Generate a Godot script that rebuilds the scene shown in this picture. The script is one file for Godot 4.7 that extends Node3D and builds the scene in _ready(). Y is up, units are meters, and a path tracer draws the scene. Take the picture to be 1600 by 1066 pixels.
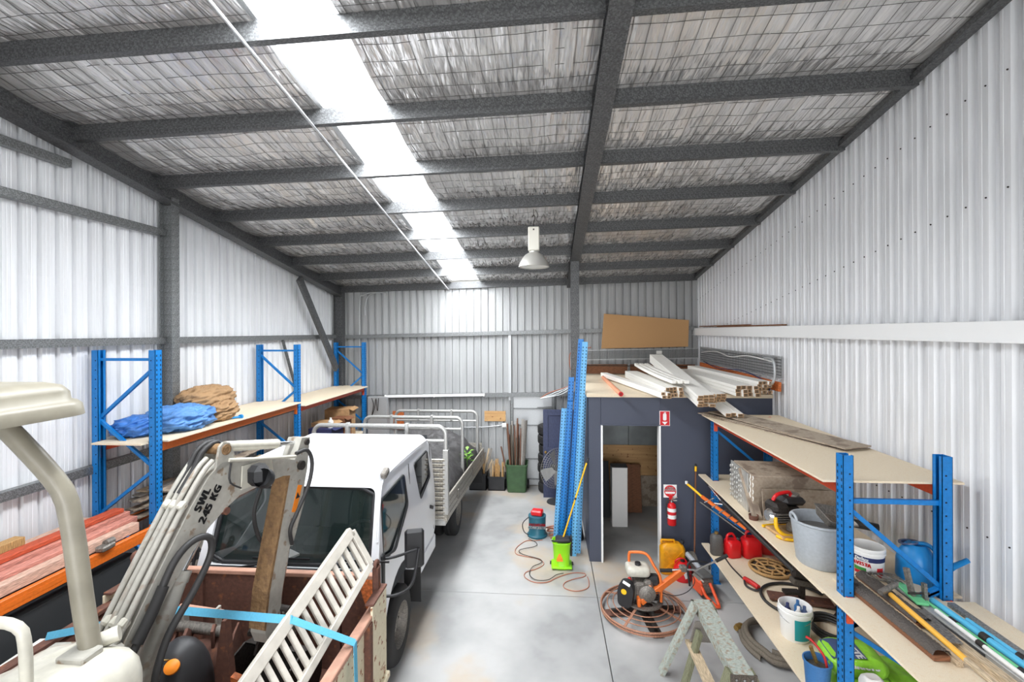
extends Node3D
# A steel shed seen from a raised spot near its front: truck, trailer and small excavator on the left, pallet racks along both side walls, a site office at the back right.

const LEFT_X := -4.92
const RIGHT_X := 3.24
const BACK_Z := -10.34
const FRONT_Z := 4.2

var M := {}
var T := {}
var taken := {}
var rng := RandomNumberGenerator.new()

class B:
	var st := SurfaceTool.new()
	var group := 1
	func _init() -> void:
		st.begin(Mesh.PRIMITIVE_TRIANGLES)
	func tri(a: Vector3, b: Vector3, c: Vector3) -> void:
		st.add_vertex(a); st.add_vertex(c); st.add_vertex(b)
	func quad(a: Vector3, b: Vector3, c: Vector3, d: Vector3) -> void:
		tri(a, b, c); tri(a, c, d)
	func flat() -> void:
		st.set_smooth_group(-1)
	func smooth() -> void:
		group += 1
		st.set_smooth_group(group)
	func face(p: Array, o: Vector3) -> void:
		var n: Vector3 = (p[1] - p[0]).cross(p[2] - p[0])
		var m := Vector3.ZERO
		for q in p:
			m += q
		m /= p.size()
		var q2 := p.duplicate()
		if n.dot(m - o) < 0:
			q2.reverse()
		for i in range(1, q2.size() - 1):
			tri(q2[0], q2[i], q2[i + 1])
	func box(c: Vector3, s: Vector3, b := Basis(), bev := 0.0) -> B:
		flat()
		var h := s / 2.0
		var w := minf(bev, minf(h.x, minf(h.y, h.z)) * 0.9)
		var v := func(sg: Vector3, k: int) -> Vector3:
			var p := Vector3(h.x - w, h.y - w, h.z - w)
			p[k] = h[k]
			return c + b * (p * sg)
		for k in 3:
			var l := (k + 1) % 3
			var m := (k + 2) % 3
			for s1 in [-1, 1]:
				var q := []
				for e in [[-1, -1], [1, -1], [1, 1], [-1, 1]]:
					var g := Vector3.ZERO
					g[k] = s1; g[l] = e[0]; g[m] = e[1]
					q.append(v.call(g, k))
				face(q, c)
				if w > 0.0:
					for s2 in [-1, 1]:
						var g1 := Vector3.ZERO
						g1[k] = s1; g1[l] = s2; g1[m] = -1
						var g2 := g1
						g2[m] = 1
						face([v.call(g1, k), v.call(g2, k), v.call(g2, l), v.call(g1, l)], c)
		if w > 0.0:
			for x in [-1, 1]:
				for y in [-1, 1]:
					for z in [-1, 1]:
						var g := Vector3(x, y, z)
						face([v.call(g, 0), v.call(g, 1), v.call(g, 2)], c)
		return self
	# a straight bar of rectangular section from a to b; w across, h along "up"
	func bar(a: Vector3, b: Vector3, w: float, h: float, up := Vector3.UP, bev := 0.0) -> B:
		var z := (b - a).normalized()
		var x := up.cross(z)
		if x.length() < 0.01:
			x = Vector3.RIGHT.cross(z)
			if x.length() < 0.01:
				x = Vector3.RIGHT
		x = x.normalized()
		return box((a + b) / 2.0, Vector3(w, h, a.distance_to(b)), Basis(x, z.cross(x), z), bev)
	func tube(p: Array, r, seg := 8, closed := false, caps := true) -> B:
		var n := p.size()
		var rings := []
		var t0: Vector3 = (p[1] - p[0]).normalized()
		var up := Vector3.UP if absf(t0.y) < 0.9 else Vector3.RIGHT
		var x := up.cross(t0).normalized()
		for i in n:
			var a: Vector3 = p[(i - 1 + n) % n] if (closed or i > 0) else p[i]
			var c: Vector3 = p[(i + 1) % n] if (closed or i < n - 1) else p[i]
			var t := (c - a).normalized()
			x = (x - t * x.dot(t)).normalized()
			var y := t.cross(x)
			var rad: float = r[i] if r is Array else r
			var ring := []
			for k in seg:
				var an := TAU * k / seg
				ring.append(p[i] + (x * cos(an) + y * sin(an)) * rad)
			rings.append(ring)
		smooth()
		for i in (n if closed else n - 1):
			var q: Array = rings[i]
			var s: Array = rings[(i + 1) % n]
			for k in seg:
				var l := (k + 1) % seg
				quad(q[k], q[l], s[l], s[k])
		if caps and not closed:
			flat()
			for k in range(1, seg - 1):
				tri(rings[0][0], rings[0][k + 1], rings[0][k])
				tri(rings[n - 1][0], rings[n - 1][k], rings[n - 1][k + 1])
		return self
	# profile of [radius, height] from bottom to top, outside on the right
	func lathe(prof: Array, seg := 24, at := Vector3.ZERO, b := Basis()) -> B:
		smooth()
		for i in prof.size() - 1:
			if i > 0:
				var d0 := Vector2(prof[i][0] - prof[i - 1][0], prof[i][1] - prof[i - 1][1])
				var d1 := Vector2(prof[i + 1][0] - prof[i][0], prof[i + 1][1] - prof[i][1])
				if absf(d0.angle_to(d1)) > 0.6:
					smooth()
			for k in seg:
				var a0 := TAU * k / seg
				var a1 := TAU * (k + 1) / seg
				if k == seg - 1:
					a1 = 0.0
				var p := func(r: float, y: float, a: float) -> Vector3: return at + b * Vector3(r * cos(a), y, r * sin(a))
				var q0: Vector3 = p.call(prof[i][0], prof[i][1], a0)
				var q1: Vector3 = p.call(prof[i][0], prof[i][1], a1)
				var q2: Vector3 = p.call(prof[i + 1][0], prof[i + 1][1], a1)
				var q3: Vector3 = p.call(prof[i + 1][0], prof[i + 1][1], a0)
				if prof[i][0] > 0.0001:
					tri(q0, q3, q1)
					if prof[i + 1][0] > 0.0001:
						tri(q1, q3, q2)
				else:
					tri(q0, q3, q2)
		return self
	# polygon in x, y pushed along +z by depth, placed by t
	func prism(poly: Array, depth: float, t := Transform3D()) -> B:
		flat()
		var pl := PackedVector2Array(poly)
		if not Geometry2D.is_polygon_clockwise(pl):
			pl.reverse()
		var ids := Geometry2D.triangulate_polygon(pl)
		var f := func(v: Vector2, z: float) -> Vector3: return t * Vector3(v.x, v.y, z)
		for i in range(0, ids.size(), 3):
			var a := pl[ids[i]]
			var b := pl[ids[i + 1]]
			var c := pl[ids[i + 2]]
			if (b - a).cross(c - a) < 0:
				var s := b
				b = c
				c = s
			tri(f.call(a, depth), f.call(b, depth), f.call(c, depth))
			tri(f.call(a, 0.0), f.call(c, 0.0), f.call(b, 0.0))
		var n := pl.size()
		for i in n:
			var a := pl[i]
			var b := pl[(i + 1) % n]
			# clockwise outline in y-up axes as Geometry2D counts it: turn by the sign of the area
			var area := 0.0
			for k in n:
				area += pl[k].cross(pl[(k + 1) % n])
			if area < 0:
				quad(f.call(b, 0.0), f.call(a, 0.0), f.call(a, depth), f.call(b, depth))
			else:
				quad(f.call(a, 0.0), f.call(b, 0.0), f.call(b, depth), f.call(a, depth))
		return self
	# rings of equal count joined into a skin
	func loft(rings: Array, caps := true, is_smooth := true, closed_ring := true) -> B:
		if is_smooth:
			smooth()
		else:
			flat()
		for i in rings.size() - 1:
			var q: Array = rings[i]
			var s: Array = rings[i + 1]
			var n := q.size()
			for k in (n if closed_ring else n - 1):
				var l := (k + 1) % n
				quad(q[k], q[l], s[l], s[k])
		if caps:
			flat()
			for e in [0, rings.size() - 1]:
				var q: Array = rings[e]
				var m := Vector3.ZERO
				for v in q:
					m += v
				m /= q.size()
				for k in q.size():
					var l := (k + 1) % q.size()
					if e == 0:
						tri(m, q[l], q[k])
					else:
						tri(m, q[k], q[l])
		return self
	func grid(f: Callable, nu: int, nv: int, is_smooth := true) -> B:
		if is_smooth:
			smooth()
		else:
			flat()
		var p := []
		for i in nu + 1:
			var row := []
			for j in nv + 1:
				row.append(f.call(float(i) / nu, float(j) / nv))
			p.append(row)
		for i in nu:
			for j in nv:
				quad(p[i][j], p[i + 1][j], p[i + 1][j + 1], p[i][j + 1])
		return self
	func mesh() -> ArrayMesh:
		st.generate_normals()
		st.index()
		return st.commit()

func put(called: String, b, material: Material, parent: Node3D = self, at := Vector3.ZERO) -> MeshInstance3D:
	var o := MeshInstance3D.new()
	o.name = called if parent != self else numbered(called)
	o.mesh = b.mesh() if b is B else b
	o.material_override = material
	o.position = at
	parent.add_child(o, true)
	return o

func numbered(called: String) -> String:
	taken[called] = taken.get(called, -1) + 1
	return called if taken[called] == 0 else "%s_%03d" % [called, taken[called]]

func tag(o: Node3D, label: String, category: String, group := "") -> Node3D:
	o.set_meta("label", label)
	o.set_meta("category", category)
	if group:
		o.set_meta("group", group)
	return o

func thing(called: String, label: String, category: String, at := Vector3.ZERO, turn := 0.0, group := "") -> Node3D:
	var o := Node3D.new()
	o.name = numbered(called)
	o.position = at
	o.rotation.y = turn
	add_child(o)
	return tag(o, label, category, group)

func structure(called: String, label: String, category: String) -> Node3D:
	var o := Node3D.new()
	o.name = numbered(called)
	add_child(o)
	tag(o, label, category)
	o.set_meta("kind", "structure")
	return o

func copy(o: Node3D, called: String, label: String, at: Vector3, turn := 0.0) -> Node3D:
	var c: Node3D = o.duplicate()
	c.name = numbered(called)
	c.position = at
	c.rotation = Vector3(0, turn, 0)
	c.set_meta("label", label)
	add_child(c)
	return c

func arc(c: Vector3, r: float, a0: float, a1: float, n: int, u := Vector3.RIGHT, v := Vector3.FORWARD) -> Array:
	var p := []
	for i in n + 1:
		var a := lerpf(a0, a1, float(i) / n)
		p.append(c + (u * cos(a) + v * sin(a)) * r)
	return p

func curve(pts: Array, step := 0.05) -> Array:
	var c := Curve3D.new()
	var n := pts.size()
	for i in n:
		var a: Vector3 = pts[maxi(i - 1, 0)]
		var b: Vector3 = pts[mini(i + 1, n - 1)]
		var t := (b - a) / 6.0
		c.add_point(pts[i], -t, t)
	c.bake_interval = step
	var out := []
	var len := c.get_baked_length()
	var k := maxi(int(len / step), 2)
	for i in k + 1:
		out.append(c.sample_baked(len * i / k, true))
	return out

func turned(x: float, y: float, z: float) -> Basis:
	return Basis.from_euler(Vector3(deg_to_rad(x), deg_to_rad(y), deg_to_rad(z)))

func rounded(w: float, h: float, r: float, n := 4) -> Array:
	var p := []
	for q in 4:
		var c := Vector2([1, -1, -1, 1][q] * (w / 2 - r), [1, 1, -1, -1][q] * (h / 2 - r))
		for i in n + 1:
			var a := PI / 2 * (q + float(i) / n)
			p.append(c + Vector2(cos(a), sin(a)) * r)
	return p

func lettering(called: String, words: String, height: float, t: Transform3D, material: Material, parent: Node3D, bold := true) -> MeshInstance3D:
	var f := SystemFont.new()
	f.font_names = PackedStringArray(["Droid Sans"])
	f.font_weight = 700 if bold else 400
	var m := TextMesh.new()
	m.text = words
	m.font = f
	m.font_size = 32
	m.pixel_size = height / 23.0
	m.depth = 0.002
	var st := SurfaceTool.new()
	for k in ([-1, 0, 1] if bold else [0]):
		st.append_from(m, 0, Transform3D(Basis(), Vector3(k * height * 0.055, absf(k) * height * 0.02, 0)))
	var o := put(called, st.commit(), material, parent)
	o.transform = t
	return o

# ---- surfaces ----
func noise_image(size: int, freq: float, octaves := 4, kind := FastNoiseLite.TYPE_SIMPLEX_SMOOTH, sd := 1, sx := 1, sy := 1) -> Image:
	var f := FastNoiseLite.new()
	f.seed = sd
	f.noise_type = kind
	f.frequency = freq
	f.fractal_octaves = octaves
	if kind == FastNoiseLite.TYPE_CELLULAR:
		f.cellular_return_type = FastNoiseLite.RETURN_CELL_VALUE
		f.fractal_type = FastNoiseLite.FRACTAL_NONE
	var im := f.get_seamless_image(size / sx, size / sy, false, false, 0.15)
	im.convert(Image.FORMAT_L8)
	if sx > 1 or sy > 1:
		im.resize(size, size, Image.INTERPOLATE_CUBIC)
	return im

# grey pattern between lo and 1
func pattern(im: Image, lo: float, gain := 1.0) -> ImageTexture:
	var n := im.get_width()
	var out := Image.create(n, n, true, Image.FORMAT_RGB8)
	for y in n:
		for x in n:
			var v := clampf((im.get_pixel(x, y).r - 0.5) * gain + 0.5, 0, 1)
			var g := lerpf(lo, 1.0, v)
			out.set_pixel(x, y, Color(g, g, g))
	out.generate_mipmaps()
	return ImageTexture.create_from_image(out)

# two colours mixed through a pattern, with a third in its peaks
func blend3(im: Image, im2: Image, a: Color, b: Color, c: Color, cut: float, soft := 0.1) -> ImageTexture:
	var n := im.get_width()
	var out := Image.create(n, n, true, Image.FORMAT_RGB8)
	for y in n:
		for x in n:
			var v := im.get_pixel(x, y).r
			var w := im2.get_pixel(x, y).r
			out.set_pixel(x, y, a.lerp(b, v).lerp(c, smoothstep(cut, cut + soft, w)))
	out.generate_mipmaps()
	return ImageTexture.create_from_image(out)

func bumps(im: Image, strength := 4.0) -> ImageTexture:
	var c: Image = im.duplicate()
	c.convert(Image.FORMAT_RGBA8)
	c.bump_map_to_normal_map(strength)
	c.generate_mipmaps()
	return ImageTexture.create_from_image(c)

func mat(called: String, c: Color, rough := 0.6, metal := 0.0, tx = null, scale := 1.0, nrm = null, nscale := 0.4) -> StandardMaterial3D:
	var m := StandardMaterial3D.new()
	m.resource_name = called
	m.albedo_color = c
	m.roughness = rough
	m.metallic = metal
	if tx or nrm:
		m.uv1_triplanar = true
		m.uv1_scale = Vector3.ONE * scale
	if tx:
		m.albedo_texture = tx
	if nrm:
		m.normal_enabled = true
		m.normal_texture = nrm
		m.normal_scale = nscale
	M[called] = m
	return m

func rgb(r: int, g: int, b: int) -> Color:
	return Color8(r, g, b)

func materials() -> void:
	var fine := noise_image(256, 0.06, 4, FastNoiseLite.TYPE_SIMPLEX_SMOOTH, 3)
	var broad := noise_image(256, 0.012, 5, FastNoiseLite.TYPE_SIMPLEX_SMOOTH, 5)
	var speck := noise_image(256, 0.35, 2, FastNoiseLite.TYPE_SIMPLEX_SMOOTH, 7)
	var cells := noise_image(256, 0.07, 1, FastNoiseLite.TYPE_CELLULAR, 9)
	var grain_u := noise_image(256, 0.05, 4, FastNoiseLite.TYPE_SIMPLEX_SMOOTH, 11, 16, 1)
	var grain_v := noise_image(256, 0.05, 4, FastNoiseLite.TYPE_SIMPLEX_SMOOTH, 12, 1, 16)
	var spot := noise_image(256, 0.03, 5, FastNoiseLite.TYPE_SIMPLEX_SMOOTH, 21)
	T.fine = pattern(fine, 0.92, 1.3)
	T.broad = pattern(broad, 0.88, 1.5)
	T.mottle = pattern(fine, 0.72, 1.6)
	T.speck = pattern(speck, 0.72, 1.6)
	T.spangle = pattern(cells, 0.74, 1.2)
	T.grain_u = pattern(grain_u, 0.62, 1.6)
	T.grain_v = pattern(grain_v, 0.62, 1.6)
	T.streak = pattern(grain_v, 0.93, 1.3)
	T.grain = pattern(fine, 0.66, 1.5)
	T.n_fine = bumps(fine, 6.0)
	T.n_broad = bumps(broad, 10.0)
	var b512 := noise_image(512, 0.009, 5, FastNoiseLite.TYPE_SIMPLEX_SMOOTH, 31)
	var s512 := noise_image(512, 0.006, 5, FastNoiseLite.TYPE_SIMPLEX_SMOOTH, 37)
	# concrete: two greys, with rusty tea-coloured stains
	var cn := 512
	var conc := Image.create(cn, cn, true, Image.FORMAT_RGB8)
	for y in cn:
		for x in cn:
			var v := b512.get_pixel(x, y).r
			var w := s512.get_pixel(x, y).r
			var f := fine.get_pixel(x % 256, y % 256).r
			var c := rgb(156, 156, 155).lerp(rgb(182, 181, 179), clampf((v - 0.5) * 1.8 + 0.5, 0, 1))
			c = c.lerp(rgb(188, 168, 144), 0.8 * smoothstep(0.60, 0.80, w) * lerpf(0.4, 1.0, f))
			c = c.lerp(rgb(138, 136, 134), 0.45 * smoothstep(0.62, 0.8, 1.0 - v) * f)
			conc.set_pixel(x, y, c)
	conc.generate_mipmaps()
	T.concrete = ImageTexture.create_from_image(conc)
	T.rust = blend3(fine, spot, rgb(92, 62, 52), rgb(116, 78, 64), rgb(146, 92, 62), 0.66, 0.3)
	T.rusty_cream = blend3(fine, spot, rgb(214, 203, 172), rgb(228, 219, 192), rgb(140, 84, 52), 0.72, 0.08)
	T.mud = blend3(fine, spot, rgb(120, 92, 62), rgb(150, 118, 80), rgb(104, 78, 54), 0.5, 0.4)
	T.cream_worn = blend3(fine, spot, rgb(160, 157, 148), rgb(180, 177, 168), rgb(132, 112, 92), 0.72, 0.12)
	T.chip = blend3(speck, fine, rgb(214, 196, 168), rgb(236, 222, 198), rgb(222, 202, 172), 0.6, 0.2)
	T.dusty = blend3(fine, broad, rgb(156, 140, 122), rgb(182, 168, 150), rgb(134, 118, 104), 0.6, 0.2)
	T.ply = blend3(grain_u, spot, rgb(186, 142, 92), rgb(214, 172, 118), rgb(140, 94, 54), 0.78, 0.06)
	T.ply_v = blend3(grain_v, spot, rgb(186, 142, 92), rgb(214, 172, 118), rgb(140, 94, 54), 0.78, 0.06)
	T.old_paint = blend3(fine, spot, rgb(140, 148, 140), rgb(178, 182, 172), rgb(146, 130, 112), 0.52, 0.3)

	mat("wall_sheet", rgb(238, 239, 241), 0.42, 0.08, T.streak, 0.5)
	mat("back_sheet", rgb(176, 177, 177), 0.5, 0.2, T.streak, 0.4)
	mat("galv", rgb(150, 152, 152), 0.45, 0.55, T.spangle, 7.0)
	mat("galv_dark", rgb(112, 113, 114), 0.5, 0.45, T.spangle, 5.0)
	mat("galv_clean", rgb(196, 198, 199), 0.4, 0.4, T.fine, 3.0)
	mat("foil", rgb(238, 236, 234), 0.26, 0.62, T.broad, 0.7, T.n_fine, 0.5)
	M.foil.uv1_scale = Vector3(1.6, 1.6, 0.12)
	mat("wire", rgb(84, 82, 80), 0.5, 0.5)
	mat("concrete", Color.WHITE, 0.55, 0.0, T.concrete, 0.16)
	mat("sheet_clear", Color(1, 1, 1, 0.12), 0.1)
	M.sheet_clear.transparency = BaseMaterial3D.TRANSPARENCY_ALPHA
	mat("office_paint", rgb(80, 86, 104), 0.55, 0.0, T.speck, 2.0)
	mat("office_inside", rgb(150, 156, 156), 0.7, 0.0, T.broad, 0.7)
	mat("white_trim", rgb(244, 244, 243), 0.5)
	mat("rack_blue", rgb(14, 122, 198), 0.38, 0.0, T.fine, 2.0)
	mat("rack_sky", rgb(110, 186, 236), 0.42, 0.0, T.fine, 2.0)
	mat("rack_orange", rgb(226, 112, 34), 0.42, 0.0, T.fine, 2.0)
	mat("rack_red", rgb(222, 84, 44), 0.42, 0.0, T.fine, 2.0)
	mat("hole", rgb(14, 18, 30), 0.9)
	mat("chip", Color.WHITE, 0.75, 0.0, T.chip, 2.0)
	mat("plywood", Color.WHITE, 0.65, 0.0, T.ply, 1.2)
	mat("plywood_v", Color.WHITE, 0.65, 0.0, T.ply_v, 1.2)
	mat("dusty_wood", Color.WHITE, 0.85, 0.0, T.dusty, 1.5)
	mat("grey_wood", rgb(166, 158, 148), 0.85, 0.0, T.grain, 2.0)
	M.grey_wood.uv1_scale = Vector3(10.0, 10.0, 0.71)
	mat("pale_wood", rgb(226, 202, 168), 0.7, 0.0, T.grain, 2.0)
	M.pale_wood.uv1_scale = Vector3(10.0, 10.0, 0.71)
	mat("stick_wood", rgb(222, 174, 112), 0.75, 0.0, T.grain, 3.0)
	M.stick_wood.uv1_scale = Vector3(10.0, 0.71, 10.0)
	mat("brown_wood", rgb(150, 98, 66), 0.75, 0.0, T.grain, 2.0)
	M.brown_wood.uv1_scale = Vector3(0.71, 10.0, 10.0)
	mat("pink_wood", rgb(236, 158, 140), 0.65, 0.0, T.grain, 1.5)
	M.pink_wood.uv1_scale = Vector3(10.0, 10.0, 0.71)
	mat("pale_pink_wood", rgb(240, 198, 176), 0.65, 0.0, T.grain, 1.5)
	M.pale_pink_wood.uv1_scale = Vector3(10.0, 10.0, 0.71)
	mat("red_wood", rgb(222, 96, 60), 0.65, 0.0, T.grain, 1.5)
	M.red_wood.uv1_scale = Vector3(10.0, 10.0, 0.71)
	mat("mdf", rgb(222, 172, 116), 0.7, 0.0, T.speck, 1.5)
	mat("truck_white", rgb(236, 237, 240), 0.2)
	M.truck_white.clearcoat_enabled = true
	M.truck_white.clearcoat = 0.6
	M.truck_white.clearcoat_roughness = 0.08
	mat("black_trim", rgb(34, 34, 36), 0.5)
	mat("rubber", rgb(40, 39, 39), 0.75, 0.0, T.fine, 5.0)
	mat("cab_dark", rgb(44, 46, 48), 0.75)
	mat("seat_cloth", rgb(70, 72, 76), 0.9, 0.0, T.speck, 4.0)
	mat("glass", Color(0.16, 0.22, 0.21, 0.4), 0.03)
	M.glass.transparency = BaseMaterial3D.TRANSPARENCY_ALPHA
	mat("dark_glass", Color(0.05, 0.06, 0.07, 0.72), 0.04)
	M.dark_glass.transparency = BaseMaterial3D.TRANSPARENCY_ALPHA
	mat("mirror", rgb(200, 205, 208), 0.04, 1.0)
	mat("chrome", rgb(212, 214, 216), 0.15, 1.0)
	mat("alu", rgb(198, 197, 193), 0.38, 0.5, T.fine, 2.0)
	mat("alu_warm", rgb(206, 199, 186), 0.45, 0.35, T.mottle, 2.0)
	mat("tarp_black", rgb(72, 70, 70), 0.6, 0.0, T.broad, 1.5, T.n_broad, 0.8)
	mat("rust", Color.WHITE, 0.8, 0.1, T.rust, 1.4)
	mat("rust_edge", rgb(196, 150, 128), 0.75, 0.1, T.broad, 2.0)
	mat("rusty_cream", Color.WHITE, 0.6, 0.0, T.rusty_cream, 1.3)
	mat("machine_cream", Color.WHITE, 0.42, 0.0, T.cream_worn, 1.1)
	mat("machine_khaki", rgb(150, 144, 128), 0.4, 0.0, T.broad, 1.5)
	mat("machine_white", rgb(208, 204, 190), 0.3, 0.0, T.fine, 1.0)
	mat("mud", Color.WHITE, 0.85, 0.0, T.mud, 1.6, T.n_fine, 0.8)
	mat("hose", rgb(46, 45, 45), 0.55)
	mat("steel_dark", rgb(66, 60, 56), 0.6, 0.4, T.mottle, 3.0)
	mat("steel_worn", rgb(150, 144, 136), 0.5, 0.5, T.mottle, 3.0)
	mat("gate_white", rgb(212, 206, 194), 0.5, 0.1, T.broad, 2.5)
	mat("strap_blue", rgb(96, 182, 216), 0.7, 0.0, T.fine, 4.0)
	mat("yellow", rgb(246, 190, 20), 0.45)
	mat("jerry_yellow", rgb(244, 168, 14), 0.42, 0.0, T.broad, 3.0)
	mat("red", rgb(214, 26, 32), 0.35)
	mat("dusty_red", rgb(206, 44, 42), 0.5, 0.0, T.broad, 4.0)
	mat("orange", rgb(240, 120, 48), 0.45, 0.0, T.fine, 3.0)
	mat("saw_orange", rgb(236, 88, 44), 0.5, 0.0, T.fine, 3.0)
	mat("ring_copper", rgb(196, 142, 114), 0.6, 0.2, T.mottle, 4.0)
	mat("copper_pipe", rgb(232, 158, 122), 0.5)
	mat("pvc", rgb(246, 243, 236), 0.5)
	mat("pvc_cut", rgb(190, 152, 112), 0.8)
	mat("white_plastic", rgb(238, 236, 232), 0.4)
	mat("print_white", rgb(244, 244, 242), 0.5)
	mat("print_black", rgb(26, 26, 28), 0.6)
	mat("print_red", rgb(214, 30, 40), 0.5)
	mat("print_navy", rgb(34, 42, 92), 0.5)
	mat("print_green", rgb(60, 150, 66), 0.5)
	mat("print_teal", rgb(0, 146, 152), 0.45)
	mat("print_orange", rgb(248, 140, 24), 0.5)
	mat("lime", rgb(146, 222, 20), 0.35)
	mat("bag_green", rgb(150, 218, 60), 0.42, 0.0, T.broad, 3.0, T.n_broad, 0.6)
	mat("bag_navy", rgb(64, 82, 120), 0.4)
	mat("teal", rgb(36, 100, 118), 0.45, 0.0, T.fine, 3.0)
	mat("black_plastic", rgb(44, 44, 46), 0.5, 0.0, T.broad, 3.0)
	mat("bin_green", rgb(66, 96, 62), 0.5, 0.0, T.broad, 2.0)
	mat("tub_grey", rgb(176, 182, 188), 0.55, 0.0, T.fine, 2.0)
	mat("tub_dark", rgb(96, 96, 94), 0.7, 0.0, T.broad, 3.0)
	mat("can_blue", rgb(24, 136, 206), 0.4)
	mat("blue_tarp", rgb(96, 150, 214), 0.5, 0.0, T.broad, 2.0, T.n_broad, 1.0)
	mat("deep_tarp", rgb(62, 122, 200), 0.45, 0.0, T.broad, 2.0, T.n_broad, 1.0)
	mat("hessian", rgb(192, 154, 112), 0.9, 0.0, T.speck, 3.0, T.n_broad, 0.9)
	mat("cardboard", rgb(190, 150, 106), 0.85, 0.0, T.broad, 3.0)
	mat("box_navy", rgb(52, 60, 110), 0.6, 0.0, T.mottle, 6.0)
	mat("cord_orange", rgb(176, 112, 88), 0.6)
	mat("cord_black", rgb(52, 46, 44), 0.6)
	mat("hose_grey", rgb(122, 112, 98), 0.75, 0.0, T.mottle, 5.0)
	mat("brass", rgb(170, 138, 78), 0.45, 0.6, T.mottle, 6.0)
	mat("old_paint", Color.WHITE, 0.8, 0.0, T.old_paint, 2.2)
	mat("saw_green", rgb(142, 142, 112), 0.8, 0.0, T.grain, 2.0)
	M.saw_green.uv1_scale = Vector3(10.0, 0.71, 10.0)
	mat("saw_dark", rgb(92, 84, 74), 0.85, 0.0, T.mottle, 4.0)
	mat("checker", rgb(206, 204, 198), 0.4, 0.5, T.broad, 3.0)
	mat("felt", rgb(104, 96, 90), 0.95, 0.0, T.speck, 4.0, T.n_fine, 1.0)
	mat("leaf", rgb(106, 168, 46), 0.6)
	mat("leaf_back", rgb(132, 178, 70), 0.6)
	mat("pole_green", rgb(112, 200, 140), 0.45)
	mat("pole_blue", rgb(88, 184, 224), 0.4)
	mat("level_yellow", rgb(244, 182, 70), 0.45)
	mat("pipe_brown", rgb(140, 96, 74), 0.7, 0.0, T.mottle, 5.0)
	mat("pipe_white", rgb(206, 200, 192), 0.6, 0.0, T.mottle, 5.0)
	mat("lamp_body", rgb(222, 218, 206), 0.5)
	mat("lamp_shade", rgb(186, 184, 178), 0.35, 0.4)
	mat("lamp_glass", rgb(240, 238, 228), 0.3)
	mat("door_blue", rgb(76, 84, 118), 0.5, 0.0, T.grain, 1.0)
	M.door_blue.uv1_scale = Vector3(10.0, 0.71, 10.0)
	mat("fan_wire", rgb(176, 172, 166), 0.4, 0.4)
	mat("orange_paint", rgb(226, 122, 60), 0.65, 0.0, T.mottle, 2.0)
	mat("bottle_grey", rgb(104, 102, 100), 0.5, 0.0, T.mottle, 6.0)
	mat("blue_plastic", rgb(66, 120, 176), 0.45, 0.0, T.fine, 3.0)
	mat("sky_strip", rgb(250, 252, 255), 0.6)

func _ready() -> void:
	rng.seed = 7
	camera_and_light()
	materials()
	shell()
	office()
	left_rack()
	right_rack()
	truck()
	trailer()
	excavator()
	trailer_load()
	back_of_shed()
	floor_things()
	office_roof_things()
	left_shelf_things()
	right_shelf_things()

func camera_and_light() -> void:
	var c := Camera3D.new()
	c.name = "camera"
	c.near = 0.1
	c.far = 200.0
	c.projection = Camera3D.PROJECTION_FRUSTUM
	c.size = 0.1 * 1066.0 / 720.0
	c.frustum_offset = Vector2(0, -0.1 * 14.75 / 720.0)
	var yaw := deg_to_rad(4.5)
	c.transform = Transform3D(Basis(Vector3.UP, yaw) * Basis(Vector3(0, 0, 1), -deg_to_rad(0.25)), Vector3(0, 3.44, 0))
	add_child(c)
	c.current = true
	var e := Environment.new()
	e.background_mode = Environment.BG_SKY
	var s := ProceduralSkyMaterial.new()   # an overcast day
	s.sky_top_color = Color(0.96, 0.98, 1.0)
	s.sky_horizon_color = Color(0.98, 0.98, 1.0)
	s.ground_horizon_color = Color(0.62, 0.61, 0.59)
	s.ground_bottom_color = Color(0.48, 0.47, 0.45)
	s.sun_angle_max = 0.0
	s.energy_multiplier = 1.0
	e.sky = Sky.new()
	e.sky.sky_material = s
	e.tonemap_mode = Environment.TONE_MAPPER_LINEAR
	e.tonemap_exposure = 7.3
	e.sdfgi_enabled = true
	e.ssao_enabled = true
	e.ssil_enabled = true
	var w := WorldEnvironment.new()
	w.name = "environment"
	w.environment = e
	add_child(w)
	# daylight entering through the strip of roof sheets and the raised roller door
	for k in 5:
		var z := -9.3 + k * 2.0
		var a := AreaLight3D.new()
		a.name = "skylight_daylight"
		a.area_size = Vector2(0.6, 1.96)
		a.light_energy = 2.2
		a.light_color = Color(0.97, 0.985, 1.0)
		a.shadow_enabled = true
		a.area_range = 30.0
		a.position = Vector3(-1.84, purlin_y(-1.84, z) + 0.16, z)
		a.rotation = Vector3(-PI / 2 + 0.17, 0, 0)
		add_child(a, true)
	var d := AreaLight3D.new()
	d.name = "doorway_daylight"
	d.area_size = Vector2(4.4, 4.2)
	d.light_energy = 2.5
	d.light_color = Color(0.98, 0.99, 1.0)
	d.shadow_enabled = true
	d.area_range = 40.0
	d.position = Vector3(0.0, 2.2, FRONT_Z - 0.05)
	add_child(d, true)

func purlin_y(x: float, z: float) -> float:
	return 4.35 + 0.1714 * (z + 10.27) + 0.023 * (x + 4.92)

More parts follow.
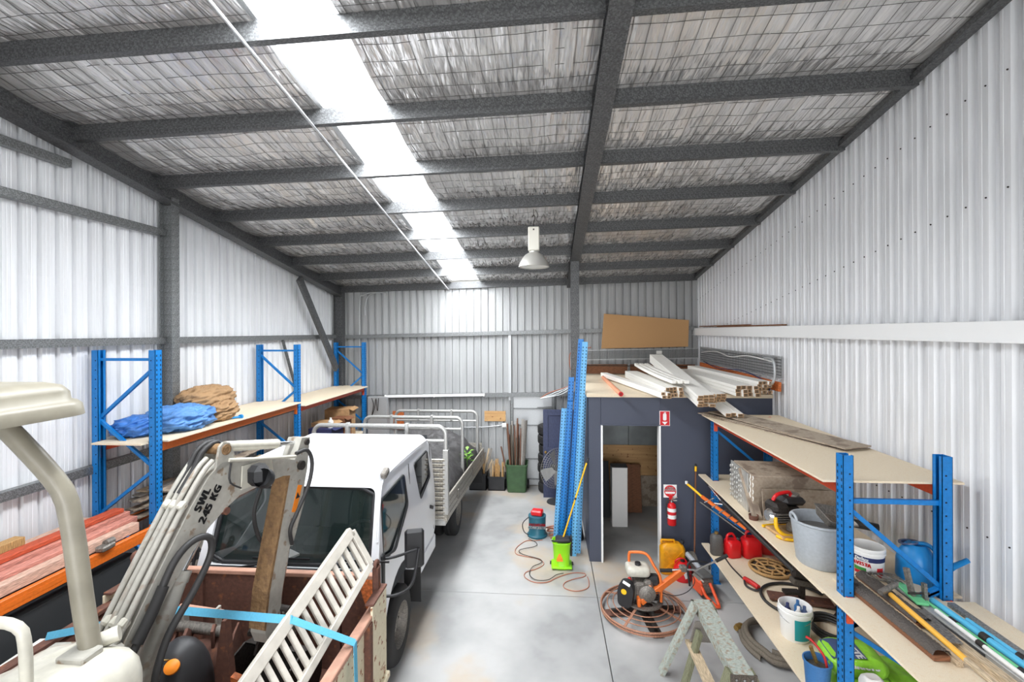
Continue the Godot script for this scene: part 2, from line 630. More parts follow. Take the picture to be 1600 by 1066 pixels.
# trapezoid-ribbed sheet: offsets along the wall and how far the rib stands out of the room
func rib_profile(pitch: float, wide := false) -> Array:
	var p := []
	var k := pitch / 0.165
	if wide:
		for q in [[0.0, 0.0], [0.022, 0.0], [0.028, 0.004], [0.034, 0.0], [0.078, 0.0], [0.092, 0.038], [0.118, 0.038], [0.122, 0.034], [0.126, 0.038], [0.151, 0.038]]:
			p.append(Vector2(q[0] * k, q[1]))
		return p
	for q in [[0.0, 0.0], [0.036, 0.0], [0.042, 0.003], [0.048, 0.0], [0.072, 0.0], [0.078, 0.003], [0.084, 0.0], [0.114, 0.0], [0.123, 0.040], [0.156, 0.040]]:
		p.append(Vector2(q[0] * k, q[1]))
	return p

func shell() -> void:
	# floor slabs with sawn joints between them
	var fl := structure("floor", "grey concrete floor with sawn joints and tea coloured stains", "floor")
	var xs := [LEFT_X - 0.1, -1.95, 0.62, RIGHT_X + 0.1]
	var zs := [BACK_Z - 0.1, -6.02, -1.7, FRONT_Z + 0.2]
	for i in 3:
		for j in 3:
			var g := 0.005
			put("slab", B.new().box(Vector3((xs[i] + xs[i + 1]) / 2, -0.06, (zs[j] + zs[j + 1]) / 2), Vector3(xs[i + 1] - xs[i] - g * 2, 0.12, zs[j + 1] - zs[j] - g * 2), Basis(), 0.004), M.concrete, fl)
	put("joint_bed", B.new().box(Vector3(-0.84, -0.09, (BACK_Z + FRONT_Z) / 2), Vector3(8.4, 0.04, 14.9)), M.saw_dark, fl)
	var apron := put("floor", B.new().box(Vector3(-0.8, -0.1, 10.5), Vector3(30, 0.1, 12)), M.concrete)
	apron.set_meta("kind", "structure")
	tag(apron, "concrete apron outside the roller door", "ground")

	# side and back walls: every cladding sheet a piece of its own
	var wl := structure("wall_left", "ribbed white steel wall on the left with galvanised girts", "wall")
	var wr := structure("wall_right", "ribbed white steel wall on the right with a white rail", "wall")
	var wb := structure("wall_back", "grey ribbed steel wall at the far end", "wall")
	var wf := structure("wall_front", "ribbed steel front wall with an open roller doorway", "wall")
	var pitch := 0.165
	var prof := rib_profile(pitch)
	var prof_wide := rib_profile(pitch, true)
	var side := func(x: float, out: float, parent: Node3D, top: float) -> void:
		var z := BACK_Z
		var n := 0
		while z < FRONT_Z:
			var b := B.new()
			b.flat()
			var pts := []
			for r in 5:
				for q in (prof if out < 0 else prof_wide):
					var zz: float = z + r * pitch + q.x
					if zz <= minf(z + pitch * 5, FRONT_Z) + 0.0001:
						pts.append(Vector2(zz, q.y))
			pts.append(Vector2(minf(z + pitch * 5 + 0.004, FRONT_Z), 0.0))
			for i in pts.size() - 1:
				var a: Vector2 = pts[i]
				var c: Vector2 = pts[i + 1]
				var xo := x + out * (0.001 * (n % 2))
				var pa := Vector3(xo + out * a.y, 0, a.x)
				var pc := Vector3(xo + out * c.y, 0, c.x)
				var ha := Vector3(0, purlin_y(x, a.x) + top, 0)
				var hc := Vector3(0, purlin_y(x, c.x) + top, 0)
				if out < 0:
					b.quad(pa, pc, pc + hc, pa + ha)
					b.quad(pc + Vector3(-0.003, 0, 0), pa + Vector3(-0.003, 0, 0), pa + ha + Vector3(-0.003, 0, 0), pc + hc + Vector3(-0.003, 0, 0))
				else:
					b.quad(pc, pa, pa + ha, pc + hc)
					b.quad(pa + Vector3(0.003, 0, 0), pc + Vector3(0.003, 0, 0), pc + hc + Vector3(0.003, 0, 0), pa + ha + Vector3(0.003, 0, 0))
			put("cladding_sheet", b, M.wall_sheet, parent)
			z += pitch * 5
			n += 1
	side.call(LEFT_X, -1.0, wl, 0.16)
	side.call(RIGHT_X, 1.0, wr, 0.16)
	var across := func(z: float, out: float, parent: Node3D, m: Material, y0: Callable) -> void:
		var x := LEFT_X - 0.02
		while x < RIGHT_X:
			var b := B.new()
			b.flat()
			var pts := []
			for r in 5:
				for q in prof:
					if x + r * pitch + q.x < RIGHT_X + 0.03:
						pts.append(Vector2(x + r * pitch + q.x, q.y))
			pts.append(Vector2(minf(x + pitch * 5 + 0.004, RIGHT_X + 0.03), 0.0))
			for i in pts.size() - 1:
				var a: Vector2 = pts[i]
				var c: Vector2 = pts[i + 1]
				var pa := Vector3(a.x, y0.call(a.x), z + out * a.y)
				var pc := Vector3(c.x, y0.call(a.x), z + out * c.y)
				var ta := Vector3(a.x, purlin_y(a.x, z) + 0.16, z + out * a.y)
				var tc := Vector3(c.x, purlin_y(c.x, z) + 0.16, z + out * c.y)
				if out < 0:
					b.quad(pa, pc, tc, ta)
				else:
					b.quad(pc, pa, ta, tc)
			put("cladding_sheet", b, m, parent)
			x += pitch * 5
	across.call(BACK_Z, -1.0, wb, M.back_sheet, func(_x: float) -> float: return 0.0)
	across.call(FRONT_Z, 1.0, wf, M.wall_sheet, func(x: float) -> float: return 4.4 if x > -2.3 and x < 2.3 else 0.0)
	put("door_track", B.new().box(Vector3(-2.33, 2.2, FRONT_Z - 0.05), Vector3(0.1, 4.4, 0.1)).box(Vector3(2.33, 2.2, FRONT_Z - 0.05), Vector3(0.1, 4.4, 0.1)), M.galv, wf)
	put("roller_drum", B.new().tube([Vector3(-2.4, 4.65, FRONT_Z - 0.3), Vector3(2.4, 4.65, FRONT_Z - 0.3)], 0.22, 20), M.galv, wf)

	# left wall framing
	for g in [[4.71, -5.55, 2.0], [3.345, -10.2, 2.0], [1.985, -10.2, 2.0], [5.17, -4.33, 1.0], [4.71, -10.2, -9.2]]:
		if g[0] == 4.71 and g[1] < -6:
			continue
		put("girt", girt(Vector3(-4.91, g[0], g[1]), Vector3(-4.91, g[0], g[2]), Vector3(1, 0, 0)), M.galv, wl)
	put("column", ibeam(Vector3(-4.80, 0, -5.5), Vector3(-4.80, purlin_y(-4.8, -5.5) - 0.02, -5.5), 0.16, 0.12, Vector3.RIGHT), M.galv, wl)
	put("column", ibeam(Vector3(-4.77, 0, -10.2), Vector3(-4.77, 4.36, -10.2), 0.2, 0.14, Vector3.RIGHT), M.galv_dark, wl)
	put("brace", B.new().bar(Vector3(-4.72, 4.47, -8.42), Vector3(-4.72, 2.62, -9.96), 0.06, 0.15, Vector3(0, 1, 1)), M.galv_dark, wl)
	put("brace", B.new().bar(Vector3(-4.86, 3.3, -8.1), Vector3(-4.86, 1.9, -8.75), 0.03, 0.05, Vector3(0, 1, 1)), M.galv_dark, wl)
	# right wall rail and flashing under the roof
	put("white_rail", B.new().box(Vector3(3.19, 3.425, -6.2), Vector3(0.09, 0.15, 8.3), Basis(), 0.004).box(Vector3(3.14, 3.355, -6.2), Vector3(0.012, 0.02, 8.3)), M.white_trim, wr)
	for r in [[-8.9, -6.5, 3.515], [-9.9, -7.6, 3.53]]:
		put("timber_strip", B.new().bar(Vector3(3.18, r[2], r[0]), Vector3(3.18, r[2], r[1]), 0.07, 0.018), M.brown_wood, wr)
	put("eave_angle", B.new().bar(Vector3(3.19, purlin_y(3.2, -10.3) + 0.06, -10.3), Vector3(3.19, purlin_y(3.2, 4.0) + 0.06, 4.0), 0.09, 0.05), M.galv_dark, wr)
	var sc := B.new()
	for row in [[0.17, 0.42], [0.17, 1.25], [0.0, 2.06]]:
		for i in 44:
			var z := BACK_Z + 0.06 + i * pitch
			var y: float = purlin_y(3.2, z) - row[1]
			if row[0] == 0.0:
				y = 1.9 + 0.0 * i
			sc.lathe([[0.007, 0.0], [0.006, 0.006], [0.0, 0.008]], 6, Vector3(RIGHT_X - 0.001, y, z), turned(0, 0, 90))
	var so := put("screws", sc, M.steel_dark, wr)
	so.set_meta("kind", "stuff")
	# back wall framing
	put("girt", girt(Vector3(-4.75, 3.33, BACK_Z + 0.01), Vector3(3.2, 3.50, BACK_Z + 0.01), Vector3(0, 0, 1)), M.galv, wb)
	put("girt", girt(Vector3(-4.75, 1.94, BACK_Z + 0.01), Vector3(0.6, 2.055, BACK_Z + 0.01), Vector3(0, 0, 1)), M.galv, wb)
	put("stud", B.new().bar(Vector3(-0.86, 1.9, -10.3), Vector3(-0.86, 3.4, -10.3), 0.06, 0.04, Vector3.BACK), M.galv_clean, wb)
	var dr := structure("door_1", "grey steel personnel door in the back wall behind the green bin", "door")
	put("panel", B.new().box(Vector3(-0.36, 1.0, -10.31), Vector3(0.86, 1.98, 0.03), Basis(), 0.004), M.galv_clean, dr)
	for x in [-0.82, 0.1]:
		put("jamb", B.new().box(Vector3(x, 1.03, -10.29), Vector3(0.06, 2.06, 0.07)), M.galv, dr)
	for y in [0.15, 0.6, 1.35, 1.72]:
		put("rail", B.new().box(Vector3(-0.36, y, -10.285), Vector3(0.86, 0.025, 0.03)), M.galv, dr)
	put("bolt", B.new().tube([Vector3(-0.25, 1.75, -10.25), Vector3(0.08, 1.765, -10.25)], 0.012, 8), M.galv, dr)

	ceiling()

func girt(a: Vector3, b: Vector3, into: Vector3) -> B:
	# channel section lying on its side: web towards the room, lips back to the sheet
	var o := B.new()
	o.bar(a + into * 0.075 , b + into * 0.075, 0.006 if absf(into.x) > 0 else 0.006, 0.085)
	var u := Vector3(0, 0.0395, 0)
	for s in [-1, 1]:
		o.bar(a + into * 0.0375 + u * s, b + into * 0.0375 + u * s, 0.075, 0.006)
	return o

func ibeam(a: Vector3, b: Vector3, depth: float, width: float, deep: Vector3) -> B:
	var o := B.new()
	var t := (b - a).normalized()
	var w := t.cross(deep).normalized()
	o.bar(a, b, 0.01, depth, deep)
	for s in [-1, 1]:
		o.bar(a + deep * s * depth / 2, b + deep * s * depth / 2, width, 0.014, deep)
	return o

const SKY_L := -2.17
const SKY_R := -1.52

func ceiling() -> void:
	var ce := structure("ceiling", "sloping roof lined with silver foil under wire mesh, galvanised purlins and skylight strip", "ceiling")
	var noise := FastNoiseLite.new()
	noise.seed = 4
	noise.frequency = 1.0
	noise.fractal_octaves = 3
	var crease := FastNoiseLite.new()
	crease.seed = 8
	crease.frequency = 1.0
	crease.fractal_octaves = 2
	var fy := func(x: float, z: float, t: float) -> float:
		var s := 4.0 * t * (1.0 - t)
		var drop := 0.045 * s + 0.018 * s * noise.get_noise_2d(x * 1.7, z * 0.5)
		var run := 0.02 * crease.get_noise_2d(x * 9.0, z * 0.55) + 0.008 * crease.get_noise_2d(x * 23.0 + 40.0, z * 1.4) + 0.007 * noise.get_noise_2d(x * 5.0 + 9.0, z * 5.0)
		return purlin_y(x, z) + 0.15 - drop + run * (0.35 + 0.65 * s)
	var wire := B.new()
	for k in 10:
		var z0 := -10.27 + k
		var z1 := z0 + 1.0
		for zone in [[LEFT_X, SKY_L], [SKY_R, 0.42], [0.58, RIGHT_X]]:
			var x0: float = zone[0]
			var x1: float = zone[1]
			var nx := int((x1 - x0) / 0.045)
			put("foil_sheet", B.new().grid(func(u: float, v: float) -> Vector3:
				var x := lerpf(x0, x1, u)
				var z := lerpf(z0, z1, v)
				return Vector3(x, fy.call(x, z, v), z), nx, 14), M.foil, ce)
			var n := int((x1 - x0) / 0.125)
			for i in n:
				var x := x0 + (i + 0.5) * (x1 - x0) / n
				for j in 4:
					var a := j / 4.0
					var c := (j + 1) / 4.0
					var za := lerpf(z0, z1, a)
					var zc := lerpf(z0, z1, c)
					wire.bar(Vector3(x + 0.01 * noise.get_noise_2d(x * 40, za * 3), fy.call(x, za, a) - 0.012, za), Vector3(x + 0.01 * noise.get_noise_2d(x * 40, zc * 3), fy.call(x, zc, c) - 0.012, zc), 0.003, 0.003)
			for j in 6:
				var a := (j + 0.5) / 6.0
				var za := lerpf(z0, z1, a)
				var m := int((x1 - x0) / 0.3)
				for i in m:
					var xa := lerpf(x0, x1, float(i) / m)
					var xc := lerpf(x0, x1, float(i + 1) / m)
					wire.bar(Vector3(xa, fy.call(xa, za, a) - 0.009, za), Vector3(xc, fy.call(xc, za, a) - 0.009, za), 0.003, 0.003)
	var wo := put("wire_mesh", wire, M.wire, ce)
	wo.set_meta("kind", "stuff")
	# outer roof sheets either side of the skylight, and the plain roof over the front of the shed
	for zone in [[LEFT_X - 0.3, SKY_L], [SKY_R, RIGHT_X + 0.3]]:
		var b := B.new()
		var x0: float = zone[0]
		var x1: float = zone[1]
		b.bar(Vector3((x0 + x1) / 2, purlin_y((x0 + x1) / 2, -10.6) + 0.20, -10.6), Vector3((x0 + x1) / 2, purlin_y((x0 + x1) / 2, 4.5) + 0.20, 4.5), x1 - x0, 0.02, Vector3(-0.023, 1, 0))
		put("roof_sheet", b, M.galv_clean, ce)
	for k in 10:
		var z0 := -10.27 + k
		var xm := (SKY_L + SKY_R) / 2
		put("skylight_sheet", B.new().bar(Vector3(xm, purlin_y(xm, z0) + 0.19, z0 + 0.002), Vector3(xm, purlin_y(xm, z0 + 1) + 0.19, z0 + 0.998), SKY_R - SKY_L + 0.02, 0.003, Vector3(-0.023, 1, 0)), M.sheet_clear, ce)
	var x2 := (SKY_L + SKY_R) / 2
	put("roof_sheet", B.new().bar(Vector3(x2, purlin_y(x2, -0.27) + 0.2, -0.27), Vector3(x2, purlin_y(x2, 4.5) + 0.2, 4.5), SKY_R - SKY_L + 0.02, 0.02, Vector3(-0.023, 1, 0)), M.galv_clean, ce)
	put("roof_sheet", B.new().bar(Vector3(x2, purlin_y(x2, -10.6) + 0.2, -10.6), Vector3(x2, purlin_y(x2, -10.27) + 0.2, -10.27), SKY_R - SKY_L + 0.02, 0.02, Vector3(-0.023, 1, 0)), M.galv_clean, ce)
	# purlins: channel sections from wall to rafter and rafter to wall
	for k in 15:
		var z := -10.27 + k
		for seg in [[LEFT_X + 0.02, 0.41], [0.59, RIGHT_X - 0.02]]:
			var a := Vector3(seg[0], purlin_y(seg[0], z) + 0.075, z)
			var c := Vector3(seg[1], purlin_y(seg[1], z) + 0.075, z)
			var b := B.new()
			b.bar(a, c, 0.006, 0.15)
			b.bar(a + Vector3(0, -0.072, -0.032), c + Vector3(0, -0.072, -0.032), 0.064, 0.006)
			b.bar(a + Vector3(0, 0.072, -0.032), c + Vector3(0, 0.072, -0.032), 0.064, 0.006)
			b.bar(a + Vector3(0, -0.064, -0.063), c + Vector3(0, -0.064, -0.063), 0.006, 0.022)
			put("purlin", b, M.galv_dark, ce)
	for x in [0.5, -4.76]:
		var h := 0.2 if x > 0 else 0.24
		var lo := purlin_y(x, -10.3) + 0.04 - (0.0 if x > 0 else 0.02)
		var hi := purlin_y(x, 4.1) + 0.04 - (0.0 if x > 0 else 0.02)
		put("rafter", ibeam(Vector3(x, lo, -10.3), Vector3(x, hi, 4.1), h, 0.17, Vector3(0, 0.985, -0.17)), M.galv_dark, ce)
	put("column", ibeam(Vector3(0.49, 2.52, -8.55), Vector3(0.49, purlin_y(0.49, -8.55), -8.55), 0.16, 0.15, Vector3(0, 0, 1)), M.galv_dark, ce)
	put("conduit", B.new().tube([Vector3(-2.24, purlin_y(-2.24, -10.25) - 0.02, -10.25), Vector3(-2.24, purlin_y(-2.24, 0) - 0.02, 0)], 0.013, 8), M.galv_clean, ce)
	# lamp
	var lamp := thing("high_bay_lamp", "grey bell shaped high bay lamp hanging from a purlin", "lamp", Vector3(-0.19, 4.31, -6.25))
	put("reflector", B.new().lathe([[0.205, 0.0], [0.21, 0.005], [0.195, 0.05], [0.165, 0.11], [0.12, 0.165], [0.075, 0.195], [0.06, 0.2], [0.06, 0.22], [0.0, 0.22]], 32).lathe([[0.06, 0.19], [0.16, 0.105], [0.19, 0.045], [0.205, 0.0]], 32), M.lamp_shade, lamp)
	put("lens", B.new().lathe([[0.0, 0.012], [0.1, 0.006], [0.2, 0.012]], 32), M.lamp_glass, lamp)
	var bal := put("ballast_box", B.new().box(Vector3(0, 0.38, 0), Vector3(0.15, 0.32, 0.13), Basis(), 0.01), M.lamp_body, lamp)
	put("cover_screw", B.new().box(Vector3(0, 0.5, 0.066), Vector3(0.02, 0.02, 0.006)), M.steel_dark, bal)
	put("hook", B.new().tube(curve([Vector3(0, 0.53, 0), Vector3(0.0, 0.62, 0), Vector3(0.02, 0.67, 0), Vector3(0, 0.71, 0), Vector3(-0.02, 0.68, 0)], 0.02), 0.006, 6), M.steel_dark, lamp)
	put("chain", B.new().tube([Vector3(-0.002, 0.69, 0), Vector3(-0.002, 0.785, 0)], 0.005, 6), M.steel_dark, lamp)
	put("flex", B.new().tube(curve([Vector3(0.05, 0.54, 0), Vector3(0.07, 0.6, 0.02), Vector3(0.03, 0.64, 0.04), Vector3(0.06, 0.7, 0.02), Vector3(0.02, 0.78, 0)], 0.02), 0.004, 6), M.cord_black, lamp)

func office() -> void:
	var w := structure("wall_office_front", "dark blue painted front wall of the site office with a doorway", "wall")
	var fz := -6.95
	var seg := func(x0: float, x1: float, y0: float, y1: float, called: String) -> void:
		put(called, B.new().box(Vector3((x0 + x1) / 2, (y0 + y1) / 2, fz - 0.045), Vector3(x1 - x0, y1 - y0, 0.09), Basis(), 0.003), M.office_paint, w)
	seg.call(0.6, 0.775, 0.0, 2.46, "corner_post")
	seg.call(0.777, 1.645, 2.05, 2.46, "panel")
	seg.call(1.647, 2.44, 0.0, 2.46, "panel")
	seg.call(2.442, 3.235, 0.0, 2.46, "panel")
	for x in [0.787, 1.632]:
		put("jamb", B.new().box(Vector3(x, 1.02, fz - 0.04), Vector3(0.026, 2.04, 0.12)), M.white_trim, w)
	put("door_head", B.new().box(Vector3(1.21, 2.045, fz - 0.04), Vector3(0.87, 0.02, 0.1)), M.office_paint, w)
	var s := structure("wall_office_side", "dark blue painted side wall of the site office", "wall")
	put("panel", B.new().box(Vector3(0.645, 1.23, -8.62), Vector3(0.09, 2.46, 3.16), Basis(), 0.003), M.office_paint, s)
	put("lining", B.new().box(Vector3(0.71, 1.23, -8.62), Vector3(0.03, 2.4, 3.1)), M.office_inside, s)
	var bk := structure("wall_office_back", "grey lined back wall inside the site office", "wall")
	put("lining", B.new().box(Vector3(1.14, 1.23, -9.3), Vector3(0.86, 2.44, 0.06)), M.office_inside, bk)
	put("lining", B.new().box(Vector3(2.4, 1.23, -9.3), Vector3(1.64, 2.44, 0.06)), M.office_inside, bk)
	put("plywood_sheet", B.new().box(Vector3(1.5, 0.64, -9.25), Vector3(1.5, 1.1, 0.02)), M.plywood, bk)
	put("plywood_sheet", B.new().box(Vector3(1.95, 0.3, -9.23), Vector3(0.9, 0.6, 0.018)), M.dusty_wood, bk)
	var r := structure("ceiling_office", "pale board roof of the site office carrying stored pipes", "roof")
	put("board", B.new().box(Vector3(1.9, 2.485, -7.68), Vector3(2.66, 0.05, 1.52)), M.chip, r)
	put("board", B.new().box(Vector3(1.9, 2.48, -9.37), Vector3(2.66, 0.05, 1.84)), M.chip, r)
	# things in the doorway
	var cab := thing("white_cabinet", "tall narrow off-white box standing inside the office doorway", "cabinet", Vector3(1.24, 0, -8.33))
	put("body", B.new().box(Vector3(0, 0.52, 0), Vector3(0.27, 1.04, 0.24), Basis(), 0.006), M.white_plastic, cab)
	put("top", B.new().box(Vector3(0, 1.045, 0), Vector3(0.275, 0.012, 0.245)), M.galv_dark, cab)
	var sheet := tag(put("brown_sheet", B.new().box(Vector3(0, 0.44, 0), Vector3(0.5, 0.88, 0.015), turned(-12, 0, 0)), M.brown_wood, self, Vector3(1.5, 0.0, -8.95)), "brown hardboard sheet leaning behind the white cabinet in the office", "board")
	sheet.set_meta("label", "brown hardboard sheet leaning behind the white cabinet in the office")
	tag(put("leaning_board", B.new().box(Vector3(0, 0.5, 0), Vector3(0.34, 1.0, 0.02), turned(-14, 0, 0)), M.cab_dark, self, Vector3(0.95, 0.0, -8.7)), "dark board leaning left of the white cabinet in the office", "board")
	# signs
	var s1 := thing("extinguisher_sign", "red rectangular fire extinguisher location sign above the doorway's right side", "sign", Vector3(1.705, 2.15, fz + 0.003))
	put("plate", B.new().box(Vector3.ZERO, Vector3(0.15, 0.22, 0.004)), M.print_white, s1)
	put("field", B.new().box(Vector3(0, 0.0, 0.003), Vector3(0.135, 0.205, 0.002)), M.print_red, s1)
	put("pictogram", B.new().prism(rounded(0.05, 0.105, 0.018), 0.001, Transform3D(Basis(), Vector3(0, 0.022, 0.004))).box(Vector3(0.004, 0.083, 0.0045), Vector3(0.03, 0.012, 0.001)).prism([Vector2(-0.04, -0.05), Vector2(0.04, -0.05), Vector2(0, -0.095)], 0.001, Transform3D(Basis(), Vector3(0, 0.0, 0.004))), M.print_white, s1)
	var s2 := thing("powder_sign", "white square sign with a round red extinguisher notice on the blue wall", "sign", Vector3(1.778, 1.08, fz + 0.003))
	put("plate", B.new().box(Vector3.ZERO, Vector3(0.19, 0.19, 0.004)), M.print_white, s2)
	put("disc", B.new().lathe([[0.0, 0.0], [0.086, 0.0], [0.086, 0.002], [0.0, 0.002]], 32, Vector3(0, 0, 0.002), turned(90, 0, 0)), M.print_red, s2)
	put("band", B.new().prism([Vector2(-0.066, -0.03), Vector2(0.066, -0.03), Vector2(0.072, 0.0), Vector2(-0.072, 0.0)], 0.001, Transform3D(Basis(), Vector3(0, -0.008, 0.0045))), M.print_white, s2)
	lettering("words", "A:B(E)", 0.024, Transform3D(Basis(), Vector3(0, 0.05, 0.005)), M.print_white, s2)
	lettering("words", "POWDER", 0.028, Transform3D(Basis(), Vector3(0, 0.018, 0.005)), M.print_white, s2)
	var ex := thing("fire_extinguisher", "red fire extinguisher hung on the blue office wall", "fire extinguisher", Vector3(1.78, 0.62, fz + 0.085))
	put("cylinder", B.new().lathe([[0.0, 0.0], [0.055, 0.0], [0.062, 0.012], [0.062, 0.26], [0.055, 0.295], [0.03, 0.32], [0.02, 0.325], [0.0, 0.325]], 24), M.red, ex)
	put("label_band", B.new().lathe([[0.0632, 0.1], [0.0632, 0.25]], 24), M.print_white, ex)
	put("label_stripe", B.new().lathe([[0.0637, 0.155], [0.0637, 0.2]], 24), M.print_red, ex)
	put("valve", B.new().lathe([[0.018, 0.32], [0.018, 0.36], [0.0, 0.36]], 12), M.chrome, ex)
	put("handle", B.new().bar(Vector3(-0.01, 0.37, 0), Vector3(0.08, 0.4, 0.0), 0.018, 0.008).bar(Vector3(-0.01, 0.35, 0), Vector3(0.075, 0.352, 0.0), 0.018, 0.008), M.chrome, ex)
	put("hose", B.new().tube(curve([Vector3(-0.015, 0.35, 0.0), Vector3(-0.07, 0.34, 0.01), Vector3(-0.085, 0.26, 0.02), Vector3(-0.074, 0.12, 0.03)], 0.02), 0.009, 8), M.hose, ex)
	put("bracket", B.new().box(Vector3(0, 0.36, -0.055), Vector3(0.04, 0.12, 0.05)), M.red, ex)

# one slotted post standing at p; slots face +-x
func post(parent: Node3D, p: Vector3, h: float, m: Material, sx := 0.075, sz := 0.088) -> void:
	var b := B.new()
	var t := 0.004
	b.box(Vector3(sx / 2 - t / 2, h / 2, 0), Vector3(t, h, sz)).box(Vector3(0, h / 2, sz / 2 - t / 2), Vector3(sx, h, t)).box(Vector3(0, h / 2, -sz / 2 + t / 2), Vector3(sx, h, t))
	b.box(Vector3(-sx / 2 + t / 2, h / 2, sz / 2 - 0.014), Vector3(t, h, 0.028)).box(Vector3(-sx / 2 + t / 2, h / 2, -sz / 2 + 0.014), Vector3(t, h, 0.028))
	var o := put("post", b, m, parent, p)
	var s := B.new()
	for i in int(h / 0.05) - 1:
		for z in [-0.024, 0.024]:
			s.box(Vector3(sx / 2, 0.05 + i * 0.05, z), Vector3(0.002, 0.022, 0.011))
			if i % 2 == 0:
				s.box(Vector3(-0.01, 0.05 + i * 0.05, signf(z) * sz / 2), Vector3(0.012, 0.012, 0.002))
	put("slots", s, M.hole, parent, p).set_meta("kind", "stuff")

func frame(parent: Node3D, xa: float, xb: float, z: float, h: float, m: Material, first_high: float, levels: Array, tie := true) -> void:
	# xa the aisle post, xb the wall post
	var dir := signf(xa - xb)
	for e in [[xa, dir], [xb, -dir]]:
		var holder := Node3D.new()
		holder.name = "upright"
		holder.position = Vector3(e[0], 0, z)
		holder.rotation.y = 0.0 if e[1] > 0 else PI
		parent.add_child(holder, true)
		var b := B.new()
		post(holder, Vector3.ZERO, h, m)
		put("foot_plate", b.box(Vector3(0, 0.004, 0), Vector3(0.12, 0.008, 0.12)), m, holder)
	if tie:
		put("tie", B.new().bar(Vector3(xa, h - 0.1, z), Vector3(xb, h - 0.1, z), 0.03, 0.03), m, parent)
	for i in levels.size() - 1:
		var a: float = levels[i]
		var c: float = levels[i + 1]
		var flip := (i % 2 == 0) == (first_high > 0)
		put("brace", B.new().bar(Vector3(xa if flip else xb, a, z), Vector3(xb if flip else xa, c, z), 0.03, 0.032), m, parent)

func beam(parent: Node3D, x: float, y: float, z0: float, z1: float, m: Material, face_dir: float, h := 0.1) -> void:
	var o := put("beam", B.new().bar(Vector3(x, y - h / 2, z0), Vector3(x, y - h / 2, z1), 0.045, h, Vector3.UP, 0.004).bar(Vector3(x + face_dir * 0.022, y - h * 0.5, z0), Vector3(x + face_dir * 0.022, y - h * 0.5, z1), 0.006, h * 0.35), m, parent)
	for z in [z0, z1]:
		var s := signf(z - (z0 + z1) / 2)
		var pl := put("end_plate", B.new().box(Vector3(x + face_dir * 0.02, y - 0.08, z + s * 0.03), Vector3(0.005, 0.2, 0.045)).box(Vector3(x, y - 0.08, z + s * 0.003), Vector3(0.045, 0.2, 0.005)), m, o)
		if absf(z) < 8.0:
			var hb := B.new()
			for k in 4:
				hb.box(Vector3(x + face_dir * 0.0235, y - 0.155 + k * 0.05, z + s * 0.03), Vector3(0.002, 0.014, 0.012))
			pl.set_meta("label", "slotted end plate")
			var sl := put("slots", hb, M.hole, o)
			sl.set_meta("kind", "stuff")
			sl.set_meta("label", "dark slots in the end plate")

func left_rack() -> void:
	var r := thing("pallet_rack", "blue and orange pallet rack along the left wall", "rack", Vector3(-4.5, 0, -6.0))
	var k := Node3D.new()
	var off := Vector3(4.5, 0, 6.0)
	# everything below is given in room axes and shifted into the rack's own
	var xa := -4.16 + off.x
	var xb := -4.81 + off.x
	frame(r, xa, xb, -4.58 + off.z, 3.26, M.rack_blue, 1.0, [3.08, 2.52, 2.0, 1.5, 1.0, 0.5, 0.1])
	frame(r, xa, xb, -7.35 + off.z, 3.24, M.rack_blue, -1.0, [3.08, 2.5, 1.95, 1.45, 0.95, 0.45])
	frame(r, xa, xb, -10.13 + off.z, 3.21, M.rack_blue, -1.0, [3.05, 2.48, 1.93, 1.42, 0.9])
	frame(r, xa, xb, -1.82 + off.z, 1.75, M.rack_blue, 1.0, [1.6, 1.1, 0.6, 0.1])
	for x in [xa, xb]:
		var f := 1.0 if x == xa else -1.0
		beam(r, x, 2.275, -4.64 + off.z, -7.29 + off.z, M.rack_orange if f > 0 else M.rack_red, f)
		beam(r, x, 2.205, -7.41 + off.z, -10.07 + off.z, M.rack_red, f, 0.085)
		beam(r, x, 1.41, -1.88 + off.z, -4.52 + off.z, M.rack_orange, f, 0.11)
		beam(r, x, 1.34, -4.64 + off.z, -7.29 + off.z, M.rack_orange, f, 0.11)
		beam(r, x, 1.2, -7.41 + off.z, -10.07 + off.z, M.rack_orange, f, 0.1)
	k.free()
	shelf("shelf_board", "pale chipboard shelf holding the blue and brown bundles on the left rack", Vector3(-4.86, 2.275, -7.30), Vector3(-4.06, 2.293, -4.63), M.chip, "boards on the left rack", [[-4.63, -4.45], [-7.30, -7.40]])
	shelf("shelf_board", "bare chipboard shelf at the far end of the left rack", Vector3(-4.86, 2.205, -10.08), Vector3(-4.05, 2.223, -7.40), M.chip, "boards on the left rack", [[-10.08, -10.22]])
	shelf("shelf_board", "rough board under the cartons on the far left rack", Vector3(-4.86, 1.2, -10.08), Vector3(-4.1, 1.218, -7.40), M.chip, "boards on the left rack")

# a board, with narrower tongues past the rack posts: [z from, z to]
func shelf(called: String, label: String, a: Vector3, b: Vector3, m: Material, group := "", tongues := []) -> Node3D:
	var c := Vector3((a.x + b.x) / 2, a.y, (a.z + b.z) / 2)
	var o := B.new().box(Vector3(0, (b.y - a.y) / 2, 0), (b - a).abs(), Basis(), 0.002)
	for t in tongues:
		var lo: float = -4.765 if a.x < 0 else 2.302
		var hi: float = -4.205 if a.x < 0 else 2.915
		if a.x > 0:
			o.box(Vector3((a.x + 2.218) / 2 - c.x, (b.y - a.y) / 2, (t[0] + t[1]) / 2 - c.z), Vector3(2.218 - a.x, b.y - a.y, absf(t[1] - t[0])))
		o.box(Vector3((lo + hi) / 2 - c.x, (b.y - a.y) / 2, (t[0] + t[1]) / 2 - c.z), Vector3(hi - lo, b.y - a.y, absf(t[1] - t[0])))
	return tag(put(called, o, m, self, c), label, "shelf", group)

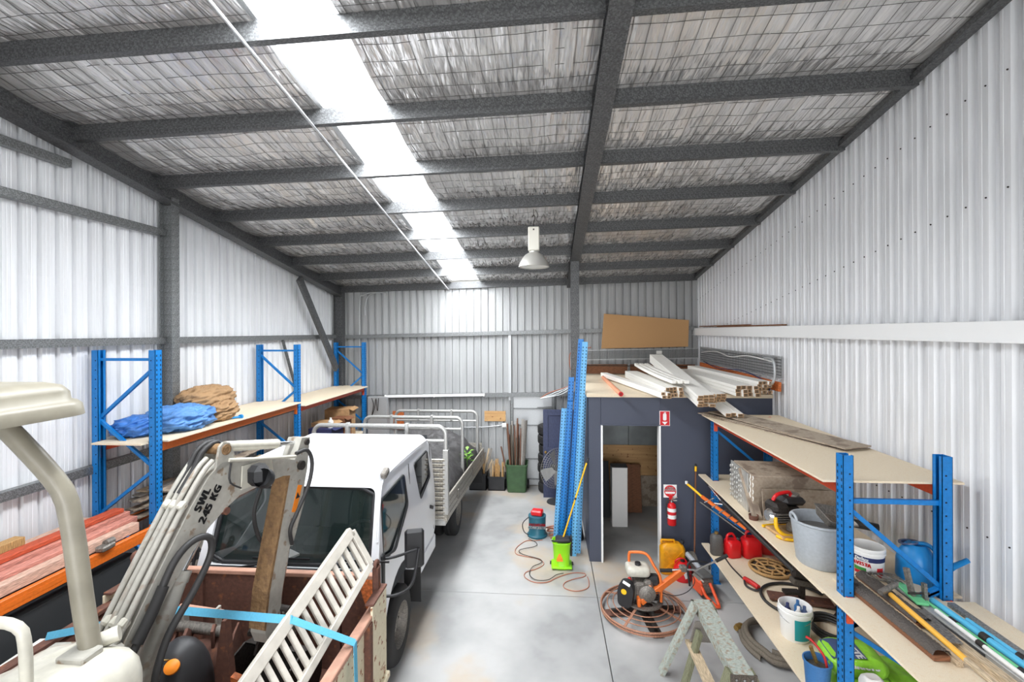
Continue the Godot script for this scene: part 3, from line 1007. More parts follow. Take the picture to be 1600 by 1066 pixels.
func right_rack() -> void:
	var off := Vector3(-2.6, 0, 4.5)
	var r := thing("pallet_rack", "blue and orange pallet rack along the right wall loaded with tools", "rack", -off)
	var xa := 2.26 + off.x
	var xb := 2.96 + off.x
	frame(r, xa, xb, -3.72 + off.z, 2.49, M.rack_blue, 1.0, [2.1, 1.48, 1.16, 0.72, 0.28], false)
	frame(r, xa, xb, -6.5 + off.z, 2.25, M.rack_blue, 1.0, [2.1, 1.5, 1.0, 0.5])
	frame(r, xa, xb, -1.25 + off.z, 1.7, M.rack_blue, 1.0, [1.5, 1.0, 0.5])
	put("tie", B.new().bar(Vector3(xa, 2.135, -3.72 + off.z), Vector3(xb, 2.135, -3.72 + off.z), 0.03, 0.035), M.rack_blue, r)
	put("brace", B.new().bar(Vector3(xa, 1.16, -3.72 + off.z), Vector3(xb, 1.5, -3.72 + off.z), 0.03, 0.035), M.rack_blue, r)
	for x in [xa, xb]:
		var f := -1.0 if x == xa else 1.0
		beam(r, x, 2.255, -3.78 + off.z, -6.44 + off.z, M.rack_red, f, 0.085)
		beam(r, x, 1.385, -3.78 + off.z, -6.44 + off.z, M.rack_red, f, 0.085)
		beam(r, x, 0.46, -3.78 + off.z, -6.44 + off.z, M.rack_red, f, 0.085)
		beam(r, x, 1.405, -1.31 + off.z, -3.66 + off.z, M.rack_red, f, 0.085)
		beam(r, x, 0.46, -1.31 + off.z, -3.66 + off.z, M.rack_red, f, 0.085)
	var g := "boards on the right rack"
	shelf("shelf_board", "pale chipboard top shelf on the right rack", Vector3(2.13, 2.255, -6.62), Vector3(3.16, 2.272, -3.772), M.chip, g)
	shelf("shelf_board", "chipboard middle shelf under the grey tub and the yellow framed engine", Vector3(2.12, 1.385, -6.44), Vector3(3.14, 1.402, -3.772), M.chip, g, [[-6.44, -6.74]])
	shelf("shelf_board", "chipboard shelf carrying the poles and screeds nearest the camera", Vector3(2.12, 1.405, -3.668), Vector3(3.14, 1.422, -1.3), M.chip, g, [[-3.668, -3.95]])
	shelf("shelf_board", "low plywood shelf under the red fuel cans", Vector3(2.12, 0.46, -6.44), Vector3(3.14, 0.478, -3.772), M.chip, g, [[-6.44, -6.62]])
	shelf("shelf_board", "low plywood shelf under the green bags", Vector3(2.12, 0.46, -3.668), Vector3(3.14, 0.478, -1.3), M.chip, g)

func side_way(x0: float) -> Transform3D:
	# polygon given as (z, y), pushed towards -x from x0
	return Transform3D(Basis(Vector3(0, 0, 1), Vector3.UP, Vector3(-1, 0, 0)), Vector3(x0, 0, 0))

func solid(parent: Node3D, b: B, op := CSGShape3D.OPERATION_UNION) -> CSGMesh3D:
	var c := CSGMesh3D.new()
	c.mesh = b.mesh()
	c.operation = op
	parent.add_child(c)
	return c

func v2(a: Array) -> Array:
	var p := []
	for q in a:
		p.append(Vector2(q[0], q[1]))
	return p

func smooth_outline(a: Array, r: float, n := 5) -> Array:
	# corners of a polygon replaced by arcs of about radius r
	var p := []
	var k := a.size()
	for i in k:
		var q: Vector2 = a[i]
		var d0: Vector2 = a[(i - 1 + k) % k] - q
		var d1: Vector2 = a[(i + 1) % k] - q
		var rr := minf(r, minf(d0.length(), d1.length()) * 0.45)
		var s := q + d0.normalized() * rr
		var e := q + d1.normalized() * rr
		for j in n + 1:
			var t := float(j) / n
			p.append(s.lerp(q, t).lerp(q.lerp(e, t), t))
	return p

func wheel(parent: Node3D, at: Vector3, r: float, w: float, out: float) -> void:
	# axis along x, dish facing out
	var b := Basis(Vector3(0, -1, 0) * out, Vector3(1, 0, 0) * out, Vector3(0, 0, 1))
	var tyre := B.new().lathe([[r * 0.58, -w / 2], [r * 0.8, -w / 2 - 0.004], [r * 0.94, -w * 0.46], [r * 0.985, -w * 0.38], [r, -w * 0.3], [r, -w * 0.17], [r - 0.012, -w * 0.16], [r - 0.012, -w * 0.12], [r, -w * 0.11], [r, w * 0.11], [r - 0.012, w * 0.12], [r - 0.012, w * 0.16], [r, w * 0.17], [r, w * 0.3], [r * 0.985, w * 0.38], [r * 0.94, w * 0.46], [r * 0.8, w / 2 + 0.004], [r * 0.58, w / 2]], 40, at, b)
	var o := put("tyre", tyre, M.rubber, parent, -parent.position)
	var rim := put("rim", B.new().lathe([[0.0, w * 0.2], [r * 0.2, w * 0.22], [r * 0.24, w * 0.1], [r * 0.42, 0.0], [r * 0.5, w * 0.2], [r * 0.55, w * 0.42], [r * 0.59, w * 0.5], [r * 0.6, w * 0.44]], 32, at, b), M.steel_worn, parent, -parent.position)
	var hs := B.new()
	var nuts := B.new()
	for i in 6:
		var a := TAU * i / 6
		hs.lathe([[0.0, 0.004], [r * 0.075, 0.0], [r * 0.08, -0.006]], 10, at + b * Vector3(r * 0.42 * cos(a), w * 0.06, r * 0.42 * sin(a)), b)
		nuts.lathe([[0.014, 0.0], [0.014, 0.03], [0.0, 0.032]], 6, at + b * Vector3(r * 0.28 * cos(a + 0.5), w * 0.06, r * 0.28 * sin(a + 0.5)), b)
	put("vent_holes", hs, M.hole, rim)
	put("wheel_nuts", nuts, M.steel_dark, rim)

func truck() -> void:
	var base := Vector3(-2.415, 0, -6.6)
	var t := thing("work_truck", "white crew cab work truck with alloy tray parked facing the camera", "truck", base)
	var o := -base
	var xr := -1.55
	var xl := -3.28
	# cab: side outline crossed with front outline, hollowed, with window openings
	var prof := smooth_outline(v2([[-4.10, 0.72], [-4.02, 1.02], [-4.06, 1.24], [-4.30, 2.0], [-4.50, 2.085], [-5.2, 2.125], [-5.98, 2.10], [-6.14, 1.9], [-6.16, 0.72]]), 0.13, 5)
	var inner := smooth_outline(v2([[-4.13, 0.80], [-4.07, 1.05], [-4.11, 1.26], [-4.34, 1.97], [-4.50, 2.04], [-5.2, 2.08], [-5.96, 2.06], [-6.09, 1.88], [-6.11, 0.80]]), 0.1, 5)
	var front := smooth_outline(v2([[xl, 0.5], [xr, 0.5], [xr + 0.01, 1.25], [xr - 0.05, 1.9], [xr - 0.14, 2.13], [xl + 0.14, 2.13], [xl + 0.05, 1.9], [xl - 0.01, 1.25]]), 0.12, 6)
	var frinner := smooth_outline(v2([[xl + 0.05, 0.55], [xr - 0.05, 0.55], [xr - 0.035, 1.25], [xr - 0.095, 1.88], [xr - 0.18, 2.085], [xl + 0.18, 2.085], [xl + 0.095, 1.88], [xl + 0.035, 1.25]]), 0.1, 6)
	var fwin := smooth_outline(v2([[-4.275, 1.84], [-4.97, 1.87], [-5.03, 1.52], [-4.56, 1.225], [-4.21, 1.31]]), 0.05)
	var rwin := smooth_outline(v2([[-5.36, 1.87], [-5.93, 1.885], [-5.99, 1.53], [-5.50, 1.40]]), 0.05)
	var shell_node := CSGCombiner3D.new()
	shell_node.name = "cab_shell"
	shell_node.position = o
	t.add_child(shell_node)
	solid(shell_node, B.new().prism(prof, 2.2, side_way(-1.3)))
	solid(shell_node, B.new().prism(front, 3.0, Transform3D(Basis(), Vector3(0, 0, -6.6))), CSGShape3D.OPERATION_INTERSECTION)
	var cav := CSGCombiner3D.new()
	cav.operation = CSGShape3D.OPERATION_SUBTRACTION
	shell_node.add_child(cav)
	solid(cav, B.new().prism(inner, 2.2, side_way(-1.3)))
	solid(cav, B.new().prism(frinner, 3.0, Transform3D(Basis(), Vector3(0, 0, -6.6))), CSGShape3D.OPERATION_INTERSECTION)
	solid(shell_node, B.new().prism(fwin, 2.4, side_way(-1.2)), CSGShape3D.OPERATION_SUBTRACTION)
	solid(shell_node, B.new().prism(rwin, 2.4, side_way(-1.2)), CSGShape3D.OPERATION_SUBTRACTION)
	# windscreen opening follows the slope
	var ws := smooth_outline(v2([[xl + 0.07, 1.27], [xr - 0.07, 1.27], [xr - 0.10, 1.95], [xl + 0.10, 1.95]]), 0.07)
	solid(shell_node, B.new().prism(ws, 0.6, Transform3D(Basis(), Vector3(0, 0, -4.42))), CSGShape3D.OPERATION_SUBTRACTION)
	# wheel arches
	var arch := []
	for i in 17:
		var a := PI * i / 16
		arch.append(Vector2(-4.72 + 0.52 * cos(a), 0.42 + 0.6 * sin(a)))
	arch.append(Vector2(-5.24, 0.4))
	arch.append(Vector2(-4.2, 0.4))
	solid(shell_node, B.new().prism(arch, 2.4, side_way(-1.2)), CSGShape3D.OPERATION_SUBTRACTION)
	shell_node.material_override = M.truck_white
	# glass
	var n := Vector3(0, 0.3, 1).normalized()
	var wsq := func(inset: float) -> Array:
		return [Vector3(xl + 0.06, 1.25, -4.075 - inset), Vector3(xr - 0.06, 1.25, -4.075 - inset), Vector3(xr - 0.09, 1.97, -4.30 - inset), Vector3(xl + 0.09, 1.97, -4.30 - inset)]
	var g: Array = wsq.call(0.012)
	var gl := B.new()
	gl.grid(func(u: float, v: float) -> Vector3:
		var a: Vector3 = g[0].lerp(g[1], u)
		var c: Vector3 = g[3].lerp(g[2], u)
		return a.lerp(c, v) + Vector3(0, 0, -0.05 * (2 * u - 1) * (2 * u - 1)), 12, 4)
	put("windscreen", gl, M.glass, t, o)
	var seal := []
	var sq := [Vector3(xl + 0.09, 1.285, -4.115), Vector3(xr - 0.09, 1.285, -4.115), Vector3(xr - 0.12, 1.94, -4.315), Vector3(xl + 0.12, 1.94, -4.315)]
	for i in 4:
		for k in 6:
			seal.append(sq[i].lerp(sq[(i + 1) % 4], (k + 0.5) / 6.0))
	put("windscreen_seal", B.new().tube(seal, 0.022, 8, true), M.black_trim, t, o)
	put("cowl", B.new().bar(Vector3(xl + 0.1, 1.23, -4.045), Vector3(xr - 0.1, 1.23, -4.045), 0.05, 0.1, Vector3(0, 1, -0.3), 0.01), M.black_trim, t, o)
	for x in [-2.2, -2.95]:
		var wp := put("wiper", B.new().tube([Vector3(x, 1.27, -4.02), Vector3(x + 0.55, 1.34, -4.07)], 0.009, 6).bar(Vector3(x + 0.2, 1.345, -4.085), Vector3(x + 0.75, 1.35, -4.085), 0.012, 0.016), M.black_trim, t, o)
		wp.set_meta("label", "black windscreen wiper")
	for s in [-1, 1]:
		var x: float = xr if s > 0 else xl
		for w in [["side_window", fwin], ["rear_side_window", rwin]]:
			var poly: Array = w[1]
			put(w[0], B.new().prism(poly, 0.006, Transform3D(Basis(Vector3(0, 0, 1), Vector3.UP, Vector3(-1, 0, 0)) * Basis(Vector3(0, 0, 1), 0.0), Vector3(x - s * 0.03, 0, 0))), M.dark_glass if w[0] == "rear_side_window" else M.glass, t, o)
			var ring := []
			for q in poly:
				ring.append(Vector3(x - s * (0.008 + maxf(0.0, (q.y - 1.3) * 0.075)), q.y, q.x))
			put("window_seal", B.new().tube(ring, 0.016, 6, true), M.black_trim, t, o)
		# door shut lines, drip rail and handles
		put("drip_rail", B.new().tube(curve([Vector3(x - s * 0.03, 1.5, -4.14), Vector3(x - s * 0.055, 1.93, -4.30), Vector3(x - s * 0.075, 2.0, -4.5), Vector3(x - s * 0.075, 2.02, -5.2), Vector3(x - s * 0.075, 2.0, -6.05)], 0.08), 0.012, 6), M.truck_white, t, o)
		put("shut_line", B.new().bar(Vector3(x + s * 0.004, 0.8, -5.2), Vector3(x - s * 0.045, 1.94, -5.14), 0.012, 0.006, Vector3(1, 0, 0)).bar(Vector3(x + s * 0.004, 0.8, -6.08), Vector3(x - s * 0.045, 1.94, -6.06), 0.012, 0.006, Vector3(1, 0, 0)), M.steel_dark, t, o)
		for z in [-5.02, -5.95]:
			put("door_handle", B.new().box(Vector3(x + s * 0.012, 1.14, z), Vector3(0.02, 0.045, 0.16), turned(-25, 0, 0), 0.008), M.black_trim, t, o)
		put("marker_lamp", B.new().box(Vector3(x - s * 0.06, 2.05, -4.43), Vector3(0.06, 0.06, 0.12), turned(20, 0, 0), 0.012), M.steel_worn, t, o)
		# mirrors on arms
		var m := put("mirror", B.new().box(Vector3(x + s * 0.22, 1.30, -4.47), Vector3(0.19, 0.38, 0.07), turned(0, s * 18, 0), 0.025), M.black_trim if s > 0 else M.machine_white, t, o)
		put("mirror_glass", B.new().box(Vector3(x + s * 0.215, 1.30, -4.509), Vector3(0.16, 0.34, 0.004), turned(0, s * 18, 0)), M.mirror, m)
		put("mirror_arm", B.new().tube(curve([Vector3(x, 1.32, -4.2), Vector3(x + s * 0.1, 1.33, -4.22), Vector3(x + s * 0.27, 1.33, -4.38)], 0.05), 0.014, 8).tube(curve([Vector3(x, 1.0, -4.15), Vector3(x + s * 0.14, 1.0, -4.18), Vector3(x + s * 0.25, 1.05, -4.3), Vector3(x + s * 0.28, 1.32, -4.42)], 0.05), 0.014, 8), M.black_trim, m)
		put("mirror_bracket", B.new().box(Vector3(x + s * 0.008, 1.2, -4.17), Vector3(0.03, 0.36, 0.07), Basis(), 0.01), M.black_trim, t, o)
	# shallow pressed ribs on the roof
	for i in 6:
		var x := lerpf(xl + 0.3, xr - 0.3, i / 5.0)
		put("roof_rib", B.new().tube([Vector3(x, 2.074, -4.55), Vector3(x, 2.096, -4.9), Vector3(x, 2.112, -5.2), Vector3(x, 2.104, -5.6), Vector3(x, 2.092, -5.9)], 0.0045, 6), M.galv, t, o)
	put("roof_seam", B.new().bar(Vector3(xl + 0.2, 2.1115, -5.2), Vector3(xr - 0.2, 2.1115, -5.2), 0.012, 0.006), M.rust_edge, t, o)
	put("roof_seam", B.new().bar(Vector3(xl + 0.2, 2.072, -4.56), Vector3(xr - 0.2, 2.072, -4.56), 0.006, 0.004), M.galv_dark, t, o)
	# cabin inside
	put("cabin_floor", B.new().box(Vector3(-2.415, 0.86, -5.1), Vector3(1.6, 0.04, 1.9)), M.cab_dark, t, o)
	put("cabin_lining", B.new().box(Vector3(-2.415, 1.45, -6.1), Vector3(1.56, 1.2, 0.01)).box(Vector3(-2.415, 2.035, -5.2), Vector3(1.34, 0.008, 1.5)).box(Vector3(xl + 0.06, 1.0, -5.1), Vector3(0.01, 0.42, 1.9)).box(Vector3(xr - 0.06, 1.0, -5.1), Vector3(0.01, 0.42, 1.9)), M.cab_dark, t, o)
	put("dashboard", B.new().loft([[Vector3(xl + 0.09, 1.0, -4.16), Vector3(xl + 0.09, 1.0, -4.55), Vector3(xl + 0.09, 1.22, -4.5), Vector3(xl + 0.09, 1.24, -4.2)], [Vector3(xr - 0.09, 1.0, -4.16), Vector3(xr - 0.09, 1.0, -4.55), Vector3(xr - 0.09, 1.22, -4.5), Vector3(xr - 0.09, 1.24, -4.2)]], true, false), M.cab_dark, t, o)
	for x in [-1.95, -2.45, -2.9]:
		var st := put("seat", B.new().box(Vector3(x, 1.12, -5.0), Vector3(0.44, 0.14, 0.46), Basis(), 0.04).box(Vector3(x, 1.42, -5.25), Vector3(0.44, 0.56, 0.13), turned(-8, 0, 0), 0.04), M.seat_cloth, t, o)
		put("headrest", B.new().box(Vector3(x, 1.77, -5.28), Vector3(0.24, 0.14, 0.08), Basis(), 0.03), M.seat_cloth, st)
	put("rear_bench", B.new().box(Vector3(-2.415, 1.1, -5.8), Vector3(1.5, 0.16, 0.42), Basis(), 0.04).box(Vector3(-2.415, 1.4, -6.02), Vector3(1.5, 0.55, 0.12), Basis(), 0.04), M.seat_cloth, t, o)
	put("steering_wheel", B.new().tube(arc(Vector3(-1.95, 1.3, -4.62), 0.19, 0, TAU * 23 / 24, 23, Vector3.RIGHT, Vector3(0, 0.75, -0.66)), 0.014, 8, true).bar(Vector3(-2.13, 1.3, -4.62), Vector3(-1.77, 1.3, -4.62), 0.03, 0.02), M.black_trim, t, o)
	# papers and odds and ends along the dash
	put("dash_papers", B.new().box(Vector3(-2.0, 1.245, -4.33), Vector3(0.3, 0.012, 0.2), turned(0, 20, 3)).box(Vector3(-2.6, 1.25, -4.36), Vector3(0.24, 0.02, 0.16), turned(0, -30, 0)), M.print_white, t, o)
	put("sun_visor", B.new().box(Vector3(-2.85, 1.93, -4.42), Vector3(0.5, 0.02, 0.16), turned(15, 0, 0)).box(Vector3(-1.98, 1.93, -4.42), Vector3(0.5, 0.02, 0.16), turned(15, 0, 0)), M.seat_cloth, t, o)
	put("bumper", B.new().box(Vector3(-2.415, 0.52, -4.04), Vector3(1.78, 0.26, 0.16), Basis(), 0.04), M.truck_white, t, o)
	for s in [-1, 1]:
		put("headlamp", B.new().box(Vector3(-2.415 + s * 0.68, 0.8, -4.05), Vector3(0.3, 0.17, 0.06), Basis(), 0.02), M.lamp_glass, t, o)
		put("mud_flap", B.new().box(Vector3(-2.415 + s * 0.82, 0.5, -5.28), Vector3(0.2, 0.42, 0.012)), M.rubber, t, o)
		put("side_step", B.new().box(Vector3(-2.415 + s * 0.83, 0.62, -5.72), Vector3(0.1, 0.2, 0.86), Basis(), 0.02), M.truck_white, t, o)
	# chassis, tray and hoops
	for x in [-2.8, -2.03]:
		put("chassis_rail", B.new().box(Vector3(x, 0.62, -6.9), Vector3(0.07, 0.16, 5.5)), M.steel_dark, t, o)
	for s in [-1, 1]:
		wheel(t, Vector3(-2.415 + s * 0.76, 0.38, -4.72), 0.38, 0.22, s)
		wheel(t, Vector3(-2.415 + s * 0.78, 0.38, -7.75), 0.38, 0.2, s)
		wheel(t, Vector3(-2.415 + s * 0.54, 0.38, -7.75), 0.38, 0.2, -s)
	put("front_axle", B.new().tube([Vector3(-3.1, 0.38, -4.72), Vector3(-1.73, 0.38, -4.72)], 0.05, 8), M.steel_dark, t, o)
	put("rear_axle", B.new().tube([Vector3(-3.1, 0.38, -7.75), Vector3(-1.73, 0.38, -7.75)], 0.07, 8).tube([Vector3(-2.415, 0.3, -7.75), Vector3(-2.415, 0.62, -7.75)], 0.09, 8), M.steel_dark, t, o)
	var tl := -3.36
	var tr := -1.42
	put("tray_floor", B.new().bar(Vector3(-2.39, 0.79, -6.28), Vector3(-2.39, 0.70, -9.72), 1.92, 0.06), M.alu, t, o)
	for i in 5:
		put("tray_bearer", B.new().box(Vector3(-2.39, 0.72 - i * 0.02, -6.5 - i * 0.72), Vector3(1.7, 0.08, 0.06)), M.steel_dark, t, o)
	for i in 13:
		var y := 0.86 + i * 0.066
		put("headboard_slat", B.new().box(Vector3(-2.39, y, -6.30), Vector3(1.9, 0.045, 0.02), turned(25, 0, 0)), M.alu_warm, t, o)
	for x in [tl + 0.02, tr - 0.02, -2.7, -2.08]:
		put("headboard_post", B.new().box(Vector3(x, 1.24, -6.33), Vector3(0.05, 0.9, 0.05)), M.alu_warm, t, o)
	for s in [-1, 1]:
		var x: float = tr if s > 0 else tl
		var slope := 0.16
		for i in 4:
			var y := 0.84 + i * 0.085
			put("gate_plank", B.new().bar(Vector3(x, y, -6.36), Vector3(x + s * 0.03, y - slope, -9.7), 0.03, 0.08, Vector3.UP, 0.008), M.alu_warm, t, o)
		for z in [-7.0, -8.3, -9.3]:
			put("gate_latch", B.new().box(Vector3(x + s * 0.03, 0.98 + (z + 6.4) * 0.045, z), Vector3(0.03, 0.14, 0.05), Basis(), 0.006), M.steel_worn, t, o)
		put("tail_guard", B.new().box(Vector3(x - s * 0.1, 0.5, -9.4), Vector3(0.3, 0.34, 0.02)), M.rubber, t, o)
	put("tail_gate", B.new().bar(Vector3(tl, 0.9, -9.72), Vector3(tr, 0.9, -9.72), 0.03, 0.34), M.alu_warm, t, o)
	for h in [[-6.33, 2.12, -3.34, -1.43, 0.9], [-8.05, 1.92, -3.3, -1.52, 0.9], [-9.62, 1.76, -3.26, -1.5, 0.8]]:
		var z: float = h[0]
		var y: float = h[1]
		var r := 0.12
		var p := [Vector3(h[2], h[4], z), Vector3(h[2], y - r, z)]
		p.append_array(arc(Vector3(h[2] + r, y - r, z), r, PI, PI / 2, 6, Vector3.RIGHT, Vector3.UP))
		p.append_array(arc(Vector3(h[3] - r, y - r, z), r, PI / 2, 0, 6, Vector3.RIGHT, Vector3.UP))
		p.append(Vector3(h[3], h[4], z))
		var clean := [p[0]]
		for q in p:
			if q.distance_to(clean[-1]) > 0.002:
				clean.append(q)
		var hp := put("hoop", B.new().tube(clean, 0.03, 12), M.alu, t, o)
		put("cross_tube", B.new().tube([Vector3(h[2], y - 0.2, z), Vector3(h[3], y - 0.2, z)], 0.02, 10), M.alu, hp)
		for x in [h[2] + 0.5, h[3] - 0.55]:
			put("clamp", B.new().box(Vector3(x, y - 0.08, z), Vector3(0.05, 0.24, 0.07), Basis(), 0.006), M.alu, hp)
	put("hoop_sleeve", B.new().box(Vector3(-1.43, 1.35, -6.33), Vector3(0.075, 0.9, 0.075), Basis(), 0.006), M.alu, t, o)
	# covered load
	var nz := FastNoiseLite.new()
	nz.seed = 15
	nz.frequency = 1.6
	nz.fractal_octaves = 3
	var tp := B.new()
	tp.grid(func(u: float, v: float) -> Vector3:
		var x := lerpf(-3.3, -1.47, u)
		var z := lerpf(-6.5, -9.72, v)
		var across := pow(sin(PI * clampf(u, 0.0, 1.0)), 0.55)
		var along := pow(sin(PI * clampf(v * 0.94 + 0.03, 0.0, 1.0)), 0.35)
		var y := 0.86 - 0.02 * v + (0.72 + 0.12 * sin(v * 9.0)) * across * along + 0.09 * nz.get_noise_2d(x * 1.2 + v * 0.7, z * 1.2) + 0.035 * nz.get_noise_2d(x * 6.0 + z * 2.0, z * 1.5)
		return Vector3(x, y, z), 48, 80)
	tag(put("load_tarp", tp, M.tarp_black, self), "dark tarpaulin heaped over the load on the truck tray", "tarpaulin")
	for i in 3:
		var x := -1.56 - 0.02 * i
		tag(put("timber_stake", B.new().bar(Vector3(x, 0.85, -6.62 - i * 0.22), Vector3(x - 0.02, 1.42 - i * 0.16, -6.66 - i * 0.22), 0.05, 0.05, Vector3.BACK), M.grey_wood), ["tallest grey timber stake standing inside the tray side", "middle grey timber stake standing inside the tray side", "shortest grey timber stake standing inside the tray side"][i], "stake", "stakes in the truck tray")
	var weed := thing("leafy_sprig", "green leafy sprig sticking out beside the tarpaulin on the truck", "plant", Vector3(-1.50, 1.0, -8.4))
	put("stem", B.new().tube([Vector3(0, -0.1, 0), Vector3(0, 0.1, 0), Vector3(0.03, 0.22, 0)], 0.006, 5), M.leaf, weed)
	for i in 16:
		var a := i * 2.4
		var d := Vector3(cos(a), 0.35 + 0.4 * rng.randf(), sin(a)).normalized()
		var p := Vector3(0, 0.02 + 0.014 * i, 0) + d * 0.03
		var w := d.cross(Vector3.UP).normalized() * 0.035
		var lf := B.new()
		lf.smooth()
		var tip := p + d * 0.13 + Vector3(0, -0.02, 0)
		var mid := p + d * 0.06 + Vector3(0, 0.012, 0)
		lf.tri(p, mid + w, mid); lf.tri(p, mid, mid - w); lf.tri(mid, mid + w, tip); lf.tri(mid, tip, mid - w)
		put("leaf", lf, M.leaf if i % 2 == 0 else M.leaf_back, weed)

func trailer() -> void:
	var base := Vector3(-2.46, 0, -2.1)
	var t := thing("plant_trailer", "rusty cream steel plant trailer standing nose to nose with the white truck", "trailer", base)
	var o := -base
	var xr := -1.37
	var xl := -3.56
	var z0 := -3.72
	var z1 := -0.3
	put("deck", B.new().box(Vector3((xl + xr) / 2, 0.6, (z0 + z1) / 2), Vector3(xr - xl, 0.06, z1 - z0)), M.rust, t, o)
	for s in [-1, 1]:
		var x: float = xr if s > 0 else xl
		var w := put("side_wall", B.new().box(Vector3(x - s * 0.03, 0.92, (z0 + z1) / 2), Vector3(0.012, 0.62, z1 - z0 - 0.06)), M.rusty_cream if s > 0 else M.rust, t, o)
		put("inner_skin", B.new().box(Vector3(x - s * 0.04, 0.92, (z0 + z1) / 2), Vector3(0.006, 0.6, z1 - z0 - 0.08)), M.rust, w)
		put("top_rail", B.new().box(Vector3(x - s * 0.02, 1.25, (z0 + z1) / 2), Vector3(0.075, 0.04, z1 - z0), Basis(), 0.006), M.rust_edge if s > 0 else M.rust, t, o)
		put("lower_ledge", B.new().box(Vector3(x + s * 0.01, 0.62, (z0 + z1) / 2), Vector3(0.09, 0.05, z1 - z0), Basis(), 0.006), M.rusty_cream, t, o)
		for z in [z0 + 0.32, z0 + 1.2, z0 + 2.1, z0 + 3.0]:
			put("stanchion", B.new().box(Vector3(x, 0.92, z), Vector3(0.05, 0.62, 0.06), Basis(), 0.005), M.rust if z < -3.3 else M.rusty_cream, t, o)
		put("corner_plate", B.new().box(Vector3(x + s * 0.012, 0.97, z0 + 0.14), Vector3(0.02, 0.72, 0.3), Basis(), 0.004), M.rusty_cream, t, o)
		put("corner_cap", B.new().box(Vector3(x - s * 0.01, 1.34, z0 + 0.13), Vector3(0.07, 0.02, 0.3), Basis(), 0.004), M.rust, t, o)
		# gate lug with a shackle
		put("gate_lug", B.new().box(Vector3(x - s * 0.04, 1.42, z0 + 0.05), Vector3(0.05, 0.22, 0.07), Basis(), 0.01).tube(arc(Vector3(x - s * 0.04, 1.53, z0 + 0.05), 0.035, 0, PI, 8, Vector3(0, 0, 1), Vector3.UP), 0.016, 8), M.rust, t, o)
		for z in [-1.5, -2.35]:
			put("mudguard", B.new().box(Vector3(x - s * 0.02, 0.5, z), Vector3(0.24, 0.02, 0.8)), M.rust, t, o)
			wheel(t, Vector3(x - s * 0.02, 0.3, z), 0.3, 0.19, s)
	put("gate", B.new().box(Vector3((xl + xr) / 2, 1.02, z0), Vector3(xr - xl - 0.1, 0.78, 0.02)), M.rust, t, o)
	put("gate_top", B.new().box(Vector3((xl + xr) / 2, 1.415, z0), Vector3(xr - xl - 0.1, 0.035, 0.06), Basis(), 0.005), M.rust_edge, t, o)
	for x in [-2.95, -2.25, -1.75]:
		put("gate_rib", B.new().box(Vector3(x, 1.02, z0 + 0.025), Vector3(0.05, 0.76, 0.03)), M.rust, t, o)
	put("gusset", B.new().prism(v2([[0, 0], [-0.16, 0], [0, -0.5]]), 0.01, Transform3D(Basis(), Vector3(-1.42, 1.4, z0 + 0.02))), M.orange_paint, t, o)
	put("axles", B.new().tube([Vector3(xl, 0.3, -1.5), Vector3(xr, 0.3, -1.5)], 0.03, 8).tube([Vector3(xl, 0.3, -2.35), Vector3(xr, 0.3, -2.35)], 0.03, 8), M.steel_dark, t, o)
	put("chassis", B.new().box(Vector3(-2.9, 0.52, -2.0), Vector3(0.08, 0.12, 3.4)).box(Vector3(-2.02, 0.52, -2.0), Vector3(0.08, 0.12, 3.4)), M.steel_dark, t, o)
	put("drawbar", B.new().bar(Vector3(-2.9, 0.52, -0.3), Vector3(-2.46, 0.5, 0.9), 0.08, 0.1).bar(Vector3(-2.02, 0.52, -0.3), Vector3(-2.46, 0.5, 0.9), 0.08, 0.1).bar(Vector3(-2.46, 0.0, 0.8), Vector3(-2.46, 0.5, 0.8), 0.07, 0.07), M.rust, t, o)

const DIG0 := Vector3(-2.222, 0, -2.2)
const DIG_D := Vector3(0.16686, 0, -0.98598)
const DIG_N := Vector3(0.98598, 0, 0.16686)

# a point of the digging arm: s forward along the boom, y as first measured, off to the right
func bp(s: float, y: float, off := 0.0) -> Vector3:
	return DIG0 + DIG_D * s * 1.1 + DIG_N * off * 1.1 + Vector3(0, 3.44 + 1.1 * (y - 3.44), 0)

func arm_plate(poly: Array, width: float, off := 0.0) -> B:
	var p := []
	for q in poly:
		p.append(Vector2(q[0] * 1.1, 3.44 + 1.1 * (q[1] - 3.44)))
	return B.new().prism(p, width * 1.1, Transform3D(Basis(DIG_D, Vector3.UP, DIG_N), DIG0 + DIG_N * (off - width / 2) * 1.1))

func pin(a: Vector3, half: float, r: float) -> B:
	return B.new().tube([a - DIG_N * half, a + DIG_N * half], r, 14)

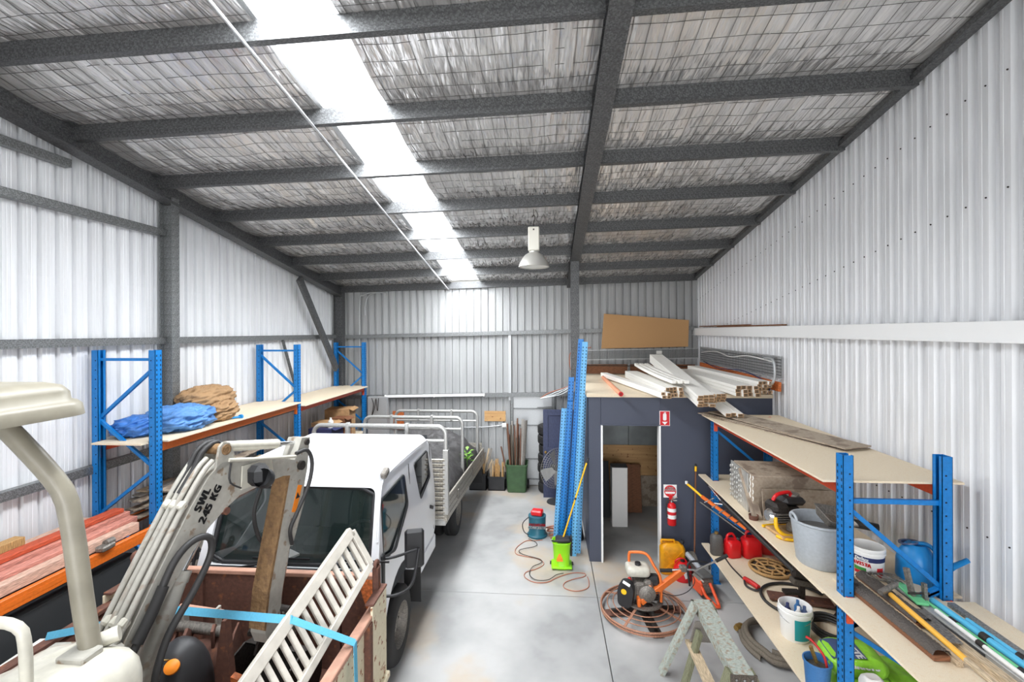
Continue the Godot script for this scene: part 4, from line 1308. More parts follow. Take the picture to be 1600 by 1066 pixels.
func excavator() -> void:
	var base := Vector3(-2.55, 0.63, -1.6)
	var t := thing("mini_excavator", "cream mini excavator on the trailer with canopy and worn boom", "excavator", base)
	var o := -base
	# undercarriage and house
	for s in [-1, 1]:
		var ring := []
		for i in 24:
			var a := TAU * i / 24
			ring.append(Vector3(-2.6 + s * 0.38, 0.86 + 0.2 * sin(a), -1.55 + (0.62 + 0.2 * absf(cos(a))) * signf(cos(a)) if absf(cos(a)) > 0.01 else -1.55))
		var trk := []
		for e in [-0.11, 0.11]:
			var rr := []
			for q in ring:
				rr.append(q + Vector3(e, 0, 0))
			trk.append(rr)
		put("track", B.new().loft(trk, true, false), M.rubber, t, o)
	put("slew_base", B.new().lathe([[0.0, 0.86], [0.32, 0.86], [0.32, 1.08], [0.0, 1.08]], 24, Vector3(-2.6, 0, -1.55)), M.steel_dark, t, o)
	put("house", B.new().box(Vector3(-2.55, 1.3, -1.5), Vector3(1.0, 0.44, 1.3), Basis(), 0.06), M.machine_cream, t, o)
	put("seat", B.new().box(Vector3(-2.75, 1.68, -1.6), Vector3(0.44, 0.12, 0.42), Basis(), 0.04).box(Vector3(-2.75, 1.98, -1.42), Vector3(0.44, 0.5, 0.1), turned(8, 0, 0), 0.04), M.black_trim, t, o)
	# engine hood beside the post: rounded shell
	var hood := B.new()
	var rings := []
	for q in [[0.0, 1.5, 0.0], [0.0, 1.88, 0.0], [0.012, 1.94, 0.012], [0.04, 1.985, 0.04], [0.09, 2.005, 0.09], [0.2, 2.012, 0.17]]:
		var rr := []
		for v in rounded(0.52 - q[0] * 2, 0.62 - q[2] * 2, maxf(0.12 - q[0], 0.02), 5):
			rr.append(Vector3(-1.99 + v.x, q[1], -1.72 - v.y))
		rings.append(rr)
	put("side_cover", hood.loft(rings), M.machine_white, t, o + Vector3(-0.115, 0, 0))
	put("body_panel", B.new().box(Vector3(-2.3, 1.84, -2.02), Vector3(0.36, 0.12, 0.3), turned(-4, 8, 0), 0.03), M.machine_cream, t, o)
	put("console_tube", B.new().tube([Vector3(-2.45, 1.92, -1.7), Vector3(-2.02, 2.03, -2.02)], 0.035, 12), M.machine_white, t, o)
	# canopy
	var can := B.new()
	var cr := []
	for q in [[0.0, 3.06, 0.02], [0.0, 3.11, 0.0], [0.02, 3.125, 0.03], [0.045, 3.135, 0.06], [0.05, 3.17, 0.065], [0.075, 3.2, 0.09], [0.12, 3.216, 0.13], [0.2, 3.218, 0.2], [0.32, 3.205, 0.32]]:
		var rr := []
		for v in rounded(1.06 - q[0] * 2, 1.16 - q[0] * 2, maxf(0.16 - q[2], 0.05), 6):
			rr.append(Vector3(-2.585 + v.x, q[1], -1.5 - v.y))
		cr.append(rr)
	put("canopy", can.loft(cr), M.machine_khaki, t, o + Vector3(-0.115, 0, 0))
	var pp := curve([Vector3(-2.43, 3.07, -1.86), Vector3(-2.36, 2.99, -1.88), Vector3(-2.19, 2.76, -1.92), Vector3(-2.135, 2.62, -1.925), Vector3(-2.07, 2.2, -1.925), Vector3(-2.035, 2.0, -1.925)], 0.06)
	put("canopy_post", B.new().tube(pp, 0.041, 14), M.machine_khaki, t, o + Vector3(-0.03, 0, 0))
	put("canopy_post", B.new().tube(curve([Vector3(-2.95, 3.07, -1.86), Vector3(-3.0, 2.6, -1.92), Vector3(-3.02, 1.5, -1.92)], 0.06), 0.047, 14), M.machine_white, t, o)
	put("post_plate", B.new().box(Vector3(-2.04, 2.02, -1.88), Vector3(0.13, 0.03, 0.1), Basis(), 0.006), M.machine_cream, t, o + Vector3(-0.03, 0, 0))
	put("grab_rail", B.new().tube(curve([Vector3(-2.5, 2.30, -1.60), Vector3(-2.2, 2.32, -1.62), Vector3(-2.08, 2.30, -1.64), Vector3(-2.05, 2.22, -1.65), Vector3(-2.055, 1.9, -1.66)], 0.03), 0.021, 12), M.machine_white, t, o)
	# boom
	var boom := v2([[-0.48, 1.36], [-0.3, 1.6], [-0.025, 1.99], [0.111, 2.2], [0.324, 2.511], [0.43, 2.64], [0.51, 2.695], [0.62, 2.69], [1.02, 2.586], [1.2, 2.52], [1.225, 2.47], [1.17, 2.43], [1.0, 2.474], [0.8, 2.476], [0.64, 2.467], [0.547, 2.428], [0.429, 2.36], [0.323, 2.262], [0.192, 2.12], [0.088, 1.98], [0.046, 1.9], [-0.2, 1.52], [-0.4, 1.26]])
	var bm := put("boom", arm_plate(boom, 0.14), M.machine_cream, t, o)
	put("boom_foot_pin", pin(bp(-0.4, 1.34), 0.14, 0.05), M.steel_dark, t, o)
	for s in [-1, 1]:
		put("cylinder_bracket", arm_plate(v2([[0.47, 2.64], [0.505, 2.79], [0.53, 2.81], [0.57, 2.8], [0.62, 2.69]]), 0.016, s * 0.062), M.machine_cream, bm)
	put("bracket_pin", pin(bp(0.545, 2.765), 0.085, 0.034), M.mud, bm)
	put("weld_pin", pin(bp(0.545, 2.41), 0.085, 0.024), M.rust, bm)
	put("boom_mark", B.new().box(bp(0.13, 2.105, 0.0712), Vector3(0.003, 0.15, 0.045), Basis(DIG_N, Vector3(DIG_D.x * 0.56, 0.83, DIG_D.z * 0.56), DIG_N.cross(Vector3(DIG_D.x * 0.56, 0.83, DIG_D.z * 0.56)))), M.print_white, bm)
	# lettering runs up the boom on its right-hand face
	var up := (bp(0.324, 2.511) - bp(0.111, 2.2)).normalized()
	var lt := func(words: String, s: float, y: float, h: float) -> void:
		lettering("lettering", words, h, Transform3D(Basis(up, DIG_N.cross(up), DIG_N), bp(s, y, 0.072)), M.print_black, bm)
	lt.call("SWL", 0.392, 2.53, 0.05)
	lt.call("245 KG", 0.44, 2.49, 0.05)
	lettering("lettering", "HI", 0.045, Transform3D(Basis(DIG_D, Vector3.UP, DIG_N), bp(0.87, 2.575, 0.072)), M.print_red, bm)
	# hydraulic lines on the back of the boom, their clamps and the hoses over the elbow
	for i in 4:
		var f: float = [0.055, 0.015, -0.025, -0.06][i]
		var lift := 0.03 + 0.012 * (i % 2)
		put("hydraulic_line", B.new().tube(curve([bp(-0.30, 1.66 + lift, f), bp(-0.04, 2.0 + lift, f), bp(0.10, 2.21 + lift, f), bp(0.31, 2.52 + lift, f), bp(0.42, 2.655 + lift, f), bp(0.47, 2.69 + lift, f)], 0.05), 0.016, 10), M.machine_cream, t, o)
	for c in [[0.29, 2.515], [-0.0, 2.075]]:
		for f in [0.05, 0.0, -0.045]:
			put("line_clamp", B.new().box(bp(c[0], c[1] + 0.015, f), Vector3(0.04, 0.05, 0.05), Basis(DIG_N, Vector3.UP, DIG_D) * turned(-35, 0, 0), 0.01), M.machine_white, t, o)
	for i in 2:
		var f := -0.015 - 0.04 * i
		put("hydraulic_hose", B.new().tube(curve([bp(0.33, 2.575, f), bp(0.42, 2.69, f), bp(0.475, 2.77, f), bp(0.56, 2.80, f), bp(0.62, 2.75, f)], 0.04), 0.018, 10), M.hose, t, o)
	for i in 3:
		var f: float = [0.05, 0.0, -0.05][i]
		put("hydraulic_hose", B.new().tube(curve([bp(-0.03, 2.03, f), bp(-0.1, 1.93, f - 0.03), bp(-0.16, 1.82, f - 0.02), bp(-0.16, 1.68, f), bp(-0.1, 1.5, f)], 0.04), 0.019, 10), M.hose, t, o)
	put("hydraulic_hose", B.new().tube(curve([bp(-0.16, 1.72, 0.09), bp(-0.02, 1.93, 0.10), bp(0.1, 2.1, 0.095), bp(0.2, 2.28, 0.1), bp(0.29, 2.355, 0.12), bp(0.37, 2.34, 0.14), bp(0.385, 2.24, 0.13), bp(0.30, 2.1, 0.12), bp(0.17, 1.95, 0.11), bp(0.1, 1.82, 0.12), bp(0.08, 1.7, 0.12), bp(0.03, 1.5, 0.12)], 0.03), 0.02, 10), M.hose, t, o)
	put("hose_sleeve", B.new().tube(curve([bp(0.02, 1.99, 0.1), bp(0.1, 2.1, 0.096), bp(0.15, 2.19, 0.098)], 0.03), 0.028, 10), M.rubber, t, o)
	# lift cylinder under the boom
	put("lift_cylinder", B.new().tube([bp(0.30, 2.16, 0.02), bp(-0.02, 1.55, 0.03)], 0.05, 16).tube([bp(0.31, 2.18, 0.02), bp(0.285, 2.13, 0.02)], 0.056, 16), M.machine_cream, t, o)
	put("lift_rod", B.new().tube([bp(0.52, 2.41, 0.0), bp(0.30, 2.16, 0.02)], 0.022, 12), M.chrome, t, o)
	# work lamp
	var lp := put("work_lamp", B.new().box(bp(0.71, 2.575, 0.14), Vector3(0.12, 0.14, 0.13), Basis(DIG_N, Vector3.UP, DIG_D), 0.035).lathe([[0.0, 0.0], [0.06, 0.005], [0.066, 0.03], [0.06, 0.06]], 16, bp(0.71, 2.55, 0.2), turned(60, 0, 0)), M.black_trim, t, o)
	put("lamp_bracket", arm_plate(v2([[0.64, 2.5], [0.65, 2.64], [0.88, 2.635], [0.9, 2.5]]), 0.01, 0.08), M.machine_white, lp)
	put("lamp_lead", B.new().tube(curve([bp(0.62, 2.52, 0.1), bp(0.55, 2.58, 0.09), bp(0.57, 2.68, 0.08)], 0.03), 0.006, 6), M.hose, lp)
	# stick cylinder on top
	put("stick_cylinder", B.new().tube([bp(0.60, 2.765), bp(1.02, 2.682)], 0.035, 16), M.machine_white, t, o)
	put("stick_rod", B.new().tube([bp(1.02, 2.682), bp(1.26, 2.635)], 0.016, 12), M.chrome, t, o)
	put("steel_pipe", B.new().tube(curve([bp(0.56, 2.70, 0.075), bp(0.8, 2.645, 0.085), bp(1.1, 2.58, 0.085)], 0.06), 0.012, 8), M.machine_white, t, o)
	# dipper with its caked front and bucket cylinder
	var dip := v2([[1.2, 2.685], [1.285, 2.67], [1.255, 2.45], [1.2, 2.26], [1.06, 1.93], [1.0, 1.7], [0.97, 1.45], [0.88, 1.42], [0.85, 1.5], [0.885, 1.75], [0.98, 2.1], [1.075, 2.45], [1.14, 2.57]])
	var dp := put("dipper", arm_plate(dip, 0.115), M.machine_cream, t, o)
	put("caked_mud", arm_plate(v2([[1.08, 2.462], [0.982, 2.1], [0.887, 1.75], [0.852, 1.52], [0.838, 1.53], [0.868, 1.76], [0.965, 2.11], [1.064, 2.47]]), 0.12), M.mud, dp)
	put("pivot_pin", pin(bp(1.165, 2.50), 0.1, 0.036), M.steel_dark, dp)
	put("rod_pin", pin(bp(1.245, 2.645), 0.08, 0.024), M.steel_dark, dp)
	put("warning_sticker", B.new().box(bp(1.145, 2.27, 0.0585), Vector3(0.002, 0.2, 0.05), Basis(DIG_N, Vector3(DIG_D.x * 0.36, 0.93, DIG_D.z * 0.36), DIG_N.cross(Vector3(DIG_D.x * 0.36, 0.93, DIG_D.z * 0.36)))), M.print_orange, dp)
	put("hazard_triangle", B.new().prism(v2([[-0.022, -0.02], [0.022, -0.02], [0.0, 0.024]]), 0.002, Transform3D(Basis(DIG_D, Vector3.UP, DIG_N), bp(1.15, 2.29, 0.0605))), M.print_black, dp)
	put("bucket_cylinder", B.new().tube([bp(1.235, 2.27, 0.03), bp(1.09, 1.96, 0.03)], 0.032, 14), M.machine_cream, t, o)
	put("bucket_rod", B.new().tube([bp(1.09, 1.96, 0.03), bp(1.0, 1.6, 0.03)], 0.016, 12), M.chrome, t, o)
	put("hydraulic_hose", B.new().tube(curve([bp(1.1, 2.6, 0.09), bp(1.2, 2.6, 0.1), bp(1.24, 2.5, 0.11), bp(1.2, 2.35, 0.11), bp(1.1, 2.2, 0.1), bp(1.04, 2.1, 0.09), bp(1.08, 1.98, 0.07)], 0.03), 0.015, 10), M.hose, t, o)
	put("hydraulic_hose", B.new().tube(curve([bp(1.0, 2.45, -0.08), bp(0.93, 2.25, -0.1), bp(0.95, 2.08, -0.09), bp(1.0, 1.98, -0.07)], 0.03), 0.015, 10), M.hose, t, o)
	# linkage and bucket
	for s in [-1, 1]:
		put("link", B.new().bar(bp(1.0, 1.58, s * 0.085), bp(1.07, 1.34, s * 0.085), 0.018, 0.06), M.steel_worn, t, o)
	put("link_pin", pin(bp(1.0, 1.58), 0.13, 0.025), M.steel_dark, t, o)
	put("bucket_pin", pin(bp(0.91, 1.45), 0.13, 0.028), M.steel_dark, t, o)
	var bk := bucket_shape(0.5)
	var bo := put("bucket", bk, M.steel_dark, t)
	bo.transform = Transform3D(Basis(DIG_N, Vector3.UP, -DIG_D), bp(0.96, 1.12) - base)

# an open digging bucket, mouth towards +z, width w along x
func bucket_shape(w: float) -> B:
	var b := B.new()
	var out := []
	for i in 9:
		var a := PI * 0.5 + PI * 0.95 * i / 8
		out.append(Vector2(0.22 * cos(a) - 0.02, 0.22 * sin(a)))
	b.smooth()
	for i in 8:
		var p: Vector2 = out[i]
		var q: Vector2 = out[i + 1]
		b.quad(Vector3(-w / 2, p.y, p.x), Vector3(w / 2, p.y, p.x), Vector3(w / 2, q.y, q.x), Vector3(-w / 2, q.y, q.x))
		b.quad(Vector3(w / 2, p.y * 0.94, p.x * 0.94), Vector3(-w / 2, p.y * 0.94, p.x * 0.94), Vector3(-w / 2, q.y * 0.94, q.x * 0.94), Vector3(w / 2, q.y * 0.94, q.x * 0.94))
	var side := out.duplicate()
	side.append(Vector2(0.14, -0.2))
	side.append(Vector2(0.1, 0.18))
	for s in [-1, 1]:
		b.prism(side, 0.014, Transform3D(Basis(Vector3(0, 0, 1), Vector3.UP, Vector3(-1, 0, 0)), Vector3(s * w / 2 + 0.007, 0, 0)))
	b.box(Vector3(0, -0.215, 0.07), Vector3(w + 0.03, 0.02, 0.16))
	for i in 4:
		b.bar(Vector3(lerpf(-w * 0.42, w * 0.42, i / 3.0), -0.215, 0.13), Vector3(lerpf(-w * 0.42, w * 0.42, i / 3.0), -0.23, 0.25), 0.04, 0.025)
	for s in [-1, 1]:
		b.prism(v2([[-0.1, 0.2], [0.06, 0.2], [0.0, 0.34], [-0.06, 0.34]]), 0.02, Transform3D(Basis(Vector3(0, 0, 1), Vector3.UP, Vector3(-1, 0, 0)), Vector3(s * 0.09 + 0.01, 0, 0)))
	return b

func trailer_load() -> void:
	# spare bucket lying behind the dipper
	var b := thing("excavator_bucket", "rusty spare digging bucket with pins lying in the trailer by its gate", "bucket", Vector3(-2.66, 0.63, -3.40))
	var o := put("shell", bucket_shape(0.42), M.rust, b)
	o.transform = Transform3D(turned(-25, 200, 0), Vector3(0, 0.30, 0))
	put("pin", B.new().tube([Vector3(-0.2, 0.68, 0.03), Vector3(0.16, 0.66, 0.05)], 0.024, 12), M.rust_edge, b)
	put("pin", B.new().tube([Vector3(-0.28, 0.56, 0.06), Vector3(0.22, 0.54, 0.08)], 0.04, 14), M.steel_worn, b)
	for x in [-0.17, 0.1]:
		put("ear", B.new().bar(Vector3(x, 0.34, 0.0), Vector3(x + 0.02, 0.7, 0.05), 0.05, 0.02, Vector3.RIGHT), M.machine_cream, b)
	var c := thing("ripper_tine", "brown rusty ripper tine pointing up beside the black tank", "tool", Vector3(-2.30, 0.63, -3.1))
	put("shank", B.new().loft([[Vector3(-0.06, 0.0, -0.03), Vector3(-0.06, 0.0, 0.03), Vector3(0.08, 0.0, 0.03), Vector3(0.08, 0.0, -0.03)], [Vector3(-0.05, 0.4, -0.03), Vector3(-0.05, 0.4, 0.03), Vector3(0.06, 0.4, 0.03), Vector3(0.06, 0.4, -0.03)], [Vector3(-0.03, 0.6, -0.03), Vector3(-0.03, 0.6, 0.03), Vector3(0.04, 0.6, 0.03), Vector3(0.04, 0.6, -0.03)], [Vector3(0.0, 0.78, -0.03), Vector3(0.0, 0.78, 0.03), Vector3(0.025, 0.78, 0.03), Vector3(0.025, 0.78, -0.03)]], true, false), M.rust, c)
	put("tooth", B.new().bar(Vector3(0.05, 0.36, 0), Vector3(0.3, 0.3, 0.02), 0.05, 0.06), M.orange_paint, c)
	var k := thing("hydraulic_tank", "round black tank with a yellow filler cap in the trailer", "tank", Vector3(-2.52, 0.63, -2.96))
	var prof := []
	for i in 13:
		var a := -PI / 2 + PI * i / 12
		prof.append([0.2 * cos(a) + 0.0001, 0.36 + 0.36 * sin(a)])
	prof[0] = [0.0, 0.0]
	put("body", B.new().lathe(prof, 28), M.black_plastic, k)
	put("filler_cap", B.new().lathe([[0.04, 0.0], [0.044, 0.006], [0.044, 0.028], [0.036, 0.034], [0.0, 0.036]], 20, Vector3(0.06, 0.62, 0.13), turned(42, 0, -18)), M.print_orange, k)
	put("neck", B.new().lathe([[0.03, -0.03], [0.03, 0.0]], 16, Vector3(0.06, 0.62, 0.13), turned(42, 0, -18)), M.black_plastic, k)
	put("cap_tether", B.new().tube(arc(Vector3(-0.01, 0.66, 0.12), 0.028, 0, TAU * 15 / 16, 15, Vector3.RIGHT, Vector3(0, 0.5, 0.8)), 0.006, 6, true), M.brass, k)
	# slatted gate leaning along the trailer side
	var sc := func(p: Vector3) -> Vector3: return Vector3(0, 3.44, 0) + (p - Vector3(0, 3.44, 0)) * 0.965
	var la: Vector3 = sc.call(Vector3(-1.63, 1.795, -3.69))
	var lb: Vector3 = sc.call(Vector3(-1.93, 1.12, -2.28))
	var ra: Vector3 = sc.call(Vector3(-1.472, 1.522, -3.69))
	var rb: Vector3 = lb + (ra - la) * 1.12
	var g := thing("slatted_gate", "off-white louvred gate lying along the trailer under a blue strap", "gate", Vector3(-1.65, 0.63, -2.9))
	var go := -g.position
	var nrm := (lb - la).cross(ra - la).normalized()
	if nrm.y < 0:
		nrm = -nrm
	put("long_rail", B.new().bar(la, lb, 0.075, 0.05, nrm, 0.004), M.gate_white, g, go)
	put("long_rail", B.new().bar(ra, rb, 0.05, 0.05, nrm, 0.004), M.gate_white, g, go)
	put("end_rail", B.new().bar(la, ra, 0.05, 0.05, nrm, 0.004), M.gate_white, g, go)
	put("end_rail", B.new().bar(lb, rb, 0.05, 0.05, nrm, 0.004), M.gate_white, g, go)
	for i in 21:
		var f := (i + 0.8) / 21.8
		var a := la.lerp(lb, f)
		var c2 := ra.lerp(rb, f)
		var along := (lb - la).normalized()
		put("slat", B.new().bar(a, c2, 0.034, 0.006, (nrm + along * 0.7).normalized()).bar(a - nrm * 0.012 + along * 0.014, c2 - nrm * 0.012 + along * 0.014, 0.006, 0.022, nrm), M.gate_white, g, go)
	# strap over gate and trailer side
	var gp := la.lerp(lb, 0.478) + nrm * 0.032
	var rp := Vector3(-1.345, 1.285, -3.1)
	var st := thing("ratchet_strap", "pale blue webbing strap stretched over the slatted gate and trailer side", "strap", Vector3(-1.7, 0.63, -3.0))
	var so := -st.position
	put("webbing", B.new().bar(gp, Vector3(-2.62, 1.50, -3.03), 0.05, 0.004, Vector3(0, 0.5, 0.8)).bar(Vector3(-2.62, 1.50, -3.03), Vector3(-3.56, 1.29, -3.0), 0.05, 0.004, Vector3(0, 0.5, 0.8)), M.strap_blue, st, so)
	put("webbing", B.new().bar(gp, rp, 0.05, 0.004, Vector3(0.4, 0.9, 0.3)), M.strap_blue, st, so)
	put("webbing", B.new().bar(rp, Vector3(-1.33, 0.66, -3.1), 0.05, 0.004, Vector3(1, 0, 0)), M.strap_blue, st, so)

func tyre_mesh(r: float, w: float) -> B:
	var p := [[r * 0.6, 0.0], [r * 0.85, -0.002], [r * 0.96, w * 0.08], [r * 0.99, w * 0.16]]
	for i in 4:
		var y := w * (0.2 + i * 0.155)
		p.append_array([[r, y], [r, y + w * 0.11], [r - 0.012, y + w * 0.115], [r - 0.012, y + w * 0.15]])
	p.append_array([[r * 0.99, w * 0.84], [r * 0.96, w * 0.92], [r * 0.85, w], [r * 0.6, w], [r * 0.58, w * 0.8], [r * 0.7, w * 0.5], [r * 0.58, w * 0.2], [r * 0.6, 0.0]])
	return B.new().lathe(p, 32)

func back_of_shed() -> void:
	# green bin full of pipes
	var b := thing("wheelie_bin", "dark green wheelie bin without lid standing by the back wall", "bin", Vector3(-0.69, 0, -9.98))
	var rings := []
	for q in [[0.0, 0.38, 0.34], [0.015, 0.40, 0.36], [0.5, 0.45, 0.42], [0.56, 0.46, 0.43], [0.565, 0.48, 0.45], [0.6, 0.48, 0.45], [0.6, 0.44, 0.41], [0.05, 0.37, 0.33]]:
		var rr := []
		for v in rounded(q[1], q[2], 0.05, 4):
			rr.append(Vector3(v.x, q[0], -v.y))
		rings.append(rr)
	put("body", B.new().loft(rings, true, false), M.bin_green, b)
	put("handle", B.new().tube([Vector3(-0.2, 0.57, -0.25), Vector3(0.2, 0.57, -0.25)], 0.015, 8), M.bin_green, b)
	for s in [-1, 1]:
		put("wheel", B.new().tube([Vector3(s * 0.215, 0.09, -0.16), Vector3(s * 0.25, 0.09, -0.16)], 0.09, 16), M.rubber, b)
	var cols := [M.pipe_brown, M.pipe_white, M.steel_worn, M.pipe_brown, M.hose_grey, M.pipe_white]
	var look := ["brown", "off-white", "grey steel", "dark brown", "dull grey", "pale"]
	for i in 26:
		var x := rng.randf_range(-0.15, 0.15)
		var z := rng.randf_range(-0.13, 0.13)
		var top := Vector3(x * 1.35 + rng.randf_range(-0.05, 0.05), rng.randf_range(1.15, 1.6), z * 1.2 + rng.randf_range(-0.05, 0.05))
		if i == 0:
			x = -0.15; top = Vector3(-0.34, 0.95, 0.05)
		var o := put("pipe_length", B.new().tube([Vector3(x * 0.9, 0.06, z * 0.9), top], rng.randf_range(0.013, 0.022), 7), cols[i % 6], self, Vector3(-0.69, 0, -9.98))
		tag(o, "%s length of pipe standing in the green bin" % look[i % 6] if i > 0 else "steel pipe leaning furthest left out of the green bin", "pipe", "pipes and rods in the green bin")
	# crates of offcuts
	for k in 2:
		var c := thing("crate", ["black plastic crate with a pale sticker holding long timber offcuts", "low black crate packed with short pale sticks beside the bin"][k], "crate", Vector3([-1.54, -1.13][k], 0, -10.08), 0.0, "black crates by the back wall")
		var w := 0.37
		var h: float = [0.36, 0.3][k]
		put("base", B.new().box(Vector3(0, 0.01, 0), Vector3(w, 0.02, 0.36)), M.black_plastic, c)
		for s in [-1, 1]:
			put("side", B.new().box(Vector3(s * (w / 2 - 0.006), h / 2, 0), Vector3(0.012, h, 0.36)), M.black_plastic, c)
			put("end", B.new().box(Vector3(0, h / 2, s * 0.174), Vector3(w, h, 0.012)), M.black_plastic, c)
		put("rim", B.new().box(Vector3(0, h - 0.015, 0.185), Vector3(w + 0.02, 0.03, 0.012)), M.black_plastic, c)
		if k == 0:
			put("sticker", B.new().box(Vector3(0.02, 0.2, 0.1815), Vector3(0.09, 0.06, 0.002)), M.print_white, c)
	for i in 14:
		var x := -1.54 + rng.randf_range(-0.14, 0.14)
		var z := -10.08 + rng.randf_range(-0.12, 0.12)
		tag(put("timber_offcut", B.new().bar(Vector3.ZERO, Vector3(rng.randf_range(-0.05, 0.26), rng.randf_range(0.55, 0.86), rng.randf_range(-0.1, 0.02)), 0.035, 0.012, Vector3.BACK), [M.grey_wood, M.pale_wood, M.stick_wood][i % 3], self, Vector3(x, 0.025, z)), "weathered timber offcut sticking out of the crate with the sticker", "offcut", "offcuts in the stickered crate")
	for i in 34:
		var x := -1.13 + rng.randf_range(-0.16, 0.16)
		var z := -10.08 + rng.randf_range(-0.14, 0.14)
		tag(put("pale_stick", B.new().bar(Vector3.ZERO, Vector3(rng.randf_range(-0.03, 0.03), rng.randf_range(0.46, 0.6), rng.randf_range(-0.02, 0.02)), 0.02, 0.012, Vector3.BACK), M.stick_wood if i % 3 else M.pale_wood, self, Vector3(x, 0.025, z)), "short pale stick in the low black crate", "stick", "sticks in the low crate")
	# tyres
	for i in 7:
		tag(put("stacked_tyre", tyre_mesh(0.30, 0.2), M.rubber, self, Vector3(0.07 + 0.015 * sin(i * 2.0), i * 0.205, -9.99)), "black tyre, number %s from the floor in the stack behind the blue door" % ["one", "two", "three", "four", "five", "six", "seven"][i], "tyre", "stacked tyres")
	# loose blue door
	var d := thing("loose_door", "loose dark blue panelled door standing in front of the tyres", "door", Vector3(0.2, 0, -9.58))
	var dl := func(x: float, y: float, w: float, h: float, called: String) -> void:
		put(called, B.new().box(Vector3(x, y, 0), Vector3(w, h, 0.036), Basis(), 0.003), M.door_blue, d)
	dl.call(-0.265, 0.91, 0.1, 1.82, "stile")
	dl.call(0.265, 0.91, 0.1, 1.82, "stile")
	dl.call(0.0, 1.76, 0.43, 0.12, "rail")
	dl.call(0.0, 0.98, 0.43, 0.1, "rail")
	dl.call(0.0, 0.1, 0.43, 0.2, "rail")
	put("panel", B.new().box(Vector3(0, 1.365, -0.008), Vector3(0.45, 0.68, 0.012)), M.door_blue, d)
	put("panel", B.new().box(Vector3(0, 0.565, -0.008), Vector3(0.45, 0.74, 0.012)), M.door_blue, d)
	put("knob", B.new().lathe([[0.012, 0.0], [0.012, 0.03], [0.026, 0.04], [0.028, 0.055], [0.018, 0.068], [0.0, 0.07]], 14, Vector3(-0.265, 0.95, 0.018), turned(90, 0, 0)), M.brass, d)
	# fan head in its wire cage
	var f := thing("drum_fan", "wire caged fan leaning against the loose blue door", "fan", Vector3(0.15, 0, -9.28))
	var fb := turned(0, 38, 0)
	var fc := Vector3(0, 0.70, 0)
	for i in 9:
		var r := 0.06 + i * 0.042
		put("cage_ring", B.new().tube(arc(fc + fb * Vector3(0, 0, 0.1 - 0.1 * pow(r / 0.4, 2)), r, 0, TAU * 31 / 32, 31, fb.x, Vector3.UP), 0.003, 5, true), M.fan_wire, f)
	var wires := B.new()
	for i in 48:
		var a := TAU * i / 48
		var p := []
		for j in 6:
			var r := 0.05 + j * 0.07
			p.append(fc + fb * Vector3(r * cos(a + j * 0.06), r * sin(a + j * 0.06), 0.1 - 0.1 * pow(r / 0.4, 2)))
		wires.tube(p, 0.0022, 4)
	put("cage_wires", wires, M.fan_wire, f).set_meta("kind", "stuff")
	for i in 4:
		var a := TAU * i / 4 + 0.3
		var bl := B.new()
		bl.grid(func(u: float, v: float) -> Vector3:
			var r := lerpf(0.07, 0.36, u)
			var an := a + (v - 0.5) * (0.9 - 0.3 * u)
			return fc + fb * Vector3(r * cos(an), r * sin(an), (v - 0.5) * 0.1), 6, 5)
		put("blade", bl, M.alu, f)
	put("hub", B.new().lathe([[0.0, 0.12], [0.05, 0.115], [0.055, 0.1], [0.055, -0.12], [0.0, -0.12]], 16, fc, fb * turned(90, 0, 0)), M.cab_dark, f)
	put("stand", B.new().tube([Vector3(0, 0.02, -0.06), fc + Vector3(0, 0, -0.08)], 0.018, 8).lathe([[0.0, 0.0], [0.2, 0.0], [0.19, 0.02], [0.03, 0.04], [0.0, 0.04]], 20, Vector3(0, 0, -0.05)), M.cab_dark, f)
	# on the back wall
	tag(put("plywood_square", B.new().box(Vector3.ZERO, Vector3(0.48, 0.23, 0.018), Basis(), 0.002), M.plywood, self, Vector3(-1.205, 1.535, -10.325)), "small rectangle of orange plywood fixed to the back wall", "board")
	var bt := thing("batten_light", "long unlit white batten light fixed along the back wall", "light fitting", Vector3(-2.57, 2.0, -10.22))
	put("body", B.new().box(Vector3.ZERO, Vector3(2.3, 0.055, 0.05), turned(0, 0, 1.3), 0.01), M.white_trim, bt)
	for x in [-1.13, 0.0, 1.13]:
		put("end_cap", B.new().box(Vector3(x, x * 0.0227, 0.003), Vector3(0.03, 0.07, 0.06), turned(0, 0, 1.3), 0.006), M.white_plastic, bt)
	var pb := thing("power_outlet", "white power outlet at the end of a conduit on the back wall", "outlet", Vector3(-0.995, 1.335, -10.31))
	put("box", B.new().box(Vector3.ZERO, Vector3(0.1, 0.09, 0.05), Basis(), 0.008), M.white_plastic, pb)
	put("conduit", B.new().tube(curve([Vector3(-1.0, -0.06, 0), Vector3(-0.5, -0.05, 0), Vector3(-0.05, 0.0, 0)], 0.1), 0.012, 6), M.galv_clean, pb)
	for i in 2:
		var x := -4.32 + i * 0.13
		tag(put("wall_conduit", B.new().tube(curve([Vector3(0.5, 0, 0.02), Vector3(0.28, 0.02, 0.0), Vector3(0.08, -0.06, 0), Vector3(0, -0.28, 0), Vector3(0, -0.5 - 1.9 * (1 - i), 0)], 0.06), 0.014, 8), M.galv_clean, self, Vector3(x, 4.33, -10.29)), ["long grey conduit bending down the back wall near the corner", "short grey conduit bending beside the long one near the corner"][i], "conduit", "conduits on the back wall")
	tag(put("switchboard", B.new().box(Vector3(0, 0, 0), Vector3(0.46, 0.95, 0.16), Basis(), 0.01), M.galv_clean, self, Vector3(-3.86, 1.5, -10.22)), "pale grey metal cabinet on the back wall behind the left rack", "cabinet")
